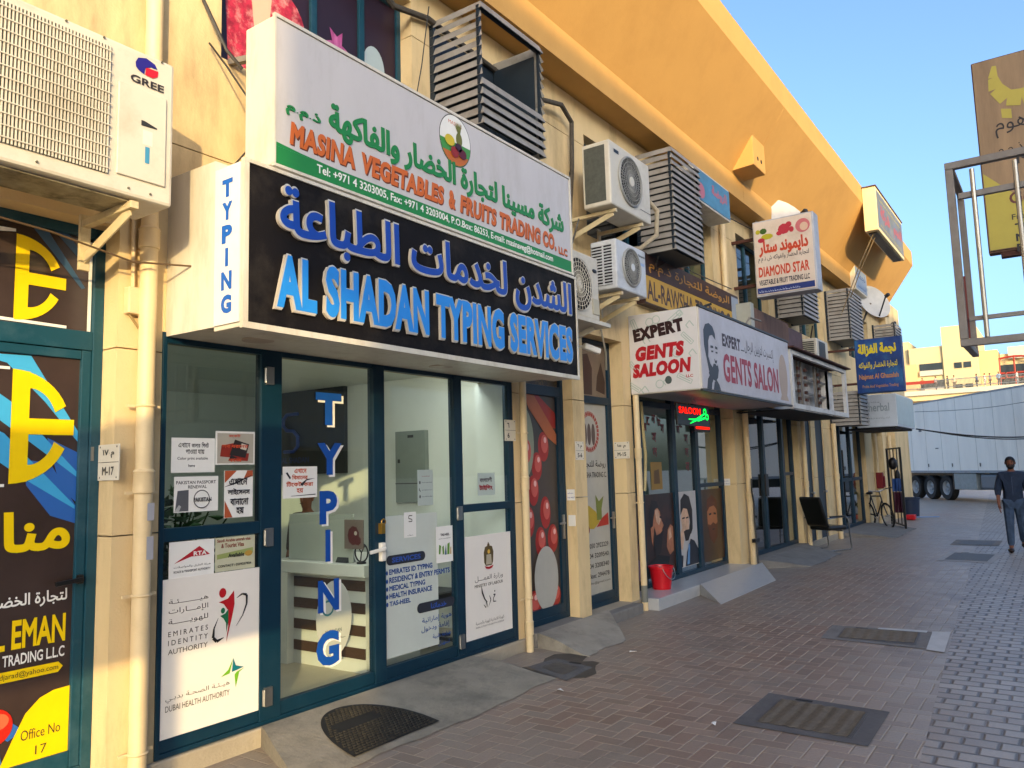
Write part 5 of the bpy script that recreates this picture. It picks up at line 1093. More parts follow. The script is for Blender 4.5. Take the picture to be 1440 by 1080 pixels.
lines(t, ink('c04a2a'), [("\u09B0\u0995\u09C7\u099F".replace("\u0995\u09C7", "\u09C7\u0995"), 3.15, 1.995, .09, .02, .02), ("\u09B8\u09AC \u09A7\u09B0\u09A8\u09C7\u09B0".replace("\u09A8\u09C7", "\u09C7\u09A8"), 3.10, 1.925, .2, .02, .03), ("\u0995\u09BE\u099C", 3.15, 1.835, .1, .022, .03)], off=.0115)
t = notice("white passport renewal notice with a dark booklet picture", 2.778, 3.082, 1.529, 1.746)
lines(t, DK, [("PAKISTAN PASSPORT", 2.79, 1.70, .275, .02, .015), ("RENEWAL", 2.87, 1.672, .13, .02, .015)])
polys(t, ink('55565a'), [[(2.785, 1.535), (2.875, 1.535), (2.875, 1.665), (2.80, 1.66)]], "booklet_print"); polys(t, ink('a9a9a6'), [[(2.78, 1.535), (2.81, 1.575), (2.825, 1.565), (2.81, 1.533)]], "hand_print", .0055)
polys(t, ink('4a4a4e'), band(ell(2.965, 1.605, .055, .055, 18)+[(3.02, 1.605)], .006), "stamp_print"); lines(t, ink('3c3c40'), [("PAKISTAN", 2.905, 1.59, .125, .026, .05)], "stamp_lettering", off=.011)
t = notice("orange edged notice in handwritten bengali below the picture notice", 3.128, 3.345, 1.476, 1.779)
polys(t, ink('a8502c'), [[(3.13, 1.70), (3.22, 1.778), (3.13, 1.778)], [(3.13, 1.478), (3.19, 1.478), (3.13, 1.59)], [(3.27, 1.72), (3.343, 1.74), (3.343, 1.778), (3.3, 1.778)]], "orange_corner")
polys(t, DK, band([(3.13, 1.675), (3.22, 1.70), (3.33, 1.745)], [.002, .012, .004]), "brush_stroke", .0055)
lines(t, DK, [("\u098F\u0996\u09BE\u09A8\u09C7".replace("\u09A8\u09C7", "\u09C7\u09A8"), 3.16, 1.685, .14, .045, .03), ("\u09B2\u09BE\u0987\u09B8\u09C7\u09A8\u09B8".replace("\u09B8\u09C7", "\u09C7\u09B8"), 3.15, 1.62, .17, .045, .03), ("\u09AC\u09BE\u09A8\u09BE\u09A8\u09CB".replace("\u09A8\u09CB", "\u09C7\u09A8\u09BE"), 3.17, 1.555, .14, .045, .03), ("\u09B9\u09DF", 3.215, 1.495, .06, .045, .03)], off=.0075)
t = notice("transport authority notice with a red angular emblem", 2.753, 3.060, 1.139, 1.355)
polys(t, ink('a81424'), [[(2.785, 1.225), (2.955, 1.318), (3.03, 1.262), (2.985, 1.258), (2.9, 1.258)]], "red_emblem"); lines(t, WHT, [("RTA", 2.915, 1.262, .09, .026, .04)], "emblem_lettering", off=.006)
lines(t, DK, [(arabic("هيئة الطرق والمواصلات"), 2.785, 1.195, .25, .016), ("ROADS & TRANSPORT AUTHORITY", 2.785, 1.168, .25, .014, .02)])
t = notice("visa advertisement notice with red heading and contact line", 3.068, 3.365, 1.142, 1.354, ink('b9b89c'))
lines(t, ink('7a2a1c'), [("Saudi Arabia umrah visa", 3.08, 1.325, .25, .02, .03), ("& Tourist Visa", 3.11, 1.288, .17, .028, .03)]); polys(t, ink('8f9a5a'), [[(3.08, 1.22), (3.35, 1.24), (3.35, 1.275), (3.08, 1.25)]], "green_band"); polys(t, ink('b08a3a'), [ell(3.315, 1.24, .03, .018)], "gold_spot", .006)
lines(t, DK, [("Available", 3.16, 1.225, .12, .026, .04), ("CONTACT : 0509257924", 3.085, 1.168, .25, .016, .02)], off=.007)
t = notice("large white identity and health authority board in the lower left pane", 2.708, 3.405, .226, 1.139, VINYL, name="information_board", thick=.006, off=.0005, cat="board", group="white authority boards on the glass")
OB_ = .0085
lines(t, ink('55504a'), [(arabic("هيـــــــئـة"), 2.755, .985, .265, .035), (arabic("الإمـــارات"), 2.755, .925, .265, .042), (arabic("للهويــــــة"), 2.755, .865, .265, .04), ("E M I R A T E S", 2.755, .803, .265, .03, .005), ("I D E N T I T Y", 2.755, .752, .265, .03, .005), ("AUTHORITY", 2.755, .70, .265, .03, .005), (arabic("هيـئـة الصحـة بدبـي"), 2.745, .425, .435, .042), ("DUBAI HEALTH AUTHORITY", 2.745, .375, .435, .035, .005)], off=OB_)
polys(t, ink('b0121c'), [ell(3.122, 1.01, .026, .03), [(3.095, .955), (3.16, .97), (3.205, 1.015), (3.21, .93), (3.19, .84), (3.15, .70), (3.165, .80), (3.16, .90), (3.13, .94)]], "red_figure", OB_)
polys(t, ink('1a6a44'), [ell(3.125, .90, .015, .018), [(3.105, .87), (3.14, .88), (3.165, .905), (3.165, .83), (3.15, .76), (3.148, .82), (3.13, .85)]], "green_figure", OB_+.001)
polys(t, ink('1c1a1a'), band([(3.225, .965), (3.265, .985), (3.30, .975), (3.30, .92), (3.27, .85), (3.22, .79)], [.003, .012, .016, .012, .006, .002])+band([(3.09, .86), (3.06, .80), (3.055, .745), (3.08, .72), (3.13, .735)], [.002, .01, .02, .02, .003]), "black_arc", OB_+.002)
polys(t, ink('6aa81c'), [[(3.205, .595), (3.17, .53), (3.115, .495), (3.18, .505)], [(3.29, .52), (3.25, .50), (3.225, .41), (3.215, .49), (3.23, .505)]], "green_star_blade", OB_); polys(t, ink('0f6a74'), [[(3.205, .595), (3.225, .545), (3.285, .525), (3.23, .515), (3.195, .51)]], "teal_star_blade", OB_+.0005)
t = notice("white ministry of labour board in the lower right pane", 5.585, 6.29, .247, 1.153, VINYL, name="information_board", thick=.006, off=.0005, cat="board", group="white authority boards on the glass")
polys(t, ink('5a4a26'), [[(5.86, .99), (5.88, 1.04), (5.92, 1.05), (5.935, 1.075), (5.95, 1.05), (5.99, 1.04), (6.01, .99), (6.0, .90), (5.98, .87), (5.89, .87), (5.865, .90)], [(5.91, 1.05), (5.93, 1.085), (5.955, 1.055)]], "eagle_emblem", OB_)
polys(t, ink('a9a08a'), [[(5.89, .88), (5.98, .88), (5.97, .97), (5.90, .97)]], "eagle_wing", OB_+.001); polys(t, ink('c8a040'), [ell(5.935, .995, .02, .02)], "gold_disc", OB_+.002); polys(t, ink('a81c22'), [[(5.865, .87), (5.89, .845), (5.935, .838), (5.98, .845), (6.005, .87), (5.98, .865), (5.935, .858), (5.89, .865)]], "red_ribbon", OB_+.0025)
lines(t, ink('55504a'), [(arabic("وزارة العمـــل"), 5.72, .735, .43, .055), ("MINISTRY OF LABOUR", 5.715, .69, .435, .028, .02), (arabic("الهيئة الاتحادية للهوية والجنسية"), 5.72, .36, .43, .035), ("FEDERAL AUTHORITY FOR IDENTITY & CITIZENSHIP", 5.72, .335, .43, .014, .01)], off=OB_)
polys(t, ink('2a2626'), band([(5.815, .70), (5.825, .64), (5.86, .575), (5.90, .545)], [.004, .02, .014, .004])+band([(5.93, .60), (5.95, .56), (5.92, .51)], [.006, .012, .003])+band([(5.99, .60), (6.02, .60), (5.99, .57), (5.985, .54), (6.03, .535)], [.008, .012, .008, .01, .006])+band([(5.84, .53), (5.87, .50), (5.88, .56), (5.90, .50)], .007)+[ell(6.01, .63, .008, .008, 8)], "calligraphy", OB_+.0005)
t = notice("small white flight ticket notice with orange bengali writing on the left door", 3.59, 3.897, 1.579, 1.799)
lines(t, ink('b8481f'), [("\u098F\u0996\u09BE\u09A8\u09C7".replace("\u09A8\u09C7", "\u09C7\u09A8"), 3.69, 1.752, .11, .034, .03), ("\u09AC\u09BF\u09AE\u09BE\u09A8\u09C7\u09B0".replace("\u09AC\u09BF", "\u09BF\u09AC").replace("\u09A8\u09C7", "\u09C7\u09A8"), 3.67, 1.708, .14, .036, .03), ("\u099F\u09BF\u0995\u09C7\u099F \u0995\u09B0\u09BE".replace("\u099F\u09BF", "\u09BF\u099F").replace("\u0995\u09C7", "\u09C7\u0995"), 3.62, 1.66, .24, .036, .03), ("\u09B9\u09DF", 3.71, 1.612, .06, .034, .03)])
polys(t, DK, [[(3.615, 1.755), (3.65, 1.71), (3.66, 1.72), (3.63, 1.76)], [(3.74, 1.675), (3.80, 1.71), (3.88, 1.715), (3.8, 1.70), (3.76, 1.66)]]+band([(3.66, 1.594), (3.88, 1.60)], [.003, .006]), "plane_print", .0055)
t = notice("small white card with a letter S hanging high on the right door", 4.807, 4.952, 1.211, 1.415); polys(t, ink('46443c'), band([(4.905, 1.385), (4.865, 1.387), (4.86, 1.365), (4.90, 1.355), (4.90, 1.338), (4.86, 1.34)], .008), "emblem_S")
lines(t, DK, [(None, 4.845, 1.225, .07, .012)], "print")
t = notice("white flyer with green figures at the right edge of the right door", 5.19, 5.41, .968, 1.272, off=.012); lines(t, DK, [("TAS-HEEL", 5.245, 1.19, .12, .022, .03), (None, 5.22, 1.165, .16, .012)], off=.0165)
polys(t, ink('5a8a2a'), [[(5.22, 1.04), (5.24, 1.04), (5.25, 1.11), (5.225, 1.12)], [(5.33, 1.03), (5.36, 1.03), (5.365, 1.13), (5.335, 1.12)], [(5.27, 1.03), (5.29, 1.04), (5.285, 1.11), (5.265, 1.1)]], "green_figure", .0165); polys(t, ink('2a5a7a'), [[(5.295, 1.03), (5.325, 1.03), (5.315, 1.12)]], "blue_figure", .0165); polys(t, ink('b08a2a'), [[(5.37, 1.03), (5.385, 1.03), (5.385, 1.09), (5.375, 1.09)]], "gold_figure", .0165)
t = notice("pale see-through card with contact symbols on the right door", 4.978, 5.172, 1.461, 1.758, ink('a9b4ae')); lines(t, ink('8a4a4a'), [(None, 5.03, 1.70, .1, .014)], "heading"); lines(t, ink('3a3a3e'), [(None, 5.03, 1.648, .13, .012), (None, 5.03, 1.585, .13, .012), (None, 5.03, 1.53, .13, .012)], "print"); polys(t, ink('3a3a3e'), [ell(5.005, 1.652, .01, .014, 10), ell(5.005, 1.535, .01, .014, 10)]+band([(4.998, 1.605), (4.996, 1.59), (5.012, 1.578)], .008), "symbol")
t = notice("pale square notice with dark and red bengali words in the upper right pane", 5.80, 6.066, 1.512, 1.718, ink('aebab2')); lines(t, ink('3a2a30'), [("\u09AC\u09BE\u0982\u09B2\u09BE\u09A6\u09C7\u09B6\u09C0".replace("\u09A6\u09C7", "\u09C7\u09A6"), 5.83, 1.63, .19, .05, .03)], "bengali_lettering"); lines(t, ink('8a1c22'), [("\u099F\u09BE\u0987\u09AA\u09BF\u0982".replace("\u09AA\u09BF", "\u09BF\u09AA"), 5.82, 1.555, .21, .055, .05)], "red_lettering")
# frosted service list on the right-hand door
t = notice("pale film list of typing services in blue letters across the right door", 4.59, 5.225, .30, 1.396, mat("pale_grey_film", (.50, .54, .49), .5, var=.05), name="service_list", off=-.0025, thick=.001, cat="window film", group=None)
BL2 = ink('234a8c')
lines(t, BL2, [("EMIRATES ID TYPING", 4.63, .938, .52, .043, .03), ("RESIDENCY & ENTRY PERMITS", 4.63, .873, .745, .045, .03), ("MEDICAL TYPING", 4.63, .812, .425, .042, .03), ("HEALTH INSURANCE", 4.63, .752, .51, .043, .03), ("TAS-HEEL", 4.63, .695, .245, .038, .03)], off=.003)
lines(t, BL2, [(arabic("هوية إماراتية"), 5.01, .49, .38, .055, .01), (arabic("إقامة ودخول"), 5.0, .42, .36, .055, .01), (arabic("طباعة طبية"), 5.14, .35, .24, .045, .01), (arabic("تسهيل"), 5.21, .28, .15, .045, .01)], "arabic_lettering", off=.003)
polys(t, BL2, [ell(4.605, z, .012, .018, 10) for z in (.955, .89, .83, .77, .712)], "bullet", .003)
def pill(u0, u1, v0, v1): r = (v1-v0)/2; return ell(u1-r, v0+r, r, r, 8, -math.pi/2, math.pi/2)+ell(u0+r, v0+r, r, r, 8, math.pi/2, 1.5*math.pi)
polys(t, ink('2a2c34'), [pill(4.60, 5.06, 1.012, 1.088), pill(4.95, 5.43, .588, .668)], "dark_bar", .0035); lines(t, ink('2c4fa0'), [("SERVICES", 4.66, 1.03, .34, .04, .03), (arabic("خدماتنا"), 5.12, .605, .2, .045, .03)], "bar_lettering", off=.0055)
# upright blue letters on the left door
t = thing("window_lettering", "tall blue letters spelling typing down the left glass door", "lettering", (4.0, 4.478, .4)); LET = [("T", 3.885, 2.10, .25, .24), ("Y", 3.90, 1.735, .235, .235), ("P", 3.92, 1.38, .17, .24), ("I", 3.975, 1.11, .048, .228), ("N", 3.905, .757, .20, .226), ("G", 3.89, .378, .215, .245)]
for ch, u, v, wd, ht in LET:
    a, b = MB(), MB(); text(a, ch, PG, u+.022, v-.014, wd, ht, .001, bold=.055); text(b, ch, PG, u, v, wd, ht, .003, bold=.05)
    o = b.build("letter", ink('12499c', .3), t); a.build("white_edge", WHT, o)
s = thing("window_sticker", "large pale oval sticker with small lettering low on the left glass door", "sticker", (4.05, 4.478, .5)); polys(s, ink('a8ac9c'), [ell(4.06, .70, .17, .27, 36)], "disc", .0004); lines(s, ink('3a4a48'), [("AL SHADAN", 3.97, .60, .16, .025, .02), (None, 3.93, .55, .24, .016)], off=.0008); polys(s, ink('2a6a6a'), band(ell(4.0, .78, .05, .05, 14)+[(4.05, .78)], .014), "round_mark", .0008, step=.00003)

# ================================================================ inside the glazed shop
t = thing("reception_counter", "white reception counter with brown stripes inside the glazed shop", "counter", (5.0, 5.3, .125))
MB().box(4.70, 5.35, 4.78, 5.85, .126, .90).build("body", WHITEG, t); MB().box(4.62, 5.45, 4.72, 5.92, .901, 1.0).build("top", WHITEG, t, bevel=.006); MB().box(4.62, 4.698, 5.66, 5.80, .126, .90).build("post", WHITEG, t)
st = MB()
for z in (.24, .42, .60, .78): st.box(4.688, 4.699, 4.785, 5.655, z, z+.085); st.box(4.688, 4.699, 5.805, 5.845, z, z+.085)
st.build("brown_stripe", WOODB, t)
t = thing("desk_screen", "pale translucent partition standing on the reception counter", "partition", (5, 5.4, 1.0)); MB().box(4.72, 4.735, 4.95, 5.76, 1.002, 1.40).box(4.735, 5.2, 5.745, 5.76, 1.002, 1.40).build("sheet", mat("milky_acrylic", (.42, .44, .38), .3, var=.05), t)
t = thing("photo_card", "dark picture card leaning on the counter partition", "card", (4.7, 4.95, 1.15)); MB().box(4.69, 4.70, 4.80, 5.02, 1.12, 1.36).build("sheet", ink('7a6a60'), t); Pc = Panel('side', 4.69); polys(t, ink('5a2420'), [ell(4.91, 1.23, .07, .08, 9), ell(4.86, 1.19, .04, .04, 7)], "red_print", .002, Pc); polys(t, ink('c8b8a8'), [ell(4.88, 1.25, .018, .018, 8)], "pale_print", .006, Pc)
t = thing("calendar", "small desk calendar on the counter top", "calendar", (4.75, 5.05, 1.0)); MB().add([(4.70, 5.0, 1.001), (4.70, 5.14, 1.001), (4.80, 5.0, 1.001), (4.80, 5.14, 1.001), (4.76, 5.01, 1.13), (4.76, 5.13, 1.13)], [(0, 1, 5, 4), (2, 4, 5, 3), (0, 4, 2), (1, 3, 5), (0, 2, 3, 1)]).build("sheet", DGREY, t)
t = thing("desk_fan", "small round black wire object on the counter by the door", "fan", (4.75, 4.85, 1.0)); MB().ring((4.72, 4.85, 1.09), 0, .075, .007, 20, 5).tube([(4.72, 4.85, 1.09), (4.72, 4.81, 1.15)], .005, 5).tube([(4.72, 4.85, 1.09), (4.72, 4.9, 1.15)], .005, 5).tube([(4.72, 4.85, 1.09), (4.72, 4.86, 1.02)], .005, 5).cyl((4.72, 4.85, 1.001), (4.72, 4.85, 1.015), .04).build("ring", BLACK, t)
t = thing("wall_sign_panel", "dark wall panel with an unlit blue neon S inside the glazed shop", "sign", (6.47, 7.5, 1.76)); bx("board", mat("charcoal_panel", '2c2d2c', .35, var=.3), t, 6.44, 6.495, 6.89, 8.11, 1.76, 2.78)
Ps = Panel('side', 6.44); sp_ = [(7.68, 2.50), (7.88, 2.50), (7.95, 2.44), (7.95, 2.36), (7.88, 2.30), (7.76, 2.29), (7.68, 2.22), (7.68, 2.10), (7.76, 2.04), (7.93, 2.04)]
MB().tube([(6.42, y, z) for y, z in sp_], .022, 8).build("neon_tube", LEDB, t); mb = MB(); text(mb, "AL SHADAN", Ps, 8.0, 1.90, .5, .07, .003, bold=.02); mb.build("lettering", ink('2a3a6a'), t)
t = thing("distribution_board", "grey electrical distribution board on the inside wall", "electrical box", (6.47, 5.85, 1.42)); MB().box(6.43, 6.495, 5.64, 6.07, 1.42, 2.195).build("cabinet", ink('7d857f'), t, bevel=.004); MB().box(6.422, 6.429, 5.80, 5.88, 2.12, 2.15).box(6.422, 6.429, 6.0, 6.03, 1.85, 1.89).box(6.426, 6.4295, 5.64, 6.07, 1.62, 1.63).build("latch", DGREY, t)
t = thing("office_chair", "dark office chair half hidden behind the right door of the glazed shop", "chair", (5.9, 5.1, .125)); MB().box(5.62, 5.70, 4.85, 5.35, .95, 1.30).build("backrest", BLACK, t, bevel=.04); MB().box(5.62, 6.1, 4.85, 5.35, .52, .62).build("seat", BLACK, t, bevel=.03); MB().cyl((5.85, 5.1, .2), (5.85, 5.1, .52), .03).build("column", CHROME, t); MB().box(5.60, 5.64, 5.08, 5.12, .57, .95).build("back_bar", BLACK, t); bs = MB()
for k in range(5): a = k*1.2566; bs.obox((5.85, 5.1, .19), (5.85+.28*math.cos(a), 5.1+.28*math.sin(a), .16), .04, .03)
bs.build("base", BLACK, t)
t = thing("potted_plant", "leafy green potted plant inside behind the paper notices", "plant", (3.1, 5.0, .125)); MB().lathe((3.1, 5.0, .126), [(.0, 0), (.16, 0), (.22, .38), (.23, .40), (.20, .40), (.19, .36), (0, .36)], 24).build("pot", WHITEG, t)
sm = MB(); lf = MB()
rnd = random.Random(3)
for k in range(60):
    a = rnd.uniform(0, 6.28); r = rnd.uniform(.05, .42); h = rnd.uniform(.95, 1.72); tip = (3.1+r*math.cos(a)*1.1, 5.0+r*math.sin(a)*.7, h); sm.tube([(3.1, 5.0, .5), (3.1+.3*(tip[0]-3.1), 5.0+.3*(tip[1]-5), .5+.6*(h-.5)), tip], .006, 5)
    for q in range(7):
        f = rnd.uniform(.45, 1.05); c = Vector((3.1+(tip[0]-3.1)*f, 5+(tip[1]-5)*f, .5+(h-.5)*f)); d = Vector((rnd.uniform(-1, 1), rnd.uniform(-1, .6), rnd.uniform(-.5, .6))).normalized(); s_ = d.cross(Vector((rnd.uniform(-1, 1), rnd.uniform(-1, 1), 1))).normalized(); L_ = rnd.uniform(.10, .19); n_ = d.cross(s_)*.018
        lf.add([c, c+d*L_*.4+s_*L_*.28+n_, c+d*L_, c+d*L_*.4-s_*L_*.28+n_, c+d*L_*.45-n_*.4], [(0, 1, 4), (1, 2, 4), (2, 3, 4), (3, 0, 4)])
sm.build("stem", ink('3c4a22'), t); lf.build("foliage", LEAFM, t)

# ================================================================ barber shop window
PSn = Panel('street', 4.695)
def poster(label, u0, u1, v0, v1, bgm): return notice(label, u0, u1, v0, v1, bgm, name="window_poster", off=.001, thick=.001, group="portrait posters in the barber shop window", cat="poster", pan=PSn)
SK1, SK2, HR = mat('printed_skin', 'a86c4a', .35, var=.45, scale=7), mat('printed_skin_light', 'd0a888', .35, var=.4, scale=9), mat('printed_hair', '1a110d', .35, var=.6, scale=30)
def P_(T_, m, qs, nm, o): return polys(T_, m, qs, nm, o, PSn)
t = poster("dark brown poster of a bearded man in profile looking up on the left saloon pane", 9.72, 10.72, .25, 1.36, mat("dark_brown_photo", '2e1c14', .3, var=.6, scale=3, dirt='5a2c18', dirt_amt=.7, dscale=2))
P_(t, SK1, [[(10.0, 1.12), (10.12, 1.20), (10.24, 1.12), (10.30, .98), (10.36, .92), (10.30, .88), (10.31, .80), (10.22, .74), (10.05, .60), (9.95, .72), (9.92, .95)], [(10.48, .85), (10.58, .92), (10.66, .88), (10.66, .55), (10.52, .50), (10.42, .62)]], "face_print", .003)
P_(t, SK2, [[(10.08, 1.14), (10.18, 1.15), (10.26, 1.0), (10.2, .93), (10.12, .98)], [(10.5, .84), (10.57, .88), (10.6, .74), (10.5, .7)]], "highlight_print", .0042)
P_(t, HR, [[(9.88, 1.10), (9.98, 1.28), (10.16, 1.26), (10.20, 1.18), (10.08, 1.15), (10.02, 1.02), (9.98, .88), (9.92, .92)], [(10.04, .92), (10.10, .80), (10.22, .82), (10.32, .86), (10.28, .72), (10.22, .56), (10.06, .50), (9.98, .70)], [(10.22, 1.06), (10.30, 1.04), (10.28, 1.02), (10.22, 1.03)]], "hair_print", .0056)
P_(t, SK1, [ell(9.97, .86, .04, .07)], "ear_print", .0075); P_(t, ink('14100f'), [[(9.8, .26), (10.4, .26), (10.5, .48), (10.1, .54), (9.85, .46)]], "clothing_print", .009)
t = poster("pale poster of a dark haired man in a suit on the middle saloon pane", 10.86, 11.56, .27, 1.36, ink('b4b0ac'))
P_(t, SK2, [[(11.02, 1.12), (11.16, 1.18), (11.26, 1.1), (11.25, .86), (11.18, .70), (11.10, .66), (11.02, .76), (10.96, .96)], [(10.93, .78), (11.0, .84), (11.04, .66), (10.98, .52), (10.9, .55)]], "face_print", .003)
P_(t, HR, [[(10.95, 1.02), (10.97, 1.24), (11.12, 1.33), (11.30, 1.28), (11.40, 1.08), (11.38, .80), (11.30, .72), (11.28, .95), (11.20, 1.10), (11.06, 1.12)], [(11.04, .78), (11.12, .80), (11.24, .80), (11.29, .92), (11.30, .74), (11.20, .64), (11.09, .64)], [(11.0, .98), (11.1, .99), (11.1, .965), (11.0, .96)], [(11.14, .98), (11.24, .99), (11.24, .965), (11.14, .96)]], "hair_print", .0042)
P_(t, ink('22242c'), [[(11.05, .28), (11.12, .48), (11.28, .66), (11.42, .62), (11.55, .50), (11.55, .28)], [(10.87, .28), (10.95, .28), (10.98, .44), (10.87, .46)]], "suit_print", .006); P_(t, ink('5a86b0'), [[(11.10, .30), (11.20, .30), (11.24, .58), (11.19, .60)]], "shirt_print", .0075)
t = poster("brown poster of a fair bearded man on the right saloon pane", 11.75, 12.68, .25, 1.36, mat("warm_brown_photo", '3c2618', .3, var=.5, scale=3, dirt='6a3c1c', dirt_amt=.6, dscale=2))
P_(t, ink('a8683f'), [[(12.0, 1.05), (12.2, 1.14), (12.4, 1.04), (12.42, .8), (12.3, .6), (12.12, .6), (12.0, .8)]], "face_print", .003); P_(t, ink('5a2c16'), [[(11.98, 1.0), (12.02, 1.2), (12.22, 1.27), (12.42, 1.18), (12.44, 1.0), (12.3, 1.1), (12.1, 1.08)], [(12.0, .82), (12.12, .80), (12.22, .84), (12.34, .80), (12.43, .84), (12.38, .6), (12.22, .5), (12.06, .6)]], "hair_print", .0042); P_(t, ink('20140e'), [[(12.06, .98), (12.16, .99), (12.16, .96), (12.06, .95)], [(12.26, .99), (12.36, .98), (12.36, .95), (12.26, .96)], [(12.16, .74), (12.28, .74), (12.26, .72), (12.18, .72)]], "feature_print", .006)
t = poster("dim poster of two faces on the first saloon pane beside the pipe", 9.08, 9.60, .25, 1.36, mat("dim_photo", '2a1e1a', .3, var=.5, scale=4)); P_(t, ink('6a4838'), [ell(9.32, .86, .11, .16), ell(9.46, .66, .09, .12)], "face_print", .003); P_(t, HR, [ell(9.31, 1.0, .12, .08), ell(9.46, .78, .1, .05)], "hair_print", .0042); P_(t, ink('6a5a6a'), [[(9.2, .26), (9.58, .26), (9.58, .5), (9.42, .58), (9.2, .5)]], "clothing_print", .0054)
RDG = ink('6a1c1c')
for nm, u, lab in (("window_lettering", 9.82, "faded red lettering arched down the left saloon pane"), ("window_lettering", 10.95, "faded red lettering arched down the middle saloon door")):
    t = thing(nm, lab, "lettering", PSn.at(u, 1.5, 0), "faded lettering on the saloon glass"); rows = []
    for k, ch in enumerate("\u099C\u09C7\u09A8\u099F\u09B8"): a = math.pi*(k+.5)/5; rows.append((ch, u+.36-.30*math.cos(a)-.05, 2.16+.18*math.sin(a), .11, .12, .04))
    for k, ch in enumerate("\u09B8\u09C7\u09B2\u09C1\u09A8"[::2]): rows.append((ch, u+.30, 2.08-.21*k, .13, .13, .04))
    lines(t, RDG, rows, pan=PSn, off=.002)
t = notice("yellow square notice on the left saloon pane", 10.02, 10.38, 1.42, 1.80, ink('8a6a24'), off=.001, pan=PSn, group="yellow notices in the barber shop window"); polys(t, ink('5a3f18'), [[(10.1, 1.5), (10.3, 1.5), (10.28, 1.7), (10.12, 1.68)]], "print", .004, PSn)
t = notice("yellow ochre notice on the narrow pane beside the pipe", 9.12, 9.46, 1.75, 2.1, ink('7a5f2a'), off=.001, pan=PSn, group="yellow notices in the barber shop window"); polys(t, ink('4a5a3a'), [[(9.18, 1.8), (9.4, 1.8), (9.36, 1.95), (9.2, 1.98)]], "print", .004, PSn)
o = MB().tube([(9.62, 4.60, 2.6), (9.60, 4.58, 2.2), (9.64, 4.58, 1.9), (9.60, 4.58, 1.6), (9.56, 4.58, 1.42)], .02, 8).build("loose_tube", ink('b0a070'), loc=(9.6, 4.7, 1.4)); tag(o, "pale loose plastic tube hanging beside the saloon door", "tube")
t = thing("led_sign", "lit red and green led saloon sign hanging under the sign box", "sign", (9.95, 4.0, 2.25)); bx("board", BLACK, t, 9.40, 10.50, 4.0, 4.03, 2.255, 2.535, bevel=.006); PL = Panel('street', 4.0)
mb = MB(); text(mb, "SALOON", PL, 9.45, 2.41, .72, .085, .004, bold=.02); mb.build("red_lettering", LEDR, t)
mb = MB()
for i, q in enumerate(band(ell(10.33, 2.46, .045, .035, 12)+[(10.375, 2.46)], .02)+band(ell(10.40, 2.39, .05, .033, 12)+[(10.45, 2.39)], .02)+band([(10.30, 2.43), (10.05, 2.35), (9.80, 2.285)], [.02, .035, .008])+band([(10.36, 2.38), (10.1, 2.34), (9.75, 2.34)], [.02, .035, .008])): shape(mb, q, PL, .004+.00002*i)
mb.build("green_scissors", LEDG, t); MB().tube([(9.85, 4.02, 2.53), (10.0, 4.02, 2.63), (10.15, 4.02, 2.53)], .004, 5).build("hanging_wire", STEEL, t)
t = thing("led_sign", "small lit red panel in the saloon right of the hanging sign", "sign", (11.8, 4.64, 2.3)); bx("board", BLACK, t, 11.50, 12.15, 4.625, 4.65, 2.26, 2.52); bx("red_panel", LEDR, t, 11.56, 12.09, 4.615, 4.624, 2.30, 2.44)

# ================================================================ street level things
t = thing("bucket", "red plastic bucket by the marble step of the barber shop", "bucket", (9.78, 4.50, .142)); MB().lathe((9.78, 4.50, .142), [(0, 0), (.118, 0), (.155, .27), (.168, .275), (.168, .295), (.155, .297), (.148, .28), (.112, .02), (0, .018)], 28).build("tub", REDP, t)
MB().tube([(9.78+.165*math.cos(a), 4.50-.10-.06*math.sin(a), .142+.27-.14*math.sin(a)) for a in [math.pi*k/10 for k in range(11)]], .005, 6).build("handle", STEEL, t)
def ramp(name, label, top, toe, h, m, sm=None):
    """wedge: top edge (two points at height h) and toe edge (two points on the ground)"""
    (ax, ay), (bx_, by) = top; (cx, cy), (dx, dy) = toe
    o = MB().add([(ax, ay, h), (bx_, by, h), (cx, cy, .006), (dx, dy, .006), (ax, ay, 0), (bx_, by, 0), (cx, cy, 0), (dx, dy, 0)], [(0, 2, 3, 1), (0, 4, 6, 2), (1, 3, 7, 5), (0, 1, 5, 4), (2, 6, 7, 3)]).build(name, m, loc=((ax+bx_)/2, ay, 0))
    return tag(o, label, "ramp", "entrance ramps along the row")
RC = mat("worn_cement_ramp", (.25, .222, .172), .85, var=.25, scale=4, bump=.6, bscale=35, dirt='4a4640', dirt_amt=.85, dscale=2.2)
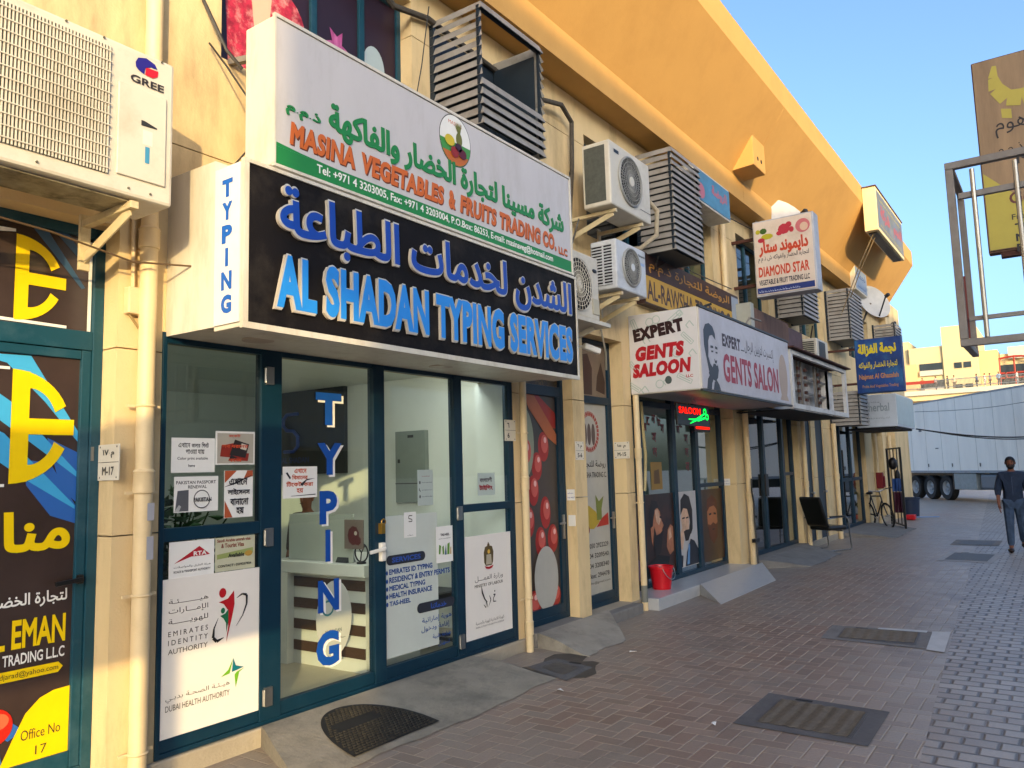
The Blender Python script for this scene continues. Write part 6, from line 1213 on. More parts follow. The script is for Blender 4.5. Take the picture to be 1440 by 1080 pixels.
def rough_ramp(label, x0t, x1t, x0b, x1b, yt, yb, h, m, nx=26, ny=12, seed=1):
    r = random.Random(seed); vs = []; fs = []; ph = [r.uniform(0, 6) for _ in range(6)]
    for j in range(ny+1):
        t_ = j/ny
        for i in range(nx+1):
            s_ = i/nx; x = (x0t+(x1t-x0t)*s_)*(1-t_)+(x0b+(x1b-x0b)*s_)*t_; y = yt+(yb-yt)*t_
            if j == ny: y += .022*math.sin(s_*9+ph[0])+.012*math.sin(s_*31+ph[1])+.008*math.sin(s_*67+ph[4])
            z = h*(1-t_**1.25)+.005; 
            if 0 < j < ny: z += .006*math.sin(x*9+ph[2])*math.sin(y*11+ph[3])
            vs.append((x, y, z))
    for j in range(ny):
        for i in range(nx): a = j*(nx+1)+i; fs.append((a, a+nx+1, a+nx+2, a+1))
    n0 = len(vs)
    for edge in ([j*(nx+1) for j in range(ny+1)], [j*(nx+1)+nx for j in range(ny+1)]):
        for k in edge: vs.append((vs[k][0], vs[k][1], 0))
    for k in range(ny): fs.append((k*(nx+1), n0+k, n0+k+1, (k+1)*(nx+1))); b = n0+ny+1; fs.append((k*(nx+1)+nx, (k+1)*(nx+1)+nx, b+k+1, b+k))
    o = MB().add(vs, fs); o.sm = True; o = o.build("ramp", m, loc=((x0t+x1t)/2, yt, 0)); return tag(o, label, "ramp", "entrance ramps along the row")
rough_ramp("wide worn cement ramp at the glazed shop door with a half round mat", 3.40, 5.62, 3.05, 5.75, 4.418, 3.62, .125, RC, seed=2)
rough_ramp("pale cement ramp below the red fruit door", 6.64, 8.1, 6.55, 7.35, 4.398, 3.80, .135, mat("pale_worn_cement", (.30, .27, .215), .85, var=.2, scale=4, bump=.5, bscale=35, dirt='55504a', dirt_amt=.8, dscale=2.4), seed=5)
ramp("ramp", "sloping veined marble slab in front of the barber shop", [(10.35, 4.198), (13.0, 4.198)], [(9.75, 3.70), (12.1, 3.72)], .145, MARBLE)
rough_ramp("grey cement ramp at the dark glazed front beyond the barber shop", 13.35, 16.3, 13.9, 16.0, 4.358, 3.65, .13, CONC, seed=8)
rough_ramp("grey cement ramp in front of the bicycle", 19.6, 23.0, 19.6, 22.6, 4.358, 3.30, .10, CONC, seed=9)
# half-moon rubber mat lying on the ramp
def slope_z(x, y): t_ = (4.418-y)/(4.418-3.62); return .125*(1-max(0, min(1, t_))**1.25)+.012
t = thing("door_mat", "dark half round rubber mat with raised waffle lying on the cement ramp", "mat", (3.95, 3.95, .05)); vs = []; fs = []; n = 36; m_ = 10
c0 = (3.93, 3.70)
for j in range(m_+1):
    for i in range(n+1):
        a = math.pi*i/n; x = c0[0]+.40*math.cos(a)*j/m_; y = c0[1]+.60*math.sin(a)*j/m_; vs.append((x, y, slope_z(x, y)))
for j in range(m_):
    for i in range(n): a = j*(n+1)+i; fs.append((a, a+n+1, a+n+2, a+1))
b = MB().add(vs, fs); b.build("base", RUBBER, t)
wf = MB()
k = 0
for iy in range(-1, 26):
    for ix in range(-20, 20):
        x = c0[0]+ix*.036+(.018 if iy % 2 else 0); y = c0[1]+.02+iy*.026
        if ((x-c0[0])/.375)**2+((y-c0[1])/.57)**2 < 1 and y > c0[1]+.012 and not (abs(x-c0[0]+.05) < .2 and .30 < y-c0[1] < .40):
            z = slope_z(x, y); wf.add([(x-.011, y-.008, z+.001), (x+.011, y-.008, z+.001), (x+.011, y+.008, z+.001), (x-.011, y+.008, z+.001), (x-.008, y-.005, z+.008), (x+.008, y-.005, z+.008), (x+.008, y+.005, z+.008), (x-.008, y+.005, z+.008)], [(4, 5, 6, 7), (0, 1, 5, 4), (1, 2, 6, 5), (2, 3, 7, 6), (3, 0, 4, 7)])
wf.build("waffle", mat("dusty_rubber", '2c2922', .8, var=.4, scale=14, dirt='4f4836', dirt_amt=.6, dscale=9), t)
# manhole covers: flush metal/concrete lids in frames
LID = mat("cast_iron_lid", (.10, .095, .085), .6, metal=.3, var=.35, scale=18, dirt='6a5f50', dirt_amt=.6, dscale=10)
def manhole(label, q, fm, wave=True, inset=.14):
    c = [Vector((sum(p[0] for p in q)/4, sum(p[1] for p in q)/4))]*4; t = thing("manhole_cover", label, "manhole cover", (c[0].x, c[0].y, 0), "manhole covers in the lane")
    Q = [Vector(p) for p in q]; I = [p+(c[0]-p)*inset*2 for p in Q]
    MB().add([(p.x, p.y, .005) for p in Q]+[(p.x, p.y, .005) for p in I], [(0, 1, 5, 4), (1, 2, 6, 5), (2, 3, 7, 6), (3, 0, 4, 7)]).build("frame", fm, t)
    MB().add([(p.x, p.y, .007) for p in I], [(0, 1, 2, 3)]).build("lid", LID, t)
    if wave:
        w_ = MB(); e1 = I[1]-I[0]; e2 = I[3]-I[0]; nr = 20
        for r_ in range(nr):
            pts = []
            for s_ in range(25):
                u, v = .03+.94*s_/24, (r_+.5)/nr+.016*math.sin(s_*1.57); p = I[0]+e1*u+e2*v; pts.append((p.x, p.y, .009))
            w_.tube(pts, .0055, 4)
        w_.build("wave_tread", mat("worn_lid_tread", (.13, .115, .095), .6, metal=.3, var=.3, scale=25) if "worn_lid_tread" not in MATS else MATS["worn_lid_tread"], t)
    MB().add([(I[0].x+.02, I[0].y-.1, .0085), (I[0].x+.06, I[0].y-.1, .0085), (I[0].x+.06, I[0].y-.22, .0085), (I[0].x+.02, I[0].y-.22, .0085)], [(0, 1, 2, 3)]).build("lifting_slot", DARK, t)
manhole("nearest square manhole cover with a wavy tread and dark cement surround", [(6.16, 2.0), (6.10, 1.15), (5.31, 1.14), (5.34, 1.99)], CONCD)
manhole("dusty manhole cover with a white edged corner in the middle of the lane", [(9.0, 2.2), (9.08, 1.22), (8.24, 1.16), (8.3, 2.15)], CONC, True)
t0 = MB().add([(9.08, 1.26, .009), (9.14, 1.10, .009), (8.16, 1.05, .009), (8.2, 1.20, .009), (8.98, 1.25, .009)], [(0, 1, 2, 3, 4)]).add([(9.10, 1.30, .009), (9.0, 1.30, .009), (8.98, 1.75, .009), (9.06, 1.75, .009)], [(0, 1, 2, 3)]).build("cement_patch", mat("fresh_white_cement", (.5, .5, .47), .8, var=.15), loc=(8.6, 1.2, 0)); tag(t0, "white cement edge repair along the middle manhole cover", "cement patch")
manhole("far manhole cover near the walking man with pale surround", [(17.1, 1.95), (16.9, 1.1), (15.4, 1.15), (15.5, 2.0)], mat("pale_cement_surround", (.34, .33, .31), .8, var=.2), False, .12)
manhole("distant manhole cover beyond the walking man", [(19.6, 2.1), (19.6, 1.25), (18.4, 1.25), (18.4, 2.1)], CONC, False)
manhole("broken drain cover with damp surround near the pale ramp", [(6.36, 4.02), (6.22, 3.55), (5.72, 3.52), (5.95, 4.06)], CONCD, False, .22)
stn = []
for k in range(28): a = 2*math.pi*k/28; r_ = 1+.25*math.sin(3*a)+.15*math.sin(7*a+1); stn.append((6.05+.55*r_*math.cos(a), 3.82+.30*r_*math.sin(a), .0035))
tag(MB().add(stn, [tuple(range(28))]).build("damp_patch", mat("damp_dirt", (.06, .054, .046), .55, var=.4, scale=8), loc=(6.05, 3.8, 0)), kind="structure")
for i, (x, y, a, lab) in enumerate([(5.26, 2.09, .3, "scrap of white paper on the paving near the wavy manhole cover"), (5.45, 3.41, 1.0, "scrap of white paper on the paving near the cement ramp"), (6.9, 3.5, 2.0, "tiny scrap of paper by the pale ramp")]):
    c, s_ = math.cos(a), math.sin(a); q = [(x+u*c-v*s_, y+u*s_+v*c) for u, v in ((-.035, -.012), (.03, -.015), (.035, .012), (-.03, .014))]
    tag(MB().add([(q[0][0], q[0][1], .008), (q[1][0], q[1][1], .014), (q[2][0], q[2][1], .008), (q[3][0], q[3][1], .02), (q[0][0], q[0][1], .006), (q[1][0], q[1][1], .012), (q[2][0], q[2][1], .006), (q[3][0], q[3][1], .018)], [(0, 1, 2, 3), (7, 6, 5, 4), (0, 4, 5, 1), (1, 5, 6, 2), (2, 6, 7, 3), (3, 7, 4, 0)]).build("paper_scrap", PAPER, loc=(x, y, 0)), lab, "litter", "paper scraps on the paving")
# black chair: built facing -y, then turned
t = thing("armchair", "black leatherette armchair with a chrome frame beside the narrow doors", "chair", (0, 0, 0))
MB().box(-.25, .25, -.27, .22, .40, .49).build("seat", LEATHER, t, bevel=.035)
b = MB(); prof = [(.20, .46), (.28, .50), (.47, 1.03), (.45, 1.07), (.39, 1.05)]; b.prism(prof, 0, -.25, .25); b.build("backrest", LEATHER, t, bevel=.03)
for s_ in (-1, 1):
    x = s_*.28; MB().tube([(x, .32, .02), (x, -.28, .02), (x, -.32, .06), (x, -.27, .62), (x, -.22, .66), (x, .30, .64)], .014, 8).build("leg_frame", CHROME, t); MB().box(x-.025, x+.025, -.20, .22, .655, .685).build("armrest", BLACK, t, bevel=.01)
MB().tube([(-.28, .30, .02), (.28, .30, .02)], .014, 8).tube([(-.28, -.1, .39), (.28, -.1, .39)], .014, 8).build("cross_tube", CHROME, t)
t.location = (16.6, 4.02, .004); t.rotation_euler = (0, 0, math.radians(62))
# bicycle: built along x, then turned
t = thing("bicycle", "old black bicycle leaning by the corner shop doorway", "bicycle", (0, 0, 0))
for x in (-.52, .54):
    wh = MB().ring((x, 0, .34), 1, .315, .022, 32, 6).build("wheel", RUBBER, t); MB().ring((x, 0, .34), 1, .285, .009, 32, 5).build("rim", STEEL, wh); sp_ = MB()
    for k in range(14): a = 2*math.pi*k/14; sp_.tube([(x+.02*math.cos(a+1), 0, .34+.02*math.sin(a+1)), (x+.28*math.cos(a), 0, .34+.28*math.sin(a))], .0025, 4)
    sp_.cyl((x, -.05, .34), (x, .05, .34), .022, 10); sp_.build("spokes", STEEL, wh)
fr = MB(); A_, Bq, Cq, Dq = (-.52, 0, .34), (-.05, 0, .30), (-.2, 0, .82), (.36, 0, .84)
for p, q in ((A_, Bq), (A_, Cq), (Bq, Cq), (Cq, Dq), (Bq, (.38, 0, .72))): fr.tube([p, q], .018, 8)
fr.tube([(.34, 0, .95), (.40, 0, .70), (.54, 0, .34)], .017, 8); fr.build("frame", mat("chipped_black_paint", '16181a', .4, var=.3), t)
MB().tube([(.42, -.30, 1.02), (.36, -.18, 1.0), (.34, 0, .96), (.36, .18, 1.0), (.42, .30, 1.02)], .014, 8).build("handlebar", CHROME, t); MB().ball((-.24, 0, .90), .14, .075, .04).tube([(-.2, 0, .8), (-.23, 0, .9)], .014, 8).build("saddle", BLACK, t)
MB().ring((-.05, 0, .30), 1, .09, .008, 20, 5).tube([(-.05, -.09, .30), (.08, -.09, .22)], .01, 6).tube([(-.05, .09, .30), (-.18, .09, .38)], .01, 6).build("crank", STEEL, t); MB().box(-.80, -.45, -.07, .07, .72, .74).tube([(-.6, 0, .72), (-.52, 0, .36)], .008, 5).build("carrier", BLACK, t)
t.location = (22.75, 4.16, .0); t.rotation_euler = (math.radians(8), 0, math.radians(215))
tag(MB().box(23.9, 24.05, 4.22, 4.40, .98, 1.42).box(23.93, 24.02, 4.18, 4.22, 1.02, 1.32).build("red_bag", ink('7a1420'), loc=(24.1, 4.3, .95), bevel=.03), "dark red bag hanging on the pipe above the bicycle", "bag")
t = thing("grille_gate", "open black steel grille gate standing out from the corner shop", "gate", (22.1, 3.46, 0)); g = MB()
GA, GB = Vector((22.1, 3.46, 0)), Vector((23.6, 4.02, 0))
def gp(f, z): q = GA.lerp(GB, f); return (q.x, q.y, z)
for f in (0, 1): g.obox(gp(f, .03), gp(f, 2.07), .05, .05)
for z in (.10, 1.02, 2.05): g.obox(gp(.02, z), gp(.98, z), .04, .04)
g.build("frame", BLACK, t); g = MB()
for f in (.25, .5, .75): g.cyl(gp(f, .12), gp(f, 2.03), .013, 8)
g.build("upright_bar", BLACK, t)
hg = MB().ball((22.3, 3.68, 1.66), .14, .11, .16, 10, 7).ball((22.34, 3.6, 1.34), .08, .07, .16, 10, 7); tag(hg.build("hanging_bundle", ink('1a1512'), loc=(22.3, 3.68, 1.3)), "dark round bundle hanging behind the grille gate", "bundle")
for nm, h, y0, y1, z0, z1, lab in (("hanging_cloth", '2c4a80', 3.50, 3.72, .95, 1.28, "blue cloth hanging on the grille gate"), ("hanging_cloth", '3a1424', 3.48, 3.70, .42, .94, "dark red cloth hanging low on the grille gate")):
    m_ = MB(); n = 10
    for i in range(n):
        for s_ in (0, 1): pass
    vs = [];
    for z in (z0, (z0+z1)/2, z1):
        for i in range(n+1): vs.append((22.16+.03*math.sin(i*1.9+z), y0+(y1-y0)*i/n, z))
    vs2 = [(a+.012, b, c) for a, b, c in vs]; fs = []
    for j in range(2):
        for i in range(n): a = j*(n+1)+i; fs += [(a, a+1, a+n+2, a+n+1), tuple(q+len(vs) for q in (a+n+1, a+n+2, a+1, a))]
    m_.add(vs+vs2, fs); tag(m_.build(nm, ink(h), loc=(22.2, y0, z0)), lab, "cloth", "cloths hanging on the grille gate")
tag(MB().lathe((27.1, 4.1, 0), [(0, 0), (.26, 0), (.30, .55), (.32, .56), (.32, .6), (.28, .6), (.25, .05), (0, .05)], 20).build("bin", ink('16263f'), loc=(27.1, 4.1, 0)), "dark blue plastic bin on the paving past the corner", "bin")
t = thing("broom", "red headed broom lying on the paving past the corner", "broom", (26, 3.9, 0)); MB().box(25.6, 25.9, 3.75, 4.0, .01, .16).build("head", REDP, t, bevel=.03); MB().cyl((25.8, 3.8, .08), (26.6, 3.25, .05), .018, 8).build("handle", ink('6f86a8'), t)

# ================================================================ people
def skin_mesh(verts, edges, sub=1):
    me = bpy.data.meshes.new("s"); bm = bmesh.new(); L = bm.verts.layers.skin.verify(); bv = []
    for i, (p, r) in enumerate(verts):
        v = bm.verts.new(p); rr = r if isinstance(r, tuple) else (r, r); v[L].radius = rr; v[L].use_root = (i == 0); bv.append(v)
    for a, b in edges: bm.edges.new((bv[a], bv[b]))
    bm.to_mesh(me); bm.free(); o = bpy.data.objects.new("s", me); col.objects.link(o); md = o.modifiers.new("skin", 'SKIN'); md.use_smooth_shade = True
    if sub: s_ = o.modifiers.new("sub", 'SUBSURF'); s_.levels = sub; s_.render_levels = sub
    dg = bpy.context.evaluated_depsgraph_get(); ev = o.evaluated_get(dg); m2 = bpy.data.meshes.new_from_object(ev)
    out = ([tuple(v.co) for v in m2.vertices], [tuple(p.vertices) for p in m2.polygons]); bpy.data.objects.remove(o); return out
BODYC = {}
def person_meshes(stride=.0, fingers=True, seated=False):
    """figure 1.72 m tall facing -y, feet at z = 0. returns body, shirt, trousers, shoes geometry"""
    key = (stride, fingers)
    if key in BODYC: return BODYC[key]
    s = stride
    V = []; E = []
    def add(p, r, parent=None):
        V.append((p, r)); i = len(V)-1
        if parent is not None: E.append((parent, i))
        return i
    pel = add((0, 0, .93), (.135, .10)); sp1 = add((0, -.005, 1.08), (.125, .09), pel); sp2 = add((0, -.01, 1.25), (.15, .105), sp1); ch = add((0, 0, 1.38), (.13, .085), sp2)
    nk = add((0, -.005, 1.46), .055, ch); n2 = add((0, -.015, 1.51), .052, nk); hd = add((0, -.03, 1.56), (.066, .075), n2); h2 = add((0, -.025, 1.63), (.075, .092), hd); add((0, -.015, 1.69), (.058, .07), h2)
    J = dict(pel=pel)
    for sd, nm in ((-1, 'L'), (1, 'R')):
        sw = sd*s*.35
        sh = add((sd*.165, 0, 1.385), .062, ch); el = add((sd*.235, .03+sw*.25, 1.12), .043, sh); wr = add((sd*.235, -.06+sw*.6, .885), .028, el); pm = add((sd*.232, -.075+sw*.65, .82), (.034, .02), wr)
        if fingers:
            for k, (dy, L_) in enumerate(((-.028, .075), (-.010, .085), (.008, .08), (.025, .062))):
                a = add((sd*.229, -.078+sw*.65+dy, .785), .0095, pm); b = add((sd*.222, -.082+sw*.65+dy, .785-L_*.55), .0085, a); add((sd*.208, -.084+sw*.65+dy, .785-L_*.95), .007, b)
            a = add((sd*.212, -.108+sw*.65, .825), .011, pm); add((sd*.202, -.125+sw*.65, .785), .009, a)
        st = -sd*s
        hp = add((sd*.085, 0, .88), .092, pel); kn = add((sd*.095, -.05-st*.16, .49), .060, hp); an = add((sd*.10, .02-st*.34+(.10 if st < 0 else 0), .095+(.05 if st < 0 else 0)), .040, kn); add((sd*.115, -.12-st*.34+(.10 if st < 0 else 0), .035+(.0 if st < 0 else 0)), (.040, .028), an)
        J[nm] = (sh, el, wr, hp, kn, an)
    body = skin_mesh(V, E)
    def sub(idx, ed, grow, extra=()):
        vv = [(V[i][0], tuple(q+grow for q in (V[i][1] if isinstance(V[i][1], tuple) else (V[i][1],)*2))) for i in idx]+list(extra); m = {k: i for i, k in enumerate(idx)}
        return skin_mesh(vv, [(m[a] if a in m else len(idx)+a-1000, m[b] if b in m else len(idx)+b-1000) for a, b in ed])
    V2 = list(V)
    for k, r in ((sp2, (.150, .112)), (sp1, (.148, .112)), (pel, (.158, .122)), (ch, (.125, .088))): V[k] = (V[k][0], r)
    ids = [sp2, sp1, pel, ch]; ed = [(sp2, sp1), (sp1, pel), (sp2, ch)]; ex = []
    for k, nm in enumerate('LR'):
        sh, el, wr = J[nm][:3]; ids += [sh, el]; ed += [(ch, sh), (sh, el)]; q = Vector(V[el][0]).lerp(Vector(V[wr][0]), .5); ex.append((tuple(q), (.046, .046))); ed.append((el, 1000+k))
    ex.append(((0, -.004, .86), (.175, .135))); ex.append(((0, -.004, .80), (.178, .138))); ed += [(pel, 1002), (1002, 1003)]
    ex.append(((0, .012, 1.455), (.072, .066))); ed.append((ch, 1004))
    shirt = sub(ids, ed, .022, ex)
    V[:] = V2
    ids = [pel]; ed = []
    for nm in 'LR': hp, kn, an = J[nm][3:]; ids += [hp, kn, an]; ed += [(pel, hp), (hp, kn), (kn, an)]
    trou = sub(ids, ed, .018)
    shoes = ([], [])
    mb = MB()
    for nm in 'LR': a = Vector(V[J[nm][5]][0]); mb.ball((a.x*1.08, a.y-.065, max(a.z-.05, .042)), .052, .135, .045, 14, 8)
    head = Vector((0, -.02, 1.62)); BODYC[key] = (body, shirt, trou, (mb.v, mb.f), head); return BODYC[key]
def person(label, loc, rz, shirt, trousers, scale=1, stride=0, detail=True, beard=False, group=None, skin=SKIN, shoes=None):
    t = thing("person", label, "person", (0, 0, 0), group); body, sh, tr, so_, hd = person_meshes(stride, detail)
    def put_(g, nm, m): mb = MB().add(*g); mb.sm = True; return mb.build(nm, m, t)
    put_(body, "body", skin); put_(sh, "shirt", shirt); put_(tr, "trousers", trousers); put_(so_, "shoe", shoes or BLACK)
    hb = MB(); h = hd
    n, m_ = 16, 8; vs = []; fs = []
    for i in range(m_+1):
        ph = math.pi*.58*i/m_
        for k in range(n):
            a = 2*math.pi*k/n; fr_ = max(0, -math.sin(a)); p2 = ph*(1-.36*fr_); vs.append((h.x+.084*math.sin(p2)*math.cos(a), h.y+.008+.100*math.sin(p2)*math.sin(a), h.z+.015+.098*math.cos(p2)))
    for i in range(m_):
        for k in range(n): fs.append((i*n+k, (i+1)*n+k, (i+1)*n+(k+1) % n, i*n+(k+1) % n))
    hb.add(vs, fs); hb.sm = True; hb.build("hair", HAIR, t)
    if detail:
        if beard: MB().ball((h.x, h.y-.052, h.z-.075), .058, .05, .05, 14, 8).ball((h.x-.05, h.y-.02, h.z-.045), .02, .03, .05, 8, 6).ball((h.x+.05, h.y-.02, h.z-.045), .02, .03, .05, 8, 6).obox((h.x-.028, h.y-.097, h.z-.048), (h.x+.028, h.y-.097, h.z-.048), .012, .012).build("beard", HAIR, t)
        f = MB().ball((h.x, h.y-.098, h.z-.018), .014, .016, .026, 10, 6)
        for s_ in (-1, 1): f.ball((h.x+s_*.078, h.y+.005, h.z-.01), .012, .02, .03, 8, 6)
        f.build("face_features", skin, t); e = MB()
        for s_ in (-1, 1): e.ball((h.x+s_*.03, h.y-.088, h.z+.008), .010, .008, .006, 8, 6).obox((h.x+s_*.016, h.y-.094, h.z+.026), (h.x+s_*.046, h.y-.088, h.z+.027), .008, .007)
        e.build("eyes_and_brows", HAIR, t); MB().box(h.x-.022, h.x+.022, h.y-.103, h.y-.092, h.z-.063, h.z-.056).build("mouth", ink('5a2f28'), t)
    t.location = loc; t.rotation_euler = (0, 0, rz); t.scale = (scale,)*3
    return t
DENIM = mat("dark_denim_shirt", (.012, .024, .050), .8, var=.35, scale=14, bump=.3, bscale=120); JEANS = mat("faded_jeans", (.045, .075, .125), .85, var=.6, scale=7, bump=.3, bscale=120)
man = person("bearded man in a dark denim shirt and jeans walking towards the camera", (17.45, .88, 0), math.radians(-90+3), DENIM, JEANS, 1.01, .55, True, True, shoes=ink('2a1a12'))
MB().box(-.006, .006, -.128, -.120, .9, 1.36).ball((0, -.13, 1.28), .007).ball((0, -.13, 1.18), .007).ball((0, -.125, 1.08), .007).build("button_placket", ink('2c3c58'), man)
MB().add([(-.05, -.095, 1.44), (.0, -.122, 1.36), (-.02, -.125, 1.33), (-.085, -.085, 1.42), (.05, -.095, 1.44), (.02, -.125, 1.33), (.085, -.085, 1.42)], [(0, 1, 2, 3), (4, 6, 5, 1)]).build("collar", DENIM, man)
person("person in dark clothes standing behind the reception counter", (5.35, 6.25, .125), math.radians(-75), ink('3c2a22'), BLACK, .86, 0, True)

# ================================================================ white trailer crossing the end of the lane
t = thing("semi_trailer", "long dirty white refrigerated trailer parked across the end of the lane", "trailer", (0, 0, 0))
LEN = 14.0    # built with its near side on y = 0, rear at x = 0, front at x = LEN (towards the camera side)
MB().box(0, LEN, 0, 2.5, 1.22, 4.30).build("body", TRAILER, t, bevel=.03)
MB().box(-.01, LEN+.01, -.012, 2.51, 1.16, 1.26).box(-.01, LEN+.01, -.01, .03, 4.26, 4.33).build("side_rail", mat("dirty_aluminium_rail", '8d949a', .5, metal=.4, var=.3, scale=6), t)
g = MB()
for k in range(1, 11): g.box(k*1.27-.012, k*1.27+.012, -.006, -.0005, 1.27, 4.25)
g.build("panel_seam", mat("panel_seam_grey", 'c4c2b8', .5), t)
g = MB()
for x in (.9, 2.6, 4.5, 6.5, 8.5): g.box(x, x+.06, -.02, -.0125, 1.42, 1.56)
g.build("side_marker_lamp", ink('1c1c20'), t)
for x in (1.15, 2.46, 3.77):
    w_ = MB().lathe((0, 0, 0), [(.30, -.13), (.49, -.15), (.525, -.11), (.525, .11), (.49, .15), (.30, .13)], 32); w_.v = [(a, c, b) for a, b, c in w_.v]; w_.v = [(a+x, b+.20, c+.525) for a, b, c in w_.v]; wh = w_.build("wheel", RUBBER, t)
    r_ = MB().lathe((0, 0, 0), [(0, -.02), (.10, -.10), (.14, -.04), (.24, -.02), (.30, -.13), (.31, -.13), (.31, .0), (0, .0)], 28); r_.v = [(a+x, c+.20, b+.525) for a, b, c in r_.v]; r_.build("rim", mat("pale_wheel_rim", '9a9c9c', .5, var=.2, scale=9) if "pale_wheel_rim" not in MATS else MATS["pale_wheel_rim"], wh)
MB().box(.3, 4.4, .35, 2.2, .55, 1.15).box(4.6, 13, .9, 1.6, .8, 1.15).build("chassis", BLACK, t)
MB().box(4.5, 6.1, .02, .6, .48, 1.14).build("equipment_locker", mat("pale_locker", '8f9694', .5, var=.2), t, bevel=.02); MB().box(6.3, 8.6, .05, .7, .50, 1.12).build("fuel_tank", ink('6a7076'), t, bevel=.1); MB().box(4.42, 4.48, .02, .5, .45, 1.15).build("mudguard", BLACK, t)
for x in (10.2,): MB().box(x, x+.15, .3, .5, .02, 1.15).build("landing_leg", DGREY, t)
MB().box(2.0, 2.25, -.0135, -.0125, 3.0, 3.12).box(3.3, 3.55, -.0135, -.0125, 2.2, 2.24).build("scuff_mark", ink('5a6068'), t)
# near side runs parallel to the camera's level heading
FWD = Vector((.8158, .5677, 0)).normalized(); RGT = Vector((FWD.y, -FWD.x, 0))
p = FWD*37.9+RGT*18.4; d = -FWD; t.location = (p.x, p.y, 0); t.rotation_euler = (0, 0, math.atan2(d.y, d.x))

# ================================================================ background: mall walkway and buildings in the low sun
FX = 105.0
YB = mat("sunny_yellow_render", (.52, .42, .23), .85, var=.06, scale=.3); OR_ = mat("orange_render", (.62, .38, .18), .85, var=.06, scale=.3); PALE = mat("pale_concrete_deck", (.46, .42, .34), .85, var=.08, scale=.4)
RDS = mat("red_painted_steel", '8a2a1c', .6, var=.1); GLB = mat("shaded_shop_glass", '2c3438', .2, var=.4, scale=.3)
t = thing("apartment_building", "sunlit yellow apartment building with stepped roofline beyond the trailer", "building", (FX+8, 14, 0))
MB().box(FX+6, FX+20, 11.6, 15.4, 0, 15.9).build("wall", YB, t); MB().box(FX+5.7, FX+19, 7.9, 11.59, 0, 18.2).build("tower", YB, t); MB().box(FX+6.5, FX+18, 15.41, 30, 0, 16.9).build("side_wing", YB, t); MB().box(FX+5.4, FX+8, 14.6, 16.2, 0, 13.8).build("orange_bay", OR_, t); MB().box(FX+8, FX+20, 5.9, 7.89, 0, 15.0).build("rear_wing", OR_, t)
for y0, y1, z in ((11.75, 14.3, 12.55), (11.75, 14.3, 10.4), (11.75, 14.3, 8.3), (16.5, 18.5, 12.6), (16.5, 18.5, 10.4)):
    w_ = MB().box(FX+5.9, FX+6.05, y0, y1, z, z+1.25).build("balcony_opening", GLB, t); MB().box(FX+5.62, FX+5.89, y0, y1, z-.3, z+.35).build("balcony_parapet", PALE, t)
for y0, z in ((8.6, 12.9), (9.6, 12.9), (8.6, 10.2), (9.7, 10.2)): MB().box(FX+5.6, FX+5.72, y0, y0+.8, z, z+.7).build("window", GLB, t)
t = thing("market_hall", "pale market hall with a red steel arched roof above the walkway", "building", (FX+9, 4, 0))
MB().box(FX+10, FX+24, -14, 5.8, 0, 14.6).build("wall", YB, t); MB().box(FX+9.6, FX+12, -14, 4.9, 13.9, 15.4).build("parapet", PALE, t); MB().box(FX+12, FX+22, -14, 1.5, 15, 17.2).build("roof_block", YB, t); MB().box(FX+9.7, FX+9.99, .2, 7.3, 9.9, 13.2).build("dark_opening", GLB, t)
g = MB(); arc = [(FX+8.9, 4.3+3.6*math.cos(math.pi*k/14), 12.2+1.9*math.sin(math.pi*k/14)) for k in range(15)]; g.tube(arc, .13, 6)
for k in (0, 3, 5, 7, 9, 11, 14): p = arc[k]; g.tube([p, (p[0], p[1], 9.9)], .11, 6)
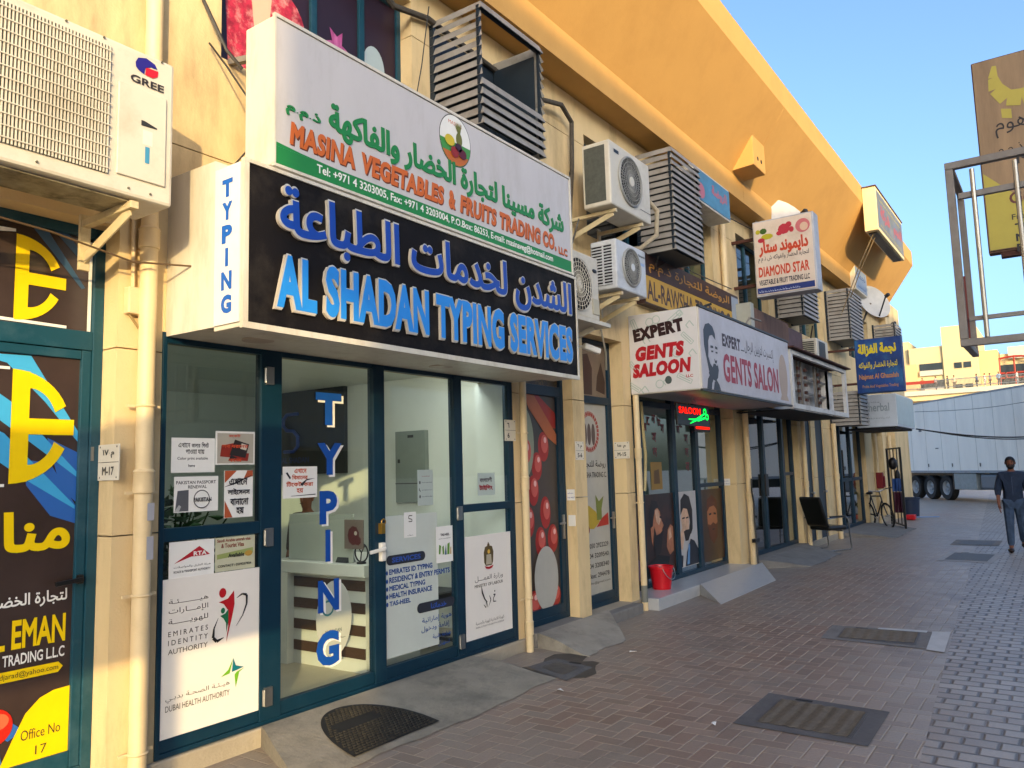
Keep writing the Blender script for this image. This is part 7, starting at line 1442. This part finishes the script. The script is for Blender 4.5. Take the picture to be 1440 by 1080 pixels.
g.tube([(FX+8.9, 7.9, 12.1), (FX+8.9, .7, 12.1)], .12, 6).tube([(FX+8.9, 7.9, 11.5), (FX+8.9, .7, 11.5)], .1, 6); g.build("red_arch_frame", RDS, t)
t = thing("elevated_walkway", "pale elevated walkway with railings carrying people above the trailer", "walkway", (FX, 8, 0)); MB().box(FX-1, FX+9, -12, 22, 9.35, 9.9).build("deck", PALE, t); MB().box(FX-.6, FX+8, -12, 22, 8.75, 9.345).build("beam", YB, t)
for y in (-8, 2, 7, 16): MB().box(FX+1, FX+3, y, y+1.2, 0, 8.74).build("column", PALE, t)
r = MB()
for z in (10.15, 11.0): r.tube([(FX-.9, -12, z), (FX-.9, 22, z)], .045, 6)
r.build("handrail", STEEL, t); r = MB()
for k in range(160): y = -5+k*.13; r.box(FX-.92, FX-.88, y, y+.035, 9.9, 11.0)
r.build("balusters", GALV, t); MB().box(FX-.96, FX-.93, 12, 22, 10.7, 11.05).build("red_strip", RDS, t)
COLS = [('white', 'd8d4cc', '8a8f94'), ('red', '8a2a2a', '3a3a40'), ('pale blue', '7a90a8', '3a4048'), ('grey', '7c7c7c', '2a2a2e'), ('white', 'd0ccc4', 'c8c4bc'), ('blue', '3a5078', '2c2c30'), ('cream', 'c0b090', '5a4a3a'), ('black', '222226', '202024'), ('pale pink', 'b89a98', '4a4a50'), ('orange', 'b0602c', '3a3a3a')]
SPOT = [3.9, 4.9, 5.6, 6.5, 7.0, 7.9, 10.2, 10.9, 12.0, 13.6]
PLACE = ["rightmost on the walkway beneath the red arch", "under the right half of the red arch", "under the middle of the red arch", "under the left part of the red arch", "beside the left foot of the red arch", "left of the red arch near the tower corner", "in front of the yellow tower", "at the left side of the yellow tower", "in front of the balconies", "leftmost on the walkway by the orange bay"]
for i, y in enumerate(SPOT):
    nm, a, b = COLS[i]; person("%s shirted person %s" % (nm, PLACE[i]), (FX+random.uniform(.2, 2.5), y, 9.9), math.radians(random.choice((0, 90, 180, -90))), ink(a), ink(b), random.uniform(.95, 1.05), 0, False, group="people on the elevated walkway")
t = thing("side_block", "cream building closing the view behind the trailer", "building", (60, 30, 0)); MB().box(70, 80, 26, 60, 0, 9).build("wall", WALL, t)
